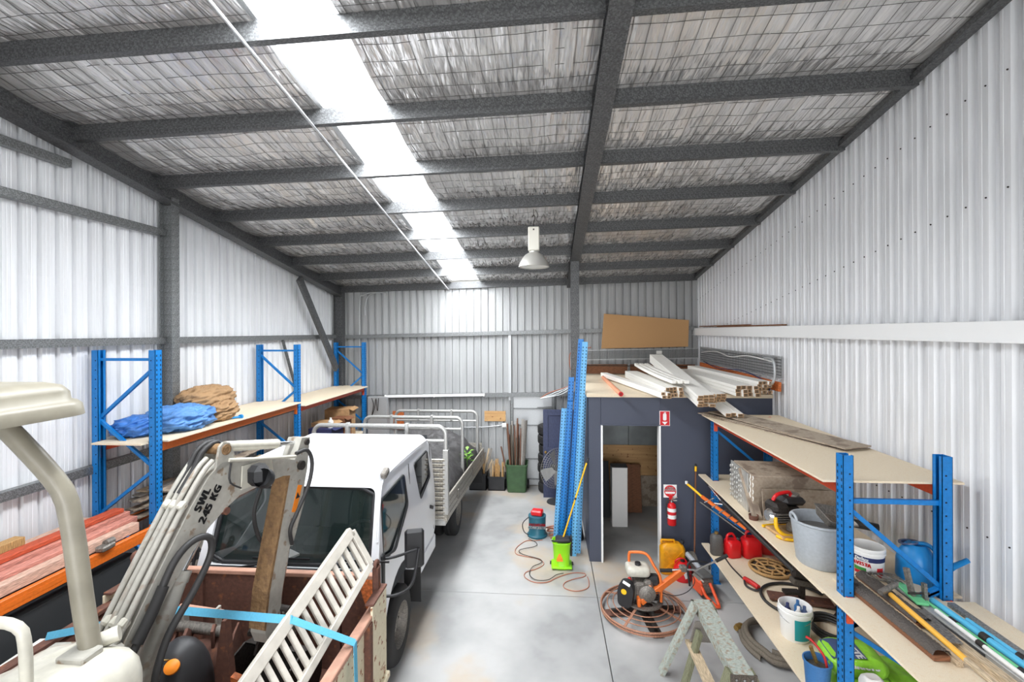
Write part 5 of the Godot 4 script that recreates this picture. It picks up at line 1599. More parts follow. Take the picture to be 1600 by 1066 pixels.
	tag(put("notice_board", B.new().box(Vector3.ZERO, Vector3(0.26, 0.42, 0.02)).box(Vector3(0.0, 0, 0.011), Vector3(0.2, 0.3, 0.004)), M.orange_paint, self, Vector3(-3.43, 1.42, -10.31)), "small orange brown board on the back wall beside the grey cabinet", "board")

func trowel() -> void:
	var t := thing("power_trowel", "orange power trowel with guard rings and small petrol engine on the concrete", "power trowel", Vector3(1.14, 0, -5.73))
	for r in [[0.505, 0.075, 0.012], [0.43, 0.1, 0.0065], [0.36, 0.115, 0.0065], [0.29, 0.125, 0.0065]]:
		put("guard_ring", B.new().tube(arc(Vector3(0, r[1], 0), r[0], 0, TAU * 47 / 48, 47), r[2], 8, true), M.ring_copper, t)
	put("guard_ring", B.new().tube(arc(Vector3(0, 0.045, 0), 0.505, 0, TAU * 47 / 48, 47), 0.012, 8, true), M.ring_copper, t)
	for i in 4:
		var a := TAU * i / 4 + 0.62
		var d := Vector3(cos(a), 0, sin(a))
		put("guard_spoke", B.new().bar(d * 0.2 + Vector3(0, 0.14, 0), d * 0.5 + Vector3(0, 0.08, 0), 0.03, 0.008), M.ring_copper, t)
		var e := Vector3(cos(a + 0.8), 0, sin(a + 0.8))
		put("blade", B.new().bar(e * 0.12 + Vector3(0, 0.028, 0), e * 0.47 + Vector3(0, 0.022, 0), 0.13, 0.008), M.rust if i % 2 else M.steel_dark, t)
		put("blade_arm", B.new().bar(Vector3(0, 0.06, 0), e * 0.4 + Vector3(0, 0.05, 0), 0.035, 0.03), M.steel_dark, t)
	put("gearbox", B.new().lathe([[0.0, 0.05], [0.1, 0.05], [0.12, 0.09], [0.09, 0.17], [0.0, 0.18]], 20), M.steel_dark, t)
	put("base_ring", B.new().lathe([[0.17, 0.155], [0.23, 0.155], [0.23, 0.172], [0.17, 0.172], [0.17, 0.155]], 28), M.steel_worn, t)
	for i in 10:
		var a := TAU * i / 10
		put("base_fin", B.new().bar(Vector3(0.09 * cos(a), 0.165, 0.09 * sin(a)), Vector3(0.2 * cos(a), 0.165, 0.2 * sin(a)), 0.03, 0.01), M.steel_worn if i % 2 else M.steel_dark, t)
	# engine
	var e := put("engine", B.new().box(Vector3(0.0, 0.30, -0.02), Vector3(0.24, 0.22, 0.24), Basis(), 0.03).lathe([[0.0, 0.0], [0.09, 0.0], [0.1, 0.02], [0.1, 0.05], [0.05, 0.07], [0.0, 0.07]], 18, Vector3(0.02, 0.31, 0.1), turned(90, 0, 0)), M.steel_worn, t)
	for i in 5:
		put("cooling_fin", B.new().box(Vector3(0.06, 0.24 + i * 0.022, 0.0), Vector3(0.2, 0.006, 0.28)), M.steel_dark, e)
	put("air_filter", B.new().box(Vector3(0.12, 0.42, 0.02), Vector3(0.13, 0.12, 0.14), Basis(), 0.03), M.black_plastic, e)
	put("muffler", B.new().box(Vector3(0.04, 0.4, 0.08), Vector3(0.1, 0.1, 0.09), Basis(), 0.025), M.steel_worn, e)
	put("exhaust", B.new().tube([Vector3(0.05, 0.385, 0.12), Vector3(0.055, 0.38, 0.145)], 0.025, 12), M.copper_pipe, e)
	var tank := []
	for q in [[0.0, 0.26, 0.2], [0.02, 0.28, 0.22], [0.08, 0.28, 0.22], [0.1, 0.25, 0.19], [0.105, 0.2, 0.14]]:
		var rr := []
		for v in rounded(q[1], q[2], 0.05, 4):
			rr.append(Vector3(-0.06 + v.x, 0.47 + q[0], -0.03 - v.y))
		tank.append(rr)
	var tk := put("fuel_tank", B.new().loft(tank), M.machine_white, t)
	put("fuel_cap", B.new().lathe([[0.035, 0.0], [0.035, 0.03], [0.0, 0.032]], 14, Vector3(-0.06, 0.575, -0.02)), M.black_plastic, tk)
	var bg := put("belt_guard", B.new().prism(smooth_outline(v2([[-0.09, -0.14], [0.07, -0.14], [0.1, 0.08], [0.05, 0.17], [-0.06, 0.16], [-0.1, 0.04]]), 0.06), 0.09, Transform3D(turned(0, -25, 0), Vector3(-0.2, 0.28, 0.06))), M.black_plastic, t)
	put("round_sticker", B.new().lathe([[0.0, 0.001], [0.033, 0.0]], 20, Vector3(-0.262, 0.35, 0.185), turned(90, 0, 0) * turned(0, 0, 25)), M.yellow, bg)
	put("label_strip", B.new().box(Vector3(-0.225, 0.43, 0.155), Vector3(0.09, 0.03, 0.012), turned(0, -25, -20)), M.print_white, bg)
	put("recoil_starter", B.new().lathe([[0.0, 0.0], [0.085, 0.0], [0.08, 0.03], [0.03, 0.045], [0.0, 0.045]], 20, Vector3(-0.14, 0.33, -0.02), turned(0, 0, 90)), M.dusty_red, e)
	# lifting hoop and handle
	put("lifting_hoop", B.new().tube(curve([Vector3(-0.14, 0.42, -0.12), Vector3(-0.15, 0.66, -0.1), Vector3(-0.11, 0.7, -0.08), Vector3(0.04, 0.71, -0.02), Vector3(0.12, 0.6, 0.04), Vector3(0.19, 0.46, 0.08), Vector3(0.19, 0.2, 0.1)], 0.03), 0.017, 10), M.orange, t)
	var h := put("handle_post", B.new().bar(Vector3(-0.06, 0.21, 0.14), Vector3(0.47, 0.55, 0.02), 0.06, 0.07, Vector3.UP, 0.006).box(Vector3(-0.08, 0.22, 0.145), Vector3(0.04, 0.1, 0.09), Basis(), 0.01), M.orange, t)
	put("clamp_block", B.new().box(Vector3(0.47, 0.57, 0.02), Vector3(0.08, 0.07, 0.08), Basis(), 0.012), M.steel_worn, h)
	put("cross_bar", B.new().tube([Vector3(0.30, 0.54, 0.02), Vector3(0.48, 0.565, 0.03), Vector3(0.62, 0.56, 0.03), Vector3(0.92, 0.69, 0.0)], 0.013, 10), M.chrome, h)
	put("grip", B.new().tube([Vector3(0.86, 0.665, 0.005), Vector3(1.0, 0.73, -0.01)], 0.022, 10), M.rubber, h)
	put("grip", B.new().tube([Vector3(0.2, 0.535, 0.02), Vector3(0.34, 0.54, 0.02)], 0.022, 10), M.rubber, h)
	put("throttle_cable", B.new().tube(curve([Vector3(0.5, 0.57, 0.02), Vector3(0.6, 0.45, 0.05), Vector3(0.52, 0.32, 0.06), Vector3(0.36, 0.27, 0.08), Vector3(0.2, 0.3, 0.08)], 0.03), 0.005, 6), M.cord_black, h)

func can_shape(w: float, d: float, h: float, r: float) -> B:
	var rings := []
	for q in [[0.0, 0.88], [0.03, 1.0], [0.82, 1.0], [0.93, 0.86], [1.0, 0.55]]:
		var rr := []
		for v in rounded(w * q[1], d * q[1], r * q[1], 4):
			rr.append(Vector3(v.x, h * q[0], -v.y))
		rings.append(rr)
	return B.new().loft(rings)

func floor_things() -> void:
	trowel()
	# vacuum drum
	var v := thing("drum_vacuum", "teal drum vacuum with a red lid and white lettering on the floor", "vacuum", Vector3(-0.2, 0, -7.78))
	put("drum", B.new().lathe([[0.0, 0.03], [0.15, 0.03], [0.155, 0.05], [0.14, 0.08], [0.145, 0.32], [0.15, 0.325], [0.15, 0.345], [0.0, 0.35]], 28), M.teal, v)
	put("foot_ring", B.new().lathe([[0.0, 0.0], [0.165, 0.0], [0.17, 0.03], [0.15, 0.05], [0.0, 0.05]], 28), M.teal, v)
	put("lid", B.new().box(Vector3(0, 0.39, 0), Vector3(0.19, 0.09, 0.16), turned(0, -12, 0), 0.02), M.red, v)
	lettering("words", "PREMIUM", 0.042, Transform3D(Basis(), Vector3(0, 0.235, 0.148)), M.print_red, v)
	lettering("words", "CONCRETE", 0.042, Transform3D(Basis(), Vector3(0, 0.19, 0.150)), M.print_white, v)
	put("hose", B.new().tube(curve([Vector3(-0.12, 0.33, 0.02), Vector3(-0.24, 0.22, 0.05), Vector3(-0.22, 0.08, 0.05), Vector3(-0.14, 0.04, 0.08)], 0.03), 0.008, 8), M.cord_black, v)
	tag(put("cord_pile", B.new().tube(curve([Vector3(0.0, 0.02, 0.1), Vector3(0.12, 0.05, 0.06), Vector3(0.05, 0.09, -0.04), Vector3(-0.03, 0.06, 0.02), Vector3(0.08, 0.1, 0.1), Vector3(0.14, 0.05, -0.05), Vector3(0.0, 0.07, -0.08), Vector3(-0.04, 0.12, 0.03), Vector3(0.1, 0.14, 0.02), Vector3(0.13, 0.03, 0.12), Vector3(0.02, 0.012, 0.18)], 0.02), 0.012, 6), M.cord_orange, self, Vector3(0.0, 0, -7.85)), "tangled heap of orange cord beside the teal vacuum", "cord")
	# extension lead over the floor
	var path := []
	for q in [[-0.11, -7.60], [-0.25, -7.56], [-0.382, -7.542], [-0.518, -7.293], [-0.515, -7.103], [-0.392, -7.031], [-0.176, -6.967], [-0.078, -6.82], [-0.187, -6.666], [-0.33, -6.567], [-0.342, -6.429], [-0.204, -6.307], [-0.029, -6.32], [0.086, -6.43], [0.245, -6.55], [0.384, -6.60], [0.509, -6.58], [0.48, -6.5], [0.324, -6.42], [0.206, -6.32], [0.201, -6.194], [0.35, -6.129], [0.508, -6.216], [0.54, -6.38], [0.53, -6.5]]:
		path.append(Vector3(q[0], 0.008, q[1]))
	tag(put("extension_lead", B.new().tube(curve(path, 0.04), 0.0055, 6), M.cord_orange), "thin orange extension lead looping over the concrete", "cord")
	var p2 := []
	for q in [[-0.34, -7.60], [-0.208, -7.469], [-0.225, -7.335], [-0.463, -7.2], [-0.40, -7.06], [-0.14, -6.93], [-0.12, -6.82], [-0.24, -6.7], [-0.28, -6.5], [-0.19, -6.35], [-0.02, -6.36], [0.1, -6.5], [0.2, -6.55]]:
		p2.append(Vector3(q[0], 0.02, q[1]))
	tag(put("extension_lead", B.new().tube(curve(p2, 0.04), 0.005, 6), M.cord_black), "thin dark lead lying along the orange extension lead", "cord")
	# mop bucket and mop
	var g := thing("mop_bucket", "lime green mop bucket with black wringer on the floor", "bucket", Vector3(0.18, 0, -6.78))
	var rings := []
	for q in [[0.0, 0.86], [0.04, 0.9], [0.05, 0.86], [0.2, 0.92], [0.36, 1.0], [0.37, 1.06], [0.385, 1.06], [0.385, 0.98], [0.06, 0.8]]:
		var rr := []
		for w in rounded(0.26 * q[1], 0.24 * q[1], 0.08, 5):
			rr.append(Vector3(w.x, q[0], -w.y))
		rings.append(rr)
	put("body", B.new().loft(rings), M.lime, g)
	put("castor_base", B.new().box(Vector3(0, 0.03, 0), Vector3(0.3, 0.03, 0.26), Basis(), 0.012), M.lime, g)
	for s in [-1, 1]:
		put("castor", B.new().tube([Vector3(s * 0.15, 0.022, -0.06), Vector3(s * 0.17, 0.022, -0.06)], 0.022, 10), M.rubber, g)
	put("wringer", B.new().box(Vector3(0.02, 0.4, 0.0), Vector3(0.22, 0.05, 0.18), Basis(), 0.02).box(Vector3(0.14, 0.3, -0.02), Vector3(0.03, 0.28, 0.1), Basis(), 0.01), M.black_plastic, g)
	put("bail_handle", B.new().tube(arc(Vector3(0, 0.38, 0.02), 0.14, 0.15, PI - 0.15, 10, Vector3.RIGHT, Vector3(0, 0.35, 0.9)), 0.011, 8), M.rubber, g)
	put("warning_triangle", B.new().prism(v2([[-0.045, -0.04], [0.045, -0.04], [0.0, 0.055]]), 0.003, Transform3D(turned(-4, 0, 0), Vector3(-0.03, 0.2, 0.112))), M.print_orange, g)
	put("warning_panel", B.new().box(Vector3(-0.03, 0.14, 0.112), Vector3(0.09, 0.03, 0.004), turned(-4, 0, 0)), M.print_orange, g)
	var mp := thing("mop", "yellow handled mop leaning from the green bucket to the office wall", "mop", Vector3(0.19, 0.3, -6.8))
	put("handle", B.new().tube([Vector3(0.0, 0.06, 0), Vector3(0.37, 1.18, -0.12)], 0.012, 8), M.yellow, mp)
	put("hang_cap", B.new().tube([Vector3(0.37, 1.18, -0.12), Vector3(0.395, 1.255, -0.128)], 0.014, 8), M.black_plastic, mp)
	put("joint", B.new().tube([Vector3(0.196, 0.65, -0.063), Vector3(0.206, 0.68, -0.066)], 0.016, 8), M.black_plastic, mp)
	put("mop_head", B.new().lathe([[0.0, -0.05], [0.07, -0.04], [0.08, 0.0], [0.04, 0.05], [0.0, 0.07]], 14), M.tub_grey, mp)
	tag(put("black_bucket", B.new().lathe([[0.128, 0.0], [0.134, 0.0], [0.134, 0.02], [0.1, 0.27], [0.09, 0.28], [0.0, 0.28]], 24), M.black_plastic, self, Vector3(0.44, 0, -7.72)), "upturned black bucket beside the office wall", "bucket")
	# loose uprights leaning at the office corner
	var ups := [[Vector3(0.37, 0, -7.12), Vector3(0.555, 3.28, -7.06), "sky", "tall pale blue slotted upright leaning at the office corner"], [Vector3(0.22, 0, -7.3), Vector3(0.36, 2.72, -7.28), "blue", "medium blue upright leaning left of the tallest one"], [Vector3(0.10, 0, -7.42), Vector3(0.25, 2.2, -7.45), "sky", "leftmost pale blue upright of the leaning bunch"], [Vector3(0.16, 0, -7.24), Vector3(0.335, 2.35, -7.2), "blue", "deep blue slotted upright in the middle of the leaning bunch"], [Vector3(0.29, 0, -7.2), Vector3(0.50, 3.32, -7.12), "blue", "tall deep blue upright behind the pale tallest one"], [Vector3(0.44, 0, -7.22), Vector3(0.545, 2.45, -7.2), "sky", "scuffed pale upright nearest the office wall"]]
	for u in ups:
		var a: Vector3 = u[0]
		var z: Vector3 = (u[1] - a)
		var up := z.normalized()
		var x := up.cross(Vector3.BACK).normalized()
		var t := thing("leaning_upright", u[3], "rack upright", a, 0.0, "loose rack uprights")
		var holder := Node3D.new()
		holder.name = "channel"
		t.add_child(holder)
		# slots face the room
		holder.basis = Basis(x.cross(up) * 1.0, up, -x) if true else Basis()
		post(holder, Vector3.ZERO, z.length(), M.rack_sky if u[2] == "sky" else M.rack_blue, 0.05, 0.085)
	# jerry can and small red can
	var j := thing("jerry_can", "yellow plastic jerry can standing beside the office doorway", "jerry can", Vector3(1.745, 0, -6.72))
	put("body", can_shape(0.34, 0.17, 0.43, 0.05), M.jerry_yellow, j)
	put("handle", B.new().box(Vector3(-0.06, 0.46, 0), Vector3(0.2, 0.025, 0.04), Basis(), 0.01).box(Vector3(-0.15, 0.435, 0), Vector3(0.03, 0.05, 0.04), Basis(), 0.008).box(Vector3(0.03, 0.435, 0), Vector3(0.03, 0.05, 0.04), Basis(), 0.008), M.jerry_yellow, j)
	put("spout_cap", B.new().lathe([[0.028, 0.0], [0.028, 0.04], [0.0, 0.042]], 12, Vector3(0.13, 0.42, 0), turned(0, 0, -25)), M.black_plastic, j)
	var rib := B.new()
	for s in [-1, 1]:
		for e in [-1, 1]:
			rib.bar(Vector3(s * 0.03, 0.2 + e * 0.035, 0.087), Vector3(s * 0.12, 0.2 + e * 0.13, 0.087), 0.02, 0.012, Vector3.BACK)
		rib.bar(Vector3(-0.03, 0.2 + s * 0.035, 0.087), Vector3(0.03, 0.2 + s * 0.035, 0.087), 0.02, 0.012, Vector3.BACK)
	put("pressed_ribs", rib, M.jerry_yellow, j)
	var r := thing("fuel_can", "round bright red fuel can standing behind the trowel handle", "fuel can", Vector3(1.84, 0, -6.55))
	put("body", B.new().lathe([[0.0, 0.0], [0.11, 0.0], [0.12, 0.02], [0.125, 0.12], [0.11, 0.18], [0.06, 0.23], [0.03, 0.245], [0.0, 0.245]], 26), M.red, r)
	put("cap", B.new().lathe([[0.03, 0.24], [0.03, 0.275], [0.0, 0.28]], 12), M.black_plastic, r)
	put("handle", B.new().tube(arc(Vector3(-0.02, 0.2, 0), 0.085, 0.3, PI - 0.3, 8, Vector3.RIGHT, Vector3.UP), 0.012, 8), M.red, r)
	put("label", B.new().box(Vector3(0.02, 0.11, 0.122), Vector3(0.06, 0.08, 0.006), turned(0, 8, 20)), M.print_white, r)
	# cut-off saw
	var s := thing("concrete_saw", "orange handheld concrete saw lying on the floor by the right rack", "saw", Vector3(2.0, 0, -6.18), 0.1)
	put("engine_body", B.new().box(Vector3(0, 0.15, -0.02), Vector3(0.2, 0.22, 0.24), turned(0, 10, 0), 0.04), M.steel_worn, s)
	put("top_cover", B.new().box(Vector3(0.0, 0.27, 0.0), Vector3(0.17, 0.05, 0.2), turned(0, 10, 0), 0.02), M.tub_dark, s)
	put("rear_handle", B.new().tube(curve([Vector3(-0.08, 0.22, 0.08), Vector3(-0.07, 0.12, 0.22), Vector3(0.03, 0.03, 0.32), Vector3(0.06, 0.04, 0.3), Vector3(0.05, 0.14, 0.18), Vector3(0.04, 0.2, 0.1)], 0.03), 0.02, 8), M.saw_orange, s)
	put("side_cover", B.new().box(Vector3(-0.1, 0.15, 0.06), Vector3(0.03, 0.16, 0.2), turned(0, 10, 0), 0.012), M.saw_orange, s)
	put("front_handle", B.new().tube(curve([Vector3(-0.13, 0.05, -0.12), Vector3(-0.15, 0.3, -0.14), Vector3(-0.08, 0.36, -0.15), Vector3(0.12, 0.34, -0.14), Vector3(0.14, 0.26, -0.13)], 0.03), 0.014, 8), M.black_plastic, s)
	put("cutting_arm", B.new().box(Vector3(0.02, 0.26, -0.3), Vector3(0.06, 0.07, 0.42), turned(12, 12, 0), 0.02), M.tub_grey, s)
	put("blade_guard", B.new().lathe([[0.0, 0.0], [0.16, 0.0], [0.16, 0.04], [0.0, 0.04]], 24, Vector3(0.06, 0.19, -0.42), turned(0, 0, 90)), M.steel_worn, s)
	# trestle
	var tr := thing("saw_trestle", "old paint-flecked wooden saw trestle in the foreground", "trestle", Vector3(1.5, 0, -4.2))
	var to := -tr.position
	put("top_beam", B.new().box(Vector3(1.5, 0.70, -4.2), Vector3(0.12, 0.11, 0.98), Basis(), 0.005), M.old_paint, tr, to)
	put("top_plate", B.new().box(Vector3(1.5, 0.765, -4.2), Vector3(0.15, 0.022, 1.0), turned(0, 0.0, 1)), M.old_paint, tr, to)
	for z in [-4.64, -3.76]:
		var e := signf(z + 4.2)
		put("leg", B.new().bar(Vector3(1.42, 0.755, z), Vector3(1.12, 0, z + e * 0.1), 0.045, 0.1, Vector3.BACK, 0.003), M.old_paint if e < 0 else M.saw_green, tr, to)
		put("leg", B.new().bar(Vector3(1.58, 0.755, z), Vector3(1.86, 0, z + e * 0.1), 0.045, 0.1, Vector3.BACK, 0.003), M.saw_green, tr, to)
		put("gusset", B.new().prism(v2([[-0.14, 0.42], [0.14, 0.42], [0.09, 0.62], [-0.09, 0.62]]), 0.016, Transform3D(Basis(), Vector3(1.5, 0, z - 0.008 - e * 0.04))), M.grey_wood if e < 0 else M.saw_dark, tr, to)
		put("end_cap", B.new().box(Vector3(1.5, 0.72, z + e * 0.06), Vector3(0.2, 0.1, 0.012)), M.saw_dark, tr, to)
	for i in 3:
		put("bolt", B.new().tube([Vector3(1.44 + i * 0.06, 0.735, -3.70), Vector3(1.44 + i * 0.06, 0.735, -3.685)], 0.009, 8), M.chrome, tr, to)
	put("stretcher", B.new().bar(Vector3(1.37, 0.40, -4.64), Vector3(1.37, 0.40, -3.76), 0.09, 0.03), M.pale_wood, tr, to)
	put("stretcher", B.new().bar(Vector3(1.62, 0.40, -4.64), Vector3(1.62, 0.40, -3.76), 0.09, 0.03), M.grey_wood, tr, to)
	put("spare_leg", B.new().bar(Vector3(1.42, 0.58, -4.5), Vector3(1.24, 0.02, -4.45), 0.04, 0.09, Vector3.BACK, 0.003), M.saw_green, tr, to)
	tag(put("tool_bag", can_shape(0.22, 0.3, 0.24, 0.05), M.black_plastic, self, Vector3(1.5, 0, -4.2)), "dark bag on the floor between the trestle legs", "bag")
	# heavy hose
	var hp := []
	for i in 66:
		var a := TAU * i / 22.0 + 2.4
		hp.append(Vector3(2.42 + (0.30 - 0.025 * (i / 22)) * cos(a), 0.03 + 0.0011 * i + 0.01 * (i / 22), -5.22 + (0.36 - 0.025 * (i / 22)) * sin(a)))
	var hs := thing("hose_coil", "coiled grey rubber hose with a brass coupling on the floor", "hose", Vector3(2.42, 0, -5.22))
	hp.insert(0, Vector3(2.14, 0.035, -5.46))
	put("hose", B.new().tube(curve(hp, 0.05), 0.027, 10), M.hose_grey, hs, -hs.position)
	put("coupling", B.new().lathe([[0.0, 0.0], [0.035, 0.0], [0.04, 0.02], [0.036, 0.03], [0.04, 0.05], [0.036, 0.06], [0.04, 0.08], [0.03, 0.1], [0.028, 0.12], [0.0, 0.12]], 16, Vector3(-0.22, 0.04, -0.27), turned(0, 40, 80)), M.brass, hs)
	# poles against the blue wall
	var bp2 := thing("broom_pole", "thin timber pole with a yellow tip leaning on the blue wall", "pole", Vector3(2.05, 0, -6.72))
	put("shaft", B.new().tube([Vector3(0, 0, 0), Vector3(0.085, 1.39, -0.19)], 0.012, 8), M.brown_wood, bp2)
	put("tip", B.new().tube([Vector3(0.085, 1.39, -0.19), Vector3(0.09, 1.46, -0.2)], 0.018, 8), M.yellow, bp2)
	put("stop", B.new().tube([Vector3(0.09, 1.46, -0.2), Vector3(0.091, 1.49, -0.2)], 0.012, 8), M.black_plastic, bp2)

# hollow square conduit as a short square tube with brown-edged open ends
func duct(parent_label: String, a: Vector3, b: Vector3, w: float, h: float, sag := 0.0) -> void:
	var t := thing("pvc_duct", parent_label, "duct", a, 0.0, "white ducts on the office roof")
	var d := b - a
	var n := 5
	var o := B.new()
	var rings := []
	for i in n + 1:
		var f := float(i) / n
		var p := d * f + Vector3(0, -sag * f * f, 0)
		var x := d.cross(Vector3.UP).normalized()
		var y := x.cross(d).normalized()
		rings.append([p - x * w / 2 - y * h / 2, p - x * w / 2 + y * h / 2, p + x * w / 2 + y * h / 2, p + x * w / 2 - y * h / 2])
	o.loft(rings, false, false)
	put("sleeve", o, M.pvc, t)
	var e: Array = rings[n]
	var c: Vector3 = (e[0] + e[2]) / 2
	var fr := B.new()
	for i in 4:
		fr.bar(e[i].lerp(c, 0.1), e[(i + 1) % 4].lerp(c, 0.1), 0.006, 0.008, d.normalized())
	fr.bar((e[0] + e[1]) / 2, (e[2] + e[3]) / 2, 0.004, 0.006, d.normalized())
	put("cut_edge", fr, M.pvc_cut, t)
	var bk: Vector3 = (rings[0][0] + rings[0][2]) / 2
	put("inside", B.new().box(c - d.normalized() * 0.03, Vector3(w * 0.9, h * 0.9, 0.004), Basis.looking_at(-d.normalized())), M.saw_dark, t)

func office_roof_things() -> void:
	# bundles of white ducting; [back end, front end, rows, layers, piece width, piece height]
	var bundles := [
		[Vector3(1.10, 2.56, -9.3), Vector3(1.60, 2.54, -6.40), 2, 2, 0.06, 0.035, "long white duct lying apart on the office roof's left"],
		[Vector3(1.60, 2.56, -9.1), Vector3(1.735, 2.545, -6.55), 4, 3, 0.055, 0.04, "slim white duct of the loose bundle on the office roof"],
		[Vector3(2.05, 2.86, -9.0), Vector3(2.06, 2.46, -6.22), 3, 4, 0.075, 0.035, "white duct of the steeply tilted bundle on the office roof"],
		[Vector3(2.3, 2.6, -9.0), Vector3(2.26, 2.50, -6.35), 3, 3, 0.07, 0.035, "white duct of the bundle right of the tilted one"],
		[Vector3(2.62, 2.58, -9.2), Vector3(2.72, 2.56, -6.55), 4, 3, 0.07, 0.045, "white duct of the neat stack on the office roof"],
		[Vector3(2.85, 2.6, -9.4), Vector3(3.0, 2.58, -6.68), 3, 4, 0.06, 0.04, "white duct of the stack nearest the right wall"],
		[Vector3(2.4, 2.56, -7.8), Vector3(2.36, 2.36, -6.12), 3, 1, 0.07, 0.04, "short white duct drooping over the office front edge"],
	]
	for b in bundles:
		var k := 0
		for r in b[2]:
			for l in b[3]:
				var off := Vector3((r - (b[2] - 1) / 2.0) * (b[4] + 0.004), l * (b[5] + 0.003), 0)
				var j := Vector3(rng.randf_range(-0.004, 0.004), 0, rng.randf_range(-0.06, 0.06))
				var layer: String = "only" if b[3] == 1 else ["bottom", "top"][l] if b[3] == 2 else ["bottom", "middle", "top"][l] if b[3] == 3 else ["bottom", "lower middle", "upper middle", "top"][l]
				var column: String = ["left", "right"][r] if b[2] == 2 else ["left", "centre", "right"][r] if b[2] == 3 else ["leftmost", "centre left", "centre right", "rightmost"][r]
				duct("%s %s" % [("%s layer, %s" % [layer, column]) if b[3] > 1 else column, b[6]], b[0] + off, b[1] + off + j, b[4], b[5], 0.0)
				k += 1
	for i in 3:
		var a := Vector3(1.62 + i * 0.09, 2.72, -8.7)
		var p := curve([Vector3(0, 0.1, 0), Vector3(0.0, 0.07, 0.8), Vector3(0.06, 0.03, 1.5), Vector3(0.14, 0.0, 2.05)], 0.2)
		var bd := B.new()
		for k in p.size() - 1:
			bd.bar(p[k], p[k + 1] + (p[k + 1] - p[k]) * 0.02, 0.06, 0.045)
		tag(put("bent_duct", bd, M.pvc, self, a), ["left curved white duct on top of the loose bundle", "middle curved white duct on top of the loose bundle", "right curved white duct on top of the loose bundle"][i], "duct", "curved ducts on the office roof")
	var cp := thing("copper_pipe", "copper coloured pipe poking over the front edge of the office roof", "pipe", Vector3(1.06, 2.54, -9.1))
	put("tube", B.new().tube([Vector3(0, 0, 0), Vector3(-0.03, 0, 2.42)], 0.032, 16, false, false), M.copper_pipe, cp)
	put("end_ring", B.new().lathe([[0.022, 0.0], [0.034, 0.0], [0.034, 0.012], [0.022, 0.012], [0.022, 0.0]], 16, Vector3(-0.03, 0, 2.415), turned(90, 0, 0)), M.print_red, cp)
	put("bore", B.new().lathe([[0.0, 0.0], [0.03, 0.0]], 16, Vector3(-0.03, 0, 2.38), turned(-90, 0, 0)), M.dusty_red, cp)
	# sheet standing on the cable tray
	tag(put("mdf_sheet", B.new().prism(v2([[-0.93, -0.37], [0.91, -0.33], [0.93, 0.24], [-0.87, 0.39]]), 0.02), M.mdf, self, Vector3(2.08, 3.43, -10.17)), "tan sheet of board standing tilted on the cable tray at the back wall", "board")
	# perforated cable tray round two sides
	var t := thing("cable_tray", "perforated galvanised cable tray running round the office roof corner", "cable tray", Vector3(2.0, 2.75, -9.9))
	var to := -t.position
	var run := func(a: Vector3, b: Vector3, y0: float, y1: float) -> void:
		var n := int(a.distance_to(b) / 0.035)
		var side := (b - a).normalized()
		var bars := B.new()
		for i in n + 1:
			var p := a.lerp(b, float(i) / n)
			bars.bar(p + Vector3(0, y0, 0), p + Vector3(0, y1, 0), 0.012, 0.003, side.cross(Vector3.UP))
		for k in 8:
			var y := lerpf(y0, y1, k / 7.0)
			bars.bar(a + Vector3(0, y, 0), b + Vector3(0, y, 0), 0.003, 0.013)
		put("perforated_side", bars, M.galv, t, to).set_meta("kind", "stuff")
		for y in [y0, y1]:
			put("tray_lip", B.new().bar(a + Vector3(0, y, 0), b + Vector3(0, y, 0), 0.03, 0.012), M.galv_clean, t, to)
	run.call(Vector3(0.66, 0, -9.92), Vector3(3.12, 0.04, -9.92), 2.83, 3.03)
	run.call(Vector3(3.17, 0.02, -9.92), Vector3(3.17, 0.0, -6.56), 2.78, 3.08)
	for x in [0.75, 1.7, 2.6]:
		put("support_leg", B.new().box(Vector3(x, 2.68, -9.95), Vector3(0.05, 0.32, 0.04)), M.galv, t, to)
	put("junction_box", B.new().box(Vector3(2.32, 2.99, -9.89), Vector3(0.11, 0.07, 0.04), Basis(), 0.006), M.white_plastic, t, to)
	for i in 2:
		tag(put("timber_rail", B.new().box(Vector3.ZERO, Vector3([1.15, 1.2][i], 0.2, 0.04), Basis(), 0.004), M.brown_wood, self, Vector3([1.32, 2.5][i], 2.625, -10.05)), ["brown timber rail under the left half of the cable tray", "brown timber rail under the right half of the cable tray"][i], "timber", "timber rails behind the office roof")
	tag(put("orange_rail", B.new().box(Vector3.ZERO, Vector3(0.04, 0.13, 3.3), turned(1.0, 0, 0), 0.004), M.orange_paint, self, Vector3(3.17, 2.69, -8.25)), "orange painted timber along the right wall above the office roof", "timber")
	tag(put("steel_rod", B.new().tube([Vector3.ZERO, Vector3(2.5, -0.02, 0.0)], 0.01, 6), M.steel_dark, self, Vector3(0.55, 2.72, -9.8)), "thin dark steel rod running along under the cable tray", "rod")
	tag(put("grey_conduit", B.new().tube(curve([Vector3(0, 0.42, -0.15), Vector3(0, 0.43, 0.05), Vector3(0, 0.36, 0.14), Vector3(0, 0.15, 0.14), Vector3(-0.05, 0.05, 0.05), Vector3(-0.2, 0.0, -0.3)], 0.04), 0.018, 8), M.galv_clean, self, Vector3(3.1, 2.62, -6.75)), "grey conduit bending down at the near end of the cable tray", "conduit")
	tag(put("blue_cable", B.new().tube(curve([Vector3(0, 0, 0), Vector3(-0.06, -0.06, 1.0), Vector3(-0.04, -0.02, 2.0), Vector3(-0.02, -0.14, 2.8), Vector3(-0.1, -0.26, 2.95)], 0.06), 0.008, 6), M.box_navy, self, Vector3(3.13, 2.82, -9.6)), "dark blue cable draped along the tray on the right wall", "cable")
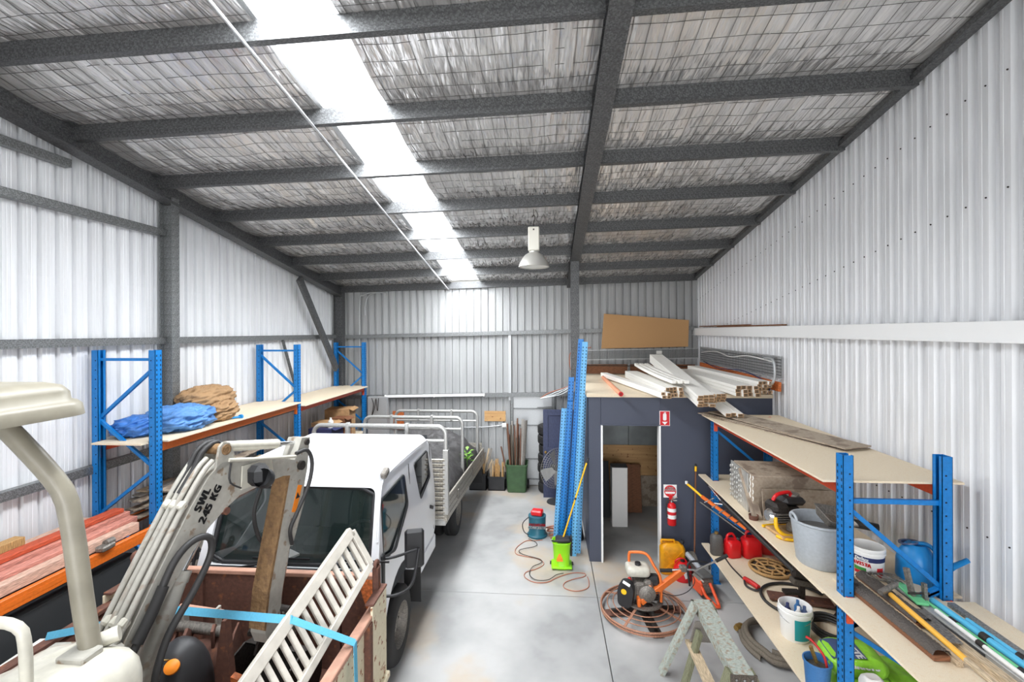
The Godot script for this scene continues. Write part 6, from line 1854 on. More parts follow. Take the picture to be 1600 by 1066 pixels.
	tag(put("white_cable", B.new().tube(curve([Vector3(0, 0, 0), Vector3(0, 0.05, 0.8), Vector3(0, -0.01, 1.5), Vector3(0, 0.04, 2.2), Vector3(0, 0.0, 3.0)], 0.06), 0.009, 6), M.white_plastic, self, Vector3(3.14, 3.0, -9.75)), "white cable clipped along the top of the right hand tray", "cable")
	for i in 4:
		tag(put("grey_cable", B.new().tube(curve([Vector3(0.3, 0.55 + i * 0.04, 0), Vector3(-0.02 - i * 0.03, 0.5 + i * 0.03, 0.02), Vector3(-0.1 - i * 0.02, 0.3, 0.0), Vector3(-0.1, -0.1, 0.0), Vector3(-0.3 - 0.1 * i, -0.32, -0.05), Vector3(-0.8, -0.45, -0.1)], 0.05), 0.011, 6), M.galv_clean if i < 3 else M.cord_orange, self, Vector3(0.62, 2.42, -9.95 - i * 0.03)), ["outermost grey cable looping from the tray end", "second grey cable looping from the tray end", "third grey cable looping from the tray end", "orange cable looping from the tray end down the wall"][i], "cable", "cables at the tray end")

func bundle(called: String, label: String, category: String, at: Vector3, size: Vector3, m: Material, sd: int, fold: float) -> void:
	var nz := FastNoiseLite.new()
	nz.seed = sd
	nz.frequency = 1.0
	nz.fractal_type = FastNoiseLite.FRACTAL_RIDGED
	nz.fractal_octaves = 3
	var b := B.new()
	b.grid(func(u: float, v: float) -> Vector3:
		var th := TAU * (1.0 - u)
		if u >= 1.0:
			th = TAU
		var ph := PI * v
		var n := Vector3(sin(ph) * cos(th), -cos(ph), sin(ph) * sin(th))
		var k := pow(absf(n.x), 2.6) + pow(absf(n.y), 2.6) + pow(absf(n.z), 2.6)
		n = n / pow(k, 1.0 / 2.6)
		var q := Vector3(cos(th) * sin(ph), cos(ph), sin(th) * sin(ph))
		var f := 1.0 + fold * nz.get_noise_3d(q.x * 1.1, q.y * 1.8 + q.x * 0.6, q.z * 1.1) + fold * 0.4 * nz.get_noise_3d(q.x * 3.0 + 5.0, q.y * 3.0, q.z * 3.0)
		var p := n * f * size / 2.0
		p.y = maxf(p.y, -size.y * 0.46) + size.y * 0.46
		return p, 72, 48)
	tag(put(called, b, m, self, at), label, category)

func left_shelf_things() -> void:
	bundle("tarp_bundle", "crumpled deep blue tarpaulin bundle at the near end of the left shelf", "tarpaulin", Vector3(-4.6, 2.294, -4.9), Vector3(0.42, 0.21, 0.52), M.deep_tarp, 5, 0.22)
	bundle("tarp_bundle", "larger pale blue folded tarpaulin on the left shelf", "tarpaulin", Vector3(-4.42, 2.294, -5.2), Vector3(0.56, 0.27, 0.62), M.blue_tarp, 12, 0.24)
	bundle("hessian_bundle", "low brown hessian bundle folded beside the blue tarpaulin", "sacking", Vector3(-4.44, 2.294, -5.74), Vector3(0.52, 0.26, 0.5), M.hessian, 23, 0.24)
	bundle("hessian_bundle", "brown hessian heap rising behind the blue tarpaulin", "sacking", Vector3(-4.5, 2.43, -5.75), Vector3(0.4, 0.3, 0.66), M.hessian, 31, 0.26)
	var cl := thing("blue_clamp", "small blue plastic clamp lying on the left shelf edge", "clamp", Vector3(-4.24, 2.294, -5.62), -0.35)
	put("bar", B.new().tube([Vector3(-0.12, 0.018, 0.06), Vector3(0.02, 0.018, -0.28)], 0.014, 8), M.can_blue, cl)
	put("jaw", B.new().box(Vector3(-0.09, 0.022, 0.0), Vector3(0.09, 0.04, 0.05), Basis(), 0.01), M.can_blue, cl)
	put("knob", B.new().lathe([[0.0, 0.0], [0.03, 0.0], [0.03, 0.03], [0.0, 0.03]], 12, Vector3(0.02, 0.02, -0.3), turned(90, 20, 0)), M.can_blue, cl)
	# timbers on the near low beams
	var rows := [[-4.24, 1.41, -4.42, 0.09, 0.09, "pale_pink_wood", "lowest pale timber nearest the aisle on the orange beams"], [-4.34, 1.41, -4.50, 0.1, 0.12, "pink_wood", "thick pink timber second from the aisle on the orange beams"], [-4.46, 1.41, -4.54, 0.1, 0.15, "pink_wood", "tallest pink timber third from the aisle on the orange beams"], [-4.58, 1.41, -4.45, 0.09, 0.13, "red_wood", "red timber fourth from the aisle on the orange beams"], [-4.7, 1.41, -4.35, 0.1, 0.15, "pale_pink_wood", "pale timber fifth from the aisle on the orange beams"], [-4.81, 1.41, -3.6, 0.09, 0.12, "red_wood", "short red timber against the wall"], [-4.70, 1.565, -3.75, 0.11, 0.07, "stick_wood", "short pale board with a black end on top of the timbers"], [-4.5, 1.565, -4.5, 0.12, 0.04, "red_wood", "thin red board lying on the pink timbers"]]
	for r in rows:
		var z1 := -1.9
		var o := put("timber_length", B.new().box(Vector3(0, r[4] / 2, 0), Vector3(r[3] - 0.006, r[4], absf(r[2] - z1)), Basis(), 0.004), M[r[5]], self, Vector3(r[0], r[1], (r[2] + z1) / 2))
		tag(o, r[6], "timber", "timbers on the left rack")
	# grey scrap timber further along
	for i in 14:
		var a := Vector3(-4.8 + rng.randf_range(0.0, 0.45), 1.36 + 0.022 * i, rng.randf_range(-5.0, -4.75))
		var b := Vector3(-4.75 + rng.randf_range(0.0, 0.5), 1.36 + 0.022 * i, rng.randf_range(-7.0, -6.2))
		tag(put("scrap_board", B.new().bar(Vector3.ZERO, b - a, rng.randf_range(0.08, 0.16), 0.018), [M.grey_wood, M.dusty_wood, M.grey_wood, M.pale_wood][i % 4], self, a), "weathered scrap board, %s from the bottom of the pile under the left shelf" % ["first", "second", "third", "fourth", "fifth", "sixth", "seventh", "eighth", "ninth", "tenth", "eleventh", "twelfth", "thirteenth", "fourteenth"][i], "board", "scrap boards on the left rack")
	var sock := thing("steel_fitting", "small steel pipe fitting sitting on the orange beam", "fitting", Vector3(-4.14, 1.411, -4.0), 0.1)
	put("block", B.new().box(Vector3(0, 0.03, 0), Vector3(0.09, 0.05, 0.14), Basis(), 0.012), M.steel_worn, sock)
	put("socket", B.new().tube([Vector3(0.0, 0.06, -0.08), Vector3(0.0, 0.06, 0.0)], 0.032, 12), M.steel_worn, sock)
	tag(put("storage_box", B.new().box(Vector3(0, 0.45, 0), Vector3(0.5, 0.9, 2.2), Basis(), 0.03), M.black_plastic, self, Vector3(-4.45, 0.0, -5.95)), "large black box on the floor under the left shelf", "box")
	tag(put("dark_drawer_unit", B.new().box(Vector3(0, 0.6, 0), Vector3(0.54, 1.2, 2.4), Basis(), 0.02), M.cab_dark, self, Vector3(-4.48, 0.0, -3.2)), "dark chest on the floor below the pink timbers", "chest")
	tag(put("covered_pile", B.new().grid(func(u: float, v: float) -> Vector3:
		var x := lerpf(-4.08, -3.64, u)
		var z := lerpf(-1.5, -4.9, v)
		return Vector3(x, 0.92 * pow(sin(PI * clampf(u, 0.0, 1.0)), 0.18) + 0.03 * sin(z * 7.0 + x * 9.0) * sin(PI * u), z), 14, 40), M.saw_dark, self), "dark dusty covered pile between the trailer and the left rack", "pile")
	tag(put("white_board", B.new().box(Vector3(0, 0.012, 0), Vector3(0.3, 0.02, 1.3), turned(1, 4, 2), 0.003), M.pvc, self, Vector3(-3.88, 0.965, -2.75)), "white board lying on the dark covered pile", "board")
	tag(put("yellow_offcut", B.new().box(Vector3(0, 0.012, 0), Vector3(0.12, 0.02, 0.2), turned(0, 30, 0), 0.003), M.stick_wood, self, Vector3(-3.86, 0.965, -3.6)), "small yellow timber offcut beyond the white board", "offcut")
	# cartons on the far low shelf
	var cart := [[-4.4, 1.218, -8.1, 0.4, 0.28, 0.4, "cardboard", "open brown carton at the near end of the far left shelf"], [-4.4, 1.218, -9.45, 0.5, 0.62, 0.45, "cardboard", "tall brown carton at the back of the far left shelf"], [-4.3, 1.218, -8.62, 0.45, 0.4, 0.5, "box_navy", "navy patterned carton in the middle of the far left shelf"], [-4.25, 1.22, -7.75, 0.36, 0.32, 0.25, "box_navy", "small navy carton beside the near upright"], [-4.35, 1.62, -8.7, 0.4, 0.08, 0.35, "cardboard", "flat brown carton lying on the navy one"], [-4.2, 1.22, -9.05, 0.3, 0.5, 0.3, "brown_wood", "brown box between the navy and tall cartons"]]
	for c in cart:
		var bx := thing("carton", c[7], "carton", Vector3(c[0], c[1], c[2]), rng.randf_range(-0.15, 0.15), "cartons on the far left shelf")
		put("box", B.new().box(Vector3(0, c[4] / 2, 0), Vector3(c[3], c[4], c[5]), Basis(), 0.004), M[c[6]], bx)
		put("flap", B.new().box(Vector3(c[3] / 2 + 0.03, c[4] - 0.01, 0), Vector3(0.1, 0.004, c[5] * 0.95), turned(0, 0, -25)), M[c[6]], bx)
	tag(put("white_bottle", B.new().lathe([[0.0, 0.0], [0.05, 0.0], [0.05, 0.12], [0.02, 0.16], [0.02, 0.19], [0.0, 0.19]], 14), M.white_plastic, self, Vector3(-4.15, 1.62, -8.5)), "white bottle standing on the navy carton", "bottle")
	# more clutter low on the far wall side: red reel on the rack frame
	tag(put("hanging_leads", B.new().tube(curve([Vector3(0, 0, 0), Vector3(0.05, -0.15, 0.02), Vector3(0.0, -0.4, 0.0), Vector3(0.08, -0.2, 0.03), Vector3(0.1, 0, 0.0), Vector3(0.14, -0.3, 0.02), Vector3(0.16, 0, 0)], 0.04), 0.008, 6), M.cord_black, self, Vector3(-3.98, 1.95, -10.12)), "dark leads hanging in front of the grey cabinet", "cable")

func right_shelf_things() -> void:
	# thin sheets on the top shelf
	for i in 3:
		var c := Vector3(2.62 + 0.02 * i, 2.273 + 0.018 * i, -5.72 + 0.04 * i)
		tag(put("thin_sheet", B.new().box(Vector3(0, 0.006, 0), Vector3(0.36 - 0.02 * i, 0.011, 2.1 - 0.05 * i), turned([0.4, -0.3, 0.6][i], [20.5, 19.5, 18.5][i], [0, 0.5, 1.2][i])), M.dusty_wood, self, c), ["lowest dusty brown sheet of three on the top right shelf", "middle dusty brown sheet of three on the top right shelf", "uppermost dusty brown sheet of three on the top right shelf"][i], "sheet", "dusty sheets on the top shelf")
	# tool box with tread plate face
	var b := thing("tread_plate_box", "long dusty box with a quilted silver tread plate end", "box", Vector3(2.68, 1.402, -5.55))
	put("carcass", B.new().box(Vector3(0, 0.22, 0), Vector3(0.86, 0.44, 0.62), turned(0, -3, 0), 0.01), M.dusty_wood, b)
	put("end_sheet", B.new().box(Vector3(-0.44, 0.22, -0.08), Vector3(0.012, 0.43, 0.55), turned(0, -3, 0)), M.checker, b)
	var st := B.new()
	for i in 9:
		for j in 7:
			st.box(Vector3(-0.45 - 0.0, 0.03 + j * 0.058 + 0.014 * (i % 2), -0.32 + i * 0.06), Vector3(0.008, 0.04, 0.03), turned(45, 0, 0), 0.003)
	put("tread_studs", st, M.checker, b).set_meta("kind", "stuff")
	for k in 2:
		var wv := B.new()
		var p := []
		for i in 24:
			p.append(Vector3(-0.443 + 0.004 * k, 0.01 + i * 0.0183, 0.22 + k * 0.06 + 0.012 * sin(i * 1.5)))
		put("wavy_trim", wv.tube(p, 0.006, 6), M.pvc, b)
	tag(put("leaning_batten", B.new().bar(Vector3.ZERO, Vector3(0.02, 0.42, -0.42), 0.1, 0.03), M.dusty_wood, self, Vector3(2.24, 1.405, -5.16)), "dusty timber batten leaning on the tread plate box", "timber")
	tag(put("dusty_sheet", B.new().box(Vector3(0, 0.16, 0), Vector3(0.72, 0.32, 0.02), turned(-8, 0, 0)), M.dusty_wood, self, Vector3(2.66, 1.403, -5.17)), "dusty grey sheet leaning on the box behind the engine", "sheet")
	tag(put("black_pipe", B.new().tube([Vector3.ZERO, Vector3(0.55, -0.06, 0.15)], 0.04, 12), M.hose, self, Vector3(2.56, 1.62, -4.78)), "thick black pipe lying behind the grey tub", "pipe")
	# engine on yellow frame
	var e := thing("engine_unit", "small black engine with a red pull handle on a yellow tube frame", "engine", Vector3(2.36, 1.402, -4.86), 0.15)
	put("block", B.new().box(Vector3(0, 0.2, 0), Vector3(0.26, 0.16, 0.24), Basis(), 0.03).box(Vector3(-0.08, 0.27, 0.02), Vector3(0.16, 0.1, 0.2), Basis(), 0.03), M.steel_dark, e)
	put("tank", B.new().box(Vector3(0.08, 0.32, -0.02), Vector3(0.24, 0.08, 0.22), Basis(), 0.035), M.black_plastic, e)
	put("fuel_cap", B.new().lathe([[0.0, 0.0], [0.06, 0.0], [0.055, 0.02], [0.0, 0.024]], 16, Vector3(0.12, 0.36, -0.02)), M.steel_worn, e)
	put("red_handle", B.new().tube(curve([Vector3(-0.12, 0.33, 0.02), Vector3(-0.08, 0.385, 0.02), Vector3(0.06, 0.4, 0.0), Vector3(0.08, 0.36, 0.0)], 0.02), 0.018, 10), M.red, e)
	put("muffler", B.new().lathe([[0.0, 0.0], [0.06, 0.0], [0.065, 0.03], [0.05, 0.06], [0.0, 0.06]], 18, Vector3(-0.15, 0.2, 0.06), turned(0, 0, 90)), M.chrome, e)
	put("pump", B.new().lathe([[0.0, 0.0], [0.05, 0.0], [0.05, 0.12], [0.0, 0.12]], 14, Vector3(0.02, 0.06, 0.1)), M.steel_worn, e)
	for i in 4:
		put("cooling_fin", B.new().box(Vector3(-0.03, 0.16 + i * 0.022, 0.06), Vector3(0.24, 0.007, 0.16)), M.steel_worn, e)
	put("frame_tube", B.new().tube(curve([Vector3(-0.16, 0.2, 0.12), Vector3(-0.16, 0.1, 0.14), Vector3(-0.08, 0.035, 0.16), Vector3(0.06, 0.03, 0.17), Vector3(0.1, 0.08, 0.17), Vector3(0.15, 0.22, 0.15), Vector3(0.2, 0.24, 0.1)], 0.03), 0.018, 10), M.yellow, e)
	put("frame_base", B.new().tube(curve([Vector3(-0.15, 0.018, 0.12), Vector3(-0.1, 0.016, 0.2), Vector3(0.1, 0.016, 0.24), Vector3(0.2, 0.016, 0.2), Vector3(0.2, 0.016, -0.12), Vector3(-0.14, 0.016, -0.12)], 0.03), 0.015, 8), M.yellow, e)
	put("base_plate", B.new().box(Vector3(0.03, 0.025, 0.06), Vector3(0.34, 0.03, 0.28), Basis(), 0.008), M.plywood, e)
	tag(put("rust_tin", B.new().lathe([[0.0, 0.0], [0.045, 0.0], [0.05, 0.05], [0.046, 0.05], [0.04, 0.01], [0.0, 0.008]], 16), M.rust, self, Vector3(2.2, 1.402, -5.16)), "small rusty tin beside the engine", "tin")
	# grey tub with a trough inside
	var t := thing("grey_tub", "large grey flexible tub on the middle shelf", "tub", Vector3(2.37, 1.402, -4.24))
	put("body", B.new().lathe([[0.0, 0.0], [0.17, 0.0], [0.185, 0.02], [0.225, 0.36], [0.235, 0.37], [0.235, 0.385], [0.222, 0.385], [0.215, 0.36], [0.172, 0.03], [0.0, 0.02]], 36), M.tub_grey, t)
	put("filling", B.new().lathe([[0.0, 0.30], [0.2, 0.285]], 32), M.tub_dark, t)
	for s in [-1, 1]:
		put("handle", B.new().tube(arc(Vector3(s * 0.22, 0.38, 0), 0.05, 0, PI, 10, Vector3(0, 0, 1), Vector3(s * 0.2, 1, 0)), 0.012, 8), M.tub_grey, t)
	var tr := thing("mixing_trough", "grey steel trough lying in the mouth of the grey tub", "trough", Vector3(2.44, 1.785, -4.19), 0.1)
	var trr := []
	for q in [[0.0, 0.2, 0.17], [0.07, 0.25, 0.22], [0.075, 0.27, 0.24], [0.08, 0.26, 0.23], [0.01, 0.185, 0.155]]:
		var rr := []
		for v in rounded(q[1], q[2], 0.02, 3):
			rr.append(turned(20, 0, -12) * Vector3(v.x, q[0], -v.y))
		trr.append(rr)
	put("body", B.new().loft(trr, true, false), M.steel_worn, tr)
	# paint bucket
	var p := thing("paint_bucket", "white paint bucket with navy, green and red print on the middle shelf", "bucket", Vector3(2.63, 1.402, -4.04), -0.35)
	p.scale = Vector3.ONE * 0.82
	put("body", B.new().lathe([[0.0, 0.0], [0.125, 0.0], [0.13, 0.012], [0.142, 0.25], [0.15, 0.255], [0.15, 0.27], [0.144, 0.275], [0.15, 0.285], [0.15, 0.31], [0.142, 0.315], [0.138, 0.31], [0.128, 0.02], [0.0, 0.015]], 36), M.white_plastic, p)
	var wrap := func(y0: float, y1: float, a0: float, a1: float, m: Material, called: String, lift := 0.0012) -> void:
		var o := B.new()
		o.grid(func(u: float, v: float) -> Vector3:
			var a := lerpf(a0, a1, u)
			var y := lerpf(y0, y1, v)
			var r := 0.13 + (y - 0.012) * 0.0505 + lift
			return Vector3(r * sin(a), y, r * cos(a)), 14, 1)
		put(called, o, m, p)
	wrap.call(0.19, 0.235, -1.2, 1.2, M.print_navy, "navy_band")
	wrap.call(0.09, 0.125, -1.1, -0.3, M.print_green, "green_band")
	wrap.call(0.055, 0.088, -1.1, -0.3, M.print_red, "red_band")
	wrap.call(0.04, 0.14, 0.35, 0.85, M.print_red, "red_block")
	wrap.call(0.03, 0.1, -0.1, 0.3, M.steel_worn, "grey_block")
	lettering("words", "Dulux", 0.03, Transform3D(turned(-3, -32, 0), Vector3(-0.075, 0.212, 0.122)), M.print_white, p)
	lettering("words", "AVISTA", 0.034, Transform3D(turned(-3, -32, 0), Vector3(-0.075, 0.163, 0.12)), M.print_red, p)
	for s in [-1, 1]:
		put("letter_leg", B.new().bar(Vector3(0.0, 0.15, 0.141), Vector3(s * 0.055, 0.03, 0.125), 0.014, 0.004, Vector3.BACK), M.print_white, p)
	# watering can
	var w := thing("watering_can", "blue plastic watering can on the middle shelf beside the wall", "watering can", Vector3(2.98, 1.402, -4.0), -0.9)
	w.scale = Vector3.ONE * 1.12
	put("body", B.new().lathe([[0.0, 0.0], [0.11, 0.0], [0.12, 0.02], [0.118, 0.14], [0.1, 0.2], [0.07, 0.25], [0.055, 0.265], [0.05, 0.262], [0.0, 0.255]], 28), M.can_blue, w)
	put("filler_rim", B.new().lathe([[0.045, 0.0], [0.062, 0.005], [0.06, 0.015], [0.045, 0.012], [0.04, -0.02]], 20, Vector3(-0.04, 0.255, 0.01), turned(0, 0, 12)), M.bag_navy, w)
	put("handle", B.new().tube(curve([Vector3(-0.02, 0.26, 0), Vector3(0.06, 0.28, 0), Vector3(0.11, 0.24, 0), Vector3(0.12, 0.16, 0)], 0.02), 0.014, 10), M.can_blue, w)
	put("spout", B.new().tube([Vector3(0.1, 0.06, 0), Vector3(0.2, 0.18, 0), Vector3(0.275, 0.255, 0)], [0.03, 0.02, 0.016], 12), M.can_blue, w)
	# low shelf
	var fb := thing("grey_bottle", "dirty grey plastic bottle with pale cap beside the red fuel cans", "bottle", Vector3(2.21, 0.478, -6.30))
	put("body", can_shape(0.15, 0.12, 0.27, 0.04), M.bottle_grey, fb)
	put("cap", B.new().lathe([[0.025, 0.27], [0.025, 0.3], [0.0, 0.3]], 12), M.brass, fb)
	for i in 3:
		var c := thing("fuel_can", ["red plastic fuel can with a black cap next to the grey bottle", "larger red fuel can right of the one with the black cap", "dusty red fuel can at the back of the low shelf"][i], "fuel can", Vector3([2.40, 2.64, 2.93][i], 0.478, [-6.27, -6.27, -6.38][i]), [0.25, 0.1, -0.2][i])
		var h: float = [0.22, 0.26, 0.32][i]
		put("body", can_shape([0.19, 0.24, 0.26][i], 0.17, h, 0.05), M.red if i < 2 else M.dusty_red, c)
		put("handle", B.new().tube(curve([Vector3(-0.08, h * 0.75, 0), Vector3(-0.07, h + 0.05, 0), Vector3(0.0, h + 0.07, 0), Vector3(0.05, h + 0.0, 0)], 0.02), 0.016, 8), M.red if i < 2 else M.dusty_red, c)
		put("cap", B.new().lathe([[0.03, 0.0], [0.03, 0.035], [0.0, 0.038]], 12, Vector3(0.07, h * 0.9, 0), turned(0, 0, -30)), M.black_plastic, c)
	var rg := thing("cable_drum", "wooden cable drum ring with curved slots on the low shelf", "cable drum", Vector3(2.72, 0.478, -5.92))
	for q in [[0.23, 0.03, 0.018], [0.15, 0.03, 0.014], [0.07, 0.03, 0.014]]:
		put("ring", B.new().tube(arc(Vector3(0, q[1], 0), q[0], 0, TAU * 31 / 32, 31), q[2], 8, true), M.stick_wood, rg)
	for i in 8:
		var a := TAU * i / 8
		put("curved_spoke", B.new().tube([Vector3(0.06 * cos(a), 0.03, 0.06 * sin(a)), Vector3(0.15 * cos(a + 0.25), 0.034, 0.15 * sin(a + 0.25)), Vector3(0.23 * cos(a + 0.35), 0.03, 0.23 * sin(a + 0.35))], 0.014, 6), M.stick_wood, rg)
	put("backing", B.new().lathe([[0.0, 0.004], [0.225, 0.004], [0.225, 0.012], [0.0, 0.012]], 32), M.saw_dark, rg)
	var pl := thing("red_plug_lead", "black lead ending in a red trigger grip on the low shelf", "tool", Vector3(2.27, 0.478, -5.5))
	put("lead", B.new().tube(curve([Vector3(0.02, 0.008, -0.85), Vector3(0.0, 0.008, -0.5), Vector3(0.02, 0.008, -0.25), Vector3(0.03, 0.02, -0.1)], 0.04), 0.009, 8), M.cord_black, pl)
	put("grip", B.new().tube(curve([Vector3(0.03, 0.03, -0.14), Vector3(0.06, 0.045, -0.04), Vector3(0.1, 0.04, 0.06)], 0.03), 0.028, 10), M.dusty_red, pl)
	put("guard", B.new().tube(curve([Vector3(0.01, 0.03, -0.1), Vector3(-0.01, 0.02, 0.0), Vector3(0.06, 0.015, 0.08), Vector3(0.11, 0.03, 0.07)], 0.03), 0.012, 8), M.black_plastic, pl)
	# breaker tool with its long handle, and the orange line tool
	var br := thing("vibrating_screed", "grimy motor head with a long dark handle reaching out of the rack", "power tool", Vector3(2.72, 0.478, -5.25))
	put("base_plate", B.new().box(Vector3(0.0, 0.03, 0.0), Vector3(0.62, 0.03, 0.16), turned(0, -12, 0), 0.006), M.rust, br)
	put("post", B.new().box(Vector3(0.02, 0.17, 0.0), Vector3(0.05, 0.28, 0.05)).box(Vector3(-0.1, 0.12, 0.02), Vector3(0.16, 0.03, 0.08)), M.steel_dark, br)
	put("motor", B.new().tube([Vector3(-0.1, 0.36, 0.06), Vector3(0.04, 0.34, 0.05), Vector3(0.18, 0.33, 0.06), Vector3(0.28, 0.31, 0.08)], [0.055, 0.07, 0.06, 0.03], 14), M.steel_dark, br)
	put("bracket", B.new().box(Vector3(0.0, 0.25, 0.06), Vector3(0.24, 0.06, 0.1), turned(0, 0, -8), 0.01), M.saw_dark, br)
	put("handle_tube", B.new().tube([Vector3(-0.08, 0.36, 0.05), Vector3(-0.46, 0.72, -1.0)], 0.03, 12), M.hose, br)
	put("handle_end", B.new().tube([Vector3(-0.46, 0.72, -1.0), Vector3(-0.53, 0.83, -1.28)], 0.012, 8).tube([Vector3(-0.44, 0.70, -0.94), Vector3(-0.56, 0.70, -0.98)], 0.009, 8), M.chrome, br)
	put("grip", B.new().tube([Vector3(-0.53, 0.83, -1.28), Vector3(-0.545, 0.86, -1.36)], 0.016, 8), M.rubber, br)
	var ot := thing("line_tool", "long orange and yellow tool frame with pegs reaching out of the low shelf", "tool", Vector3(2.3, 0.478, -5.5))
	put("orange_arm", B.new().bar(Vector3(0.17, 0.47, -0.5), Vector3(-0.24, 0.72, -0.92), 0.022, 0.04), M.orange, ot)
	put("yellow_end", B.new().tube(curve([Vector3(-0.24, 0.72, -0.92), Vector3(-0.33, 0.79, -1.05), Vector3(-0.385, 0.83, -1.09)], 0.03), 0.016, 8), M.yellow, ot)
	put("white_tip", B.new().lathe([[0.0, 0.0], [0.018, 0.0], [0.018, 0.035], [0.0, 0.035]], 10, Vector3(-0.39, 0.83, -1.09)), M.white_plastic, ot)
	put("steel_rail", B.new().tube([Vector3(0.15, 0.4, -0.5), Vector3(-0.26, 0.64, -0.92)], 0.009, 8), M.steel_worn, ot)
	for i in 5:
		var f := 0.15 + i * 0.17
		var q := Vector3(0.17, 0.49, -0.5).lerp(Vector3(-0.24, 0.72, -0.92), f)
		put("peg", B.new().tube([q + Vector3(-0.06, -0.02, 0), q + Vector3(0.06, 0.04, 0)], 0.009, 8).lathe([[0.0, 0.0], [0.015, 0.0], [0.0, 0.02]], 8, q + Vector3(0.06, 0.04, 0)), M.chrome, ot)
	# loop of black hose, white bucket, black coil
	tag(put("hose_loop", B.new().tube(curve(arc(Vector3(0, 0.02, 0), 0.36, 0.4, TAU - 0.3, 30, Vector3(1, 0, 0), Vector3(0, 0, -0.95)), 0.05), 0.016, 8), M.hose, self, Vector3(2.7, 0.478, -5.25)), "single loop of black hose on the low shelf", "hose")
	var wb := thing("white_bucket", "white bucket with a teal label full of bottles on the low shelf", "bucket", Vector3(2.37, 0.478, -4.66), -0.4)
	wb.scale = Vector3.ONE * 0.94
	put("body", B.new().lathe([[0.0, 0.0], [0.125, 0.0], [0.13, 0.01], [0.145, 0.26], [0.155, 0.265], [0.155, 0.285], [0.148, 0.29], [0.155, 0.3], [0.155, 0.325], [0.146, 0.33], [0.14, 0.32], [0.127, 0.02], [0.0, 0.015]], 36), M.white_plastic, wb)
	var tl := B.new()
	tl.grid(func(u: float, v: float) -> Vector3:
		var a := lerpf(-0.1, 1.1, u)
		var y := lerpf(0.03, 0.24, v)
		var r := 0.1315 + y * 0.058
		return Vector3(r * sin(a), y, r * cos(a)), 14, 1)
	put("teal_label", tl, M.print_teal, wb)
	put("bail", B.new().tube(arc(Vector3(0, 0.27, 0), 0.158, -0.2, PI + 0.2, 16, Vector3.RIGHT, Vector3(0, -0.55, 0.85)), 0.004, 6), M.chrome, wb)
	for i in 4:
		tag(put("small_bottle", B.new().lathe([[0.0, 0.0], [0.03, 0.0], [0.032, 0.16], [0.014, 0.19], [0.014, 0.22], [0.0, 0.22]], 12), [M.box_navy, M.blue_plastic, M.white_plastic, M.bag_navy][i], self, Vector3(2.37 + [-0.07, 0.05, 0.0, 0.06][i], 0.58, -4.66 + [0.0, -0.05, 0.06, 0.05][i])), ["purple blue bottle at the left in the white bucket", "blue bottle at the back in the white bucket", "white bottle at the front in the white bucket", "slate blue bottle at the right in the white bucket"][i], "bottle", "bottles in the white bucket")
	var cp := []
	for i in 40:
		var a := TAU * i / 13.0
		cp.append(Vector3(0.15 * cos(a), 0.02 + 0.0022 * i, 0.18 * sin(a)))
	tag(put("hose_coil", B.new().tube(curve(cp, 0.04), 0.014, 8), M.hose, self, Vector3(2.72, 0.478, -4.72)), "small coil of black hose behind the white bucket", "hose")
	# green bags
	for i in 3:
		var g := thing("cement_bag", ["lower green cement bag under the right rack", "upper green bag with a navy printed panel", "green bag at the back with an orange barcode patch"][i], "bag", Vector3([2.56, 2.54, 2.96][i], [0.478, 0.614, 0.478][i], [-4.08, -4.1, -4.1][i]), [0.0, -0.1, 0.0][i], "green cement bags")
		var rr := []
		for q in [[0.0, 0.86], [0.02, 0.96], [0.06, 1.0], [0.1, 0.96], [0.125, 0.84], [0.13, 0.5]]:
			var r := []
			for v in rounded(0.44 * q[1], 0.36 * q[1], 0.09 * q[1], 5):
				r.append(Vector3(v.x, q[0] + 0.008 * sin(v.x * 30.0) * cos(v.y * 22.0), -v.y))
			rr.append(r)
		put("sack", B.new().loft(rr), M.bag_green, g)
		if i == 1:
			put("navy_panel", B.new().grid(func(u: float, v: float) -> Vector3:
				var x := lerpf(-0.2, 0.06, u)
				var z := lerpf(0.12, -0.12, v)
				return Vector3(x, 0.135 - 0.14 * maxf(0.0, absf(x) - 0.09) + 0.004 * sin(x * 40), z), 12, 6), M.bag_navy, g)
			lettering("words", "CRETE", 0.06, Transform3D(turned(-88, 0, 0) * turned(0, 0, -80), Vector3(-0.0, 0.142, 0.0)), M.print_white, g)
			lettering("words", "builders", 0.05, Transform3D(turned(-50, 0, 0), Vector3(-0.02, 0.105, 0.165)), M.print_white, g)
		elif i == 2:
			put("orange_patch", B.new().box(Vector3(0.02, 0.1, 0.165), Vector3(0.07, 0.05, 0.01), turned(-40, 0, 0)), M.print_orange, g)
		else:
			put("black_print", B.new().box(Vector3(-0.06, 0.07, 0.18), Vector3(0.12, 0.08, 0.01), turned(-8, 0, 0)), M.print_black, g)
	var bb := thing("blue_bucket", "small blue bucket holding red handled pliers", "bucket", Vector3(2.22, 0.478, -4.02))
	put("body", B.new().lathe([[0.0, 0.0], [0.085, 0.0], [0.1, 0.2], [0.108, 0.205], [0.108, 0.22], [0.098, 0.22], [0.08, 0.01], [0.0, 0.01]], 24), M.blue_plastic, bb)
	put("contents", B.new().lathe([[0.0, 0.17], [0.09, 0.16]], 18), M.saw_dark, bb)
	var pr := thing("pliers", "pliers with a red curved handle standing in the blue bucket", "pliers", Vector3(2.22, 0.64, -4.02))
	put("handle", B.new().tube(curve([Vector3(0.05, 0.02, 0.05), Vector3(0.03, 0.12, 0.03), Vector3(-0.03, 0.2, -0.02), Vector3(-0.07, 0.22, -0.04)], 0.02), 0.01, 8), M.dusty_red, pr)
	put("jaw", B.new().box(Vector3(-0.03, 0.1, 0), Vector3(0.03, 0.16, 0.02), turned(0, 0, 20), 0.008), M.brass, pr)
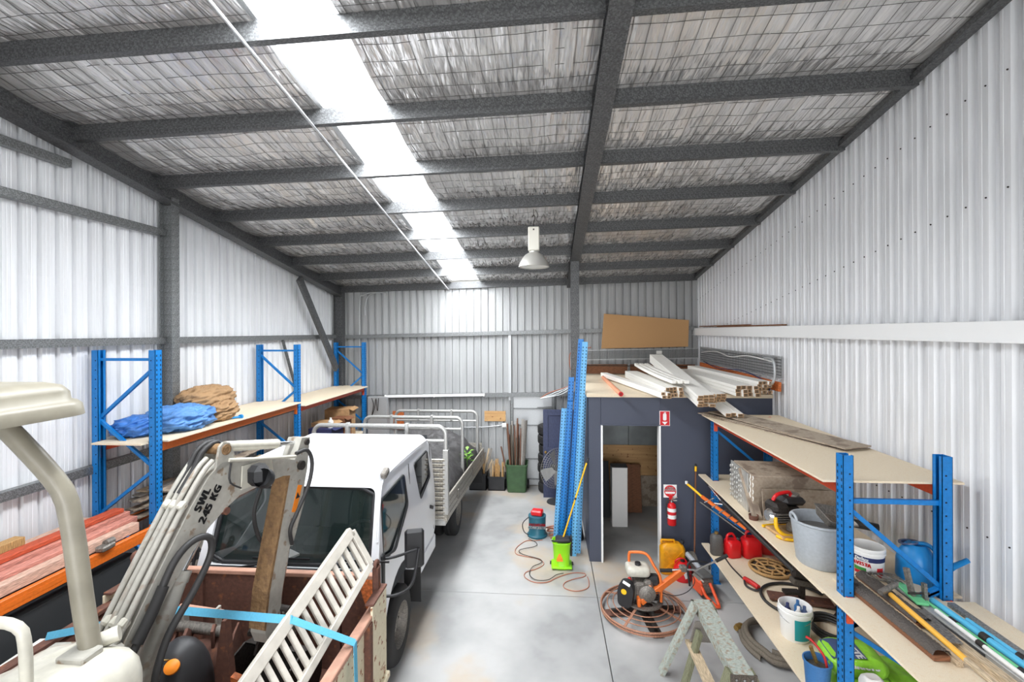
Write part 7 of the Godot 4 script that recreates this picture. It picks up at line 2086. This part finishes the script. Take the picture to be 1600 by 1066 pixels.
	tag(put("white_jug", can_shape(0.17, 0.14, 0.3, 0.05), M.white_plastic, self, Vector3(2.47, 0.48, -3.74)), "white plastic jug standing by the near rack post", "jug")
	var wk := thing("wire_basket", "purple and black wire basket of red tools on the low shelf", "basket", Vector3(2.74, 0.478, -3.46), 0.1)
	for y in [0.04, 0.2, 0.3]:
		put("hoop_wire", B.new().tube([Vector3(-0.16, y, -0.12), Vector3(0.16, y, -0.12), Vector3(0.16, y, 0.12), Vector3(-0.16, y, 0.12)], 0.007, 6, true), M.box_navy if y < 0.25 else M.cord_black, wk)
	for q in [[-0.16, -0.12], [0.16, -0.12], [0.16, 0.12], [-0.16, 0.12], [0.0, 0.12], [0.0, -0.12]]:
		put("upright_wire", B.new().tube([Vector3(q[0], 0.01, q[1]), Vector3(q[0], 0.3, q[1])], 0.007, 6), M.cord_black, wk)
	put("handle", B.new().tube(arc(Vector3(0, 0.28, 0), 0.12, 0, PI, 12, Vector3.RIGHT, Vector3(0, 0.6, 0.6)), 0.008, 8), M.box_navy, wk)
	for i in 3:
		tag(put("red_tape_roll", B.new().lathe([[0.035, 0.0], [0.075, 0.0], [0.075, 0.045], [0.035, 0.045], [0.035, 0.0]], 20), [M.dusty_red, M.red, M.print_red][i], self, Vector3(2.65 + i * 0.09, 0.48 + 0.05 * (i % 2), -3.46 + 0.03 * (i - 1))), ["left red roll of tape in the wire basket", "middle red roll of tape in the wire basket", "right red roll of tape in the wire basket"][i], "tape", "tape rolls in the basket")
	near_shelf_things()

func near_shelf_things() -> void:
	var y := 1.422
	# brooms and screeds laid along the shelf
	for i in 2:
		var s := thing("long_brush", ["long dark bristle brush along the shelf's front edge", "second dark brush lying between two timbers on the near shelf"][i], "brush", Vector3([2.365, 2.515][i], y, [-3.42, -3.62][i]), [0.02, 0.0][i])
		var l: float = [0.86, 0.62][i]
		put("stock", B.new().box(Vector3(0, 0.02, 0), Vector3(0.1, 0.035, l), Basis(), 0.004), M.brown_wood, s)
		var br := put("bristles", B.new().grid(func(u: float, v: float) -> Vector3:
			var z := lerpf(l / 2, -l / 2, u)
			var x := lerpf(-0.055, 0.055, v)
			return Vector3(x, 0.04 + 0.035 * pow(sin(PI * v), 0.4) + 0.005 * sin(u * 160.0 + v * 9.0), z), 60, 8), M.felt, s)
		br.set_meta("kind", "stuff")
	var bars := [
		[2.44, -3.94, -2.95, 0.04, 0.035, "pale_wood", "thin pale timber between the two brushes"],
		[2.595, -3.94, -2.5, 0.055, 0.04, "pale_wood", "pale straight edge lying in the middle of the near shelf"],
		[2.645, -3.9, -3.05, 0.05, 0.02, "hose", "black flat bar lying beside the pale straight edge"],
		[2.70, -3.94, -2.5, 0.06, 0.03, "alu", "aluminium screed bar on the near shelf"],
		[2.9, -3.6, -2.3, 0.05, 0.03, "galv", "grey steel bar furthest from the aisle on the near shelf"]]
	for b in bars:
		tag(put("straight_edge", B.new().box(Vector3(0, b[4] / 2, 0), Vector3(b[3], b[4], b[2] - b[1]), turned(0, [0.5, -1.0, 0.6, -0.5, -1.5][bars.find(b)], 0), 0.003), M[b[5]], self, Vector3(b[0], y, (b[1] + b[2]) / 2)), b[6], "bar", "straight bars on the near shelf")
	var lv := thing("spirit_level", "yellow tube handled float bar lying across the timbers", "level", Vector3(2.46, y + 0.06, -3.2), -0.08)
	put("bar", B.new().tube([Vector3(0.0, 0.02, -0.38), Vector3(0.0, 0.02, 0.3)], 0.018, 10), M.level_yellow, lv)
	put("pale_end", B.new().tube([Vector3(0.0, 0.02, 0.3), Vector3(0.0, 0.02, 0.52)], 0.018, 10), M.pale_wood, lv)
	put("end_cap", B.new().tube([Vector3(0.0, 0.02, 0.52), Vector3(0.0, 0.02, 0.58)], 0.02, 10), M.steel_worn, lv)
	put("cross_grip", B.new().tube([Vector3(-0.08, 0.04, -0.36), Vector3(0.08, 0.06, -0.46)], 0.02, 10), M.steel_worn, lv)
	var poles := [[2.755, 2.735, -3.85, -2.35, 0.016, "pole_green", "green pole lying lengthwise on the near shelf"], [2.805, 2.795, -3.62, -2.3, 0.022, "pole_blue", "bright blue pole lying lengthwise on the near shelf"], [2.86, 2.86, -3.4, -2.25, 0.016, "pole_blue", "thin blue pole nearest the wall on the near shelf"], [2.70, 2.66, -3.45, -2.35, 0.014, "white_plastic", "white telescopic pole with a black grip on the near shelf"]]
	for p in poles:
		var a := Vector3(p[0], y + p[4] + 0.007 + (0.03 if p[5] == "white_plastic" else 0.0), p[2])
		var o := thing("long_pole", p[6], "pole", a, 0.0, "poles on the near shelf")
		var b := Vector3(p[1] - p[0], 0, p[3] - p[2])
		put("tube", B.new().tube([Vector3.ZERO, b], p[4], 10), M[p[5]], o)
		put("collar", B.new().tube([b * 0.3, b * 0.34], p[4] + 0.005, 10), M.steel_dark, o)
		put("grip", B.new().tube([b * 0.62, b * 0.75], p[4] + 0.006, 10), M.rubber, o)
	# green float with a bracket head, clamps and a tangle of wire
	var fh := thing("float_bracket", "grey metal float bracket with two upright lugs on the near shelf", "bracket", Vector3(2.70, y + 0.032, -3.66))
	put("plate", B.new().box(Vector3(0, 0.01, 0), Vector3(0.08, 0.02, 0.26), turned(0, -10, 0), 0.005), M.pole_green, fh)
	put("lug", B.new().bar(Vector3(-0.02, 0.0, 0.03), Vector3(-0.03, 0.2, -0.02), 0.025, 0.035), M.steel_worn, fh)
	put("lug", B.new().bar(Vector3(0.05, 0.0, 0.05), Vector3(0.05, 0.12, 0.04), 0.022, 0.03), M.steel_worn, fh)
	put("cross_pin", B.new().tube([Vector3(-0.06, 0.04, 0.04), Vector3(0.08, 0.05, 0.05)], 0.008, 8), M.steel_dark, fh)
	var wt := []
	for i in 30:
		var a := TAU * i / 7.0
		wt.append(Vector3(0.07 * cos(a) + 0.006 * i, 0.03 + 0.05 * absf(sin(a * 0.5)) , 0.05 * sin(a)))
	tag(put("wire_tangle", B.new().tube(curve(wt, 0.02), 0.0045, 6), M.steel_worn, self, Vector3(2.56, y, -3.86)), "loose tangle of grey wire at the back of the near shelf", "wire")
	tag(put("trowel_blade", B.new().box(Vector3(0, 0.006, 0), Vector3(0.12, 0.012, 0.36), turned(0, -8, 0), 0.003), M.steel_worn, self, Vector3(2.545, y + 0.045, -3.28)), "flat steel trowel blade lying on the bars of the near shelf", "trowel")
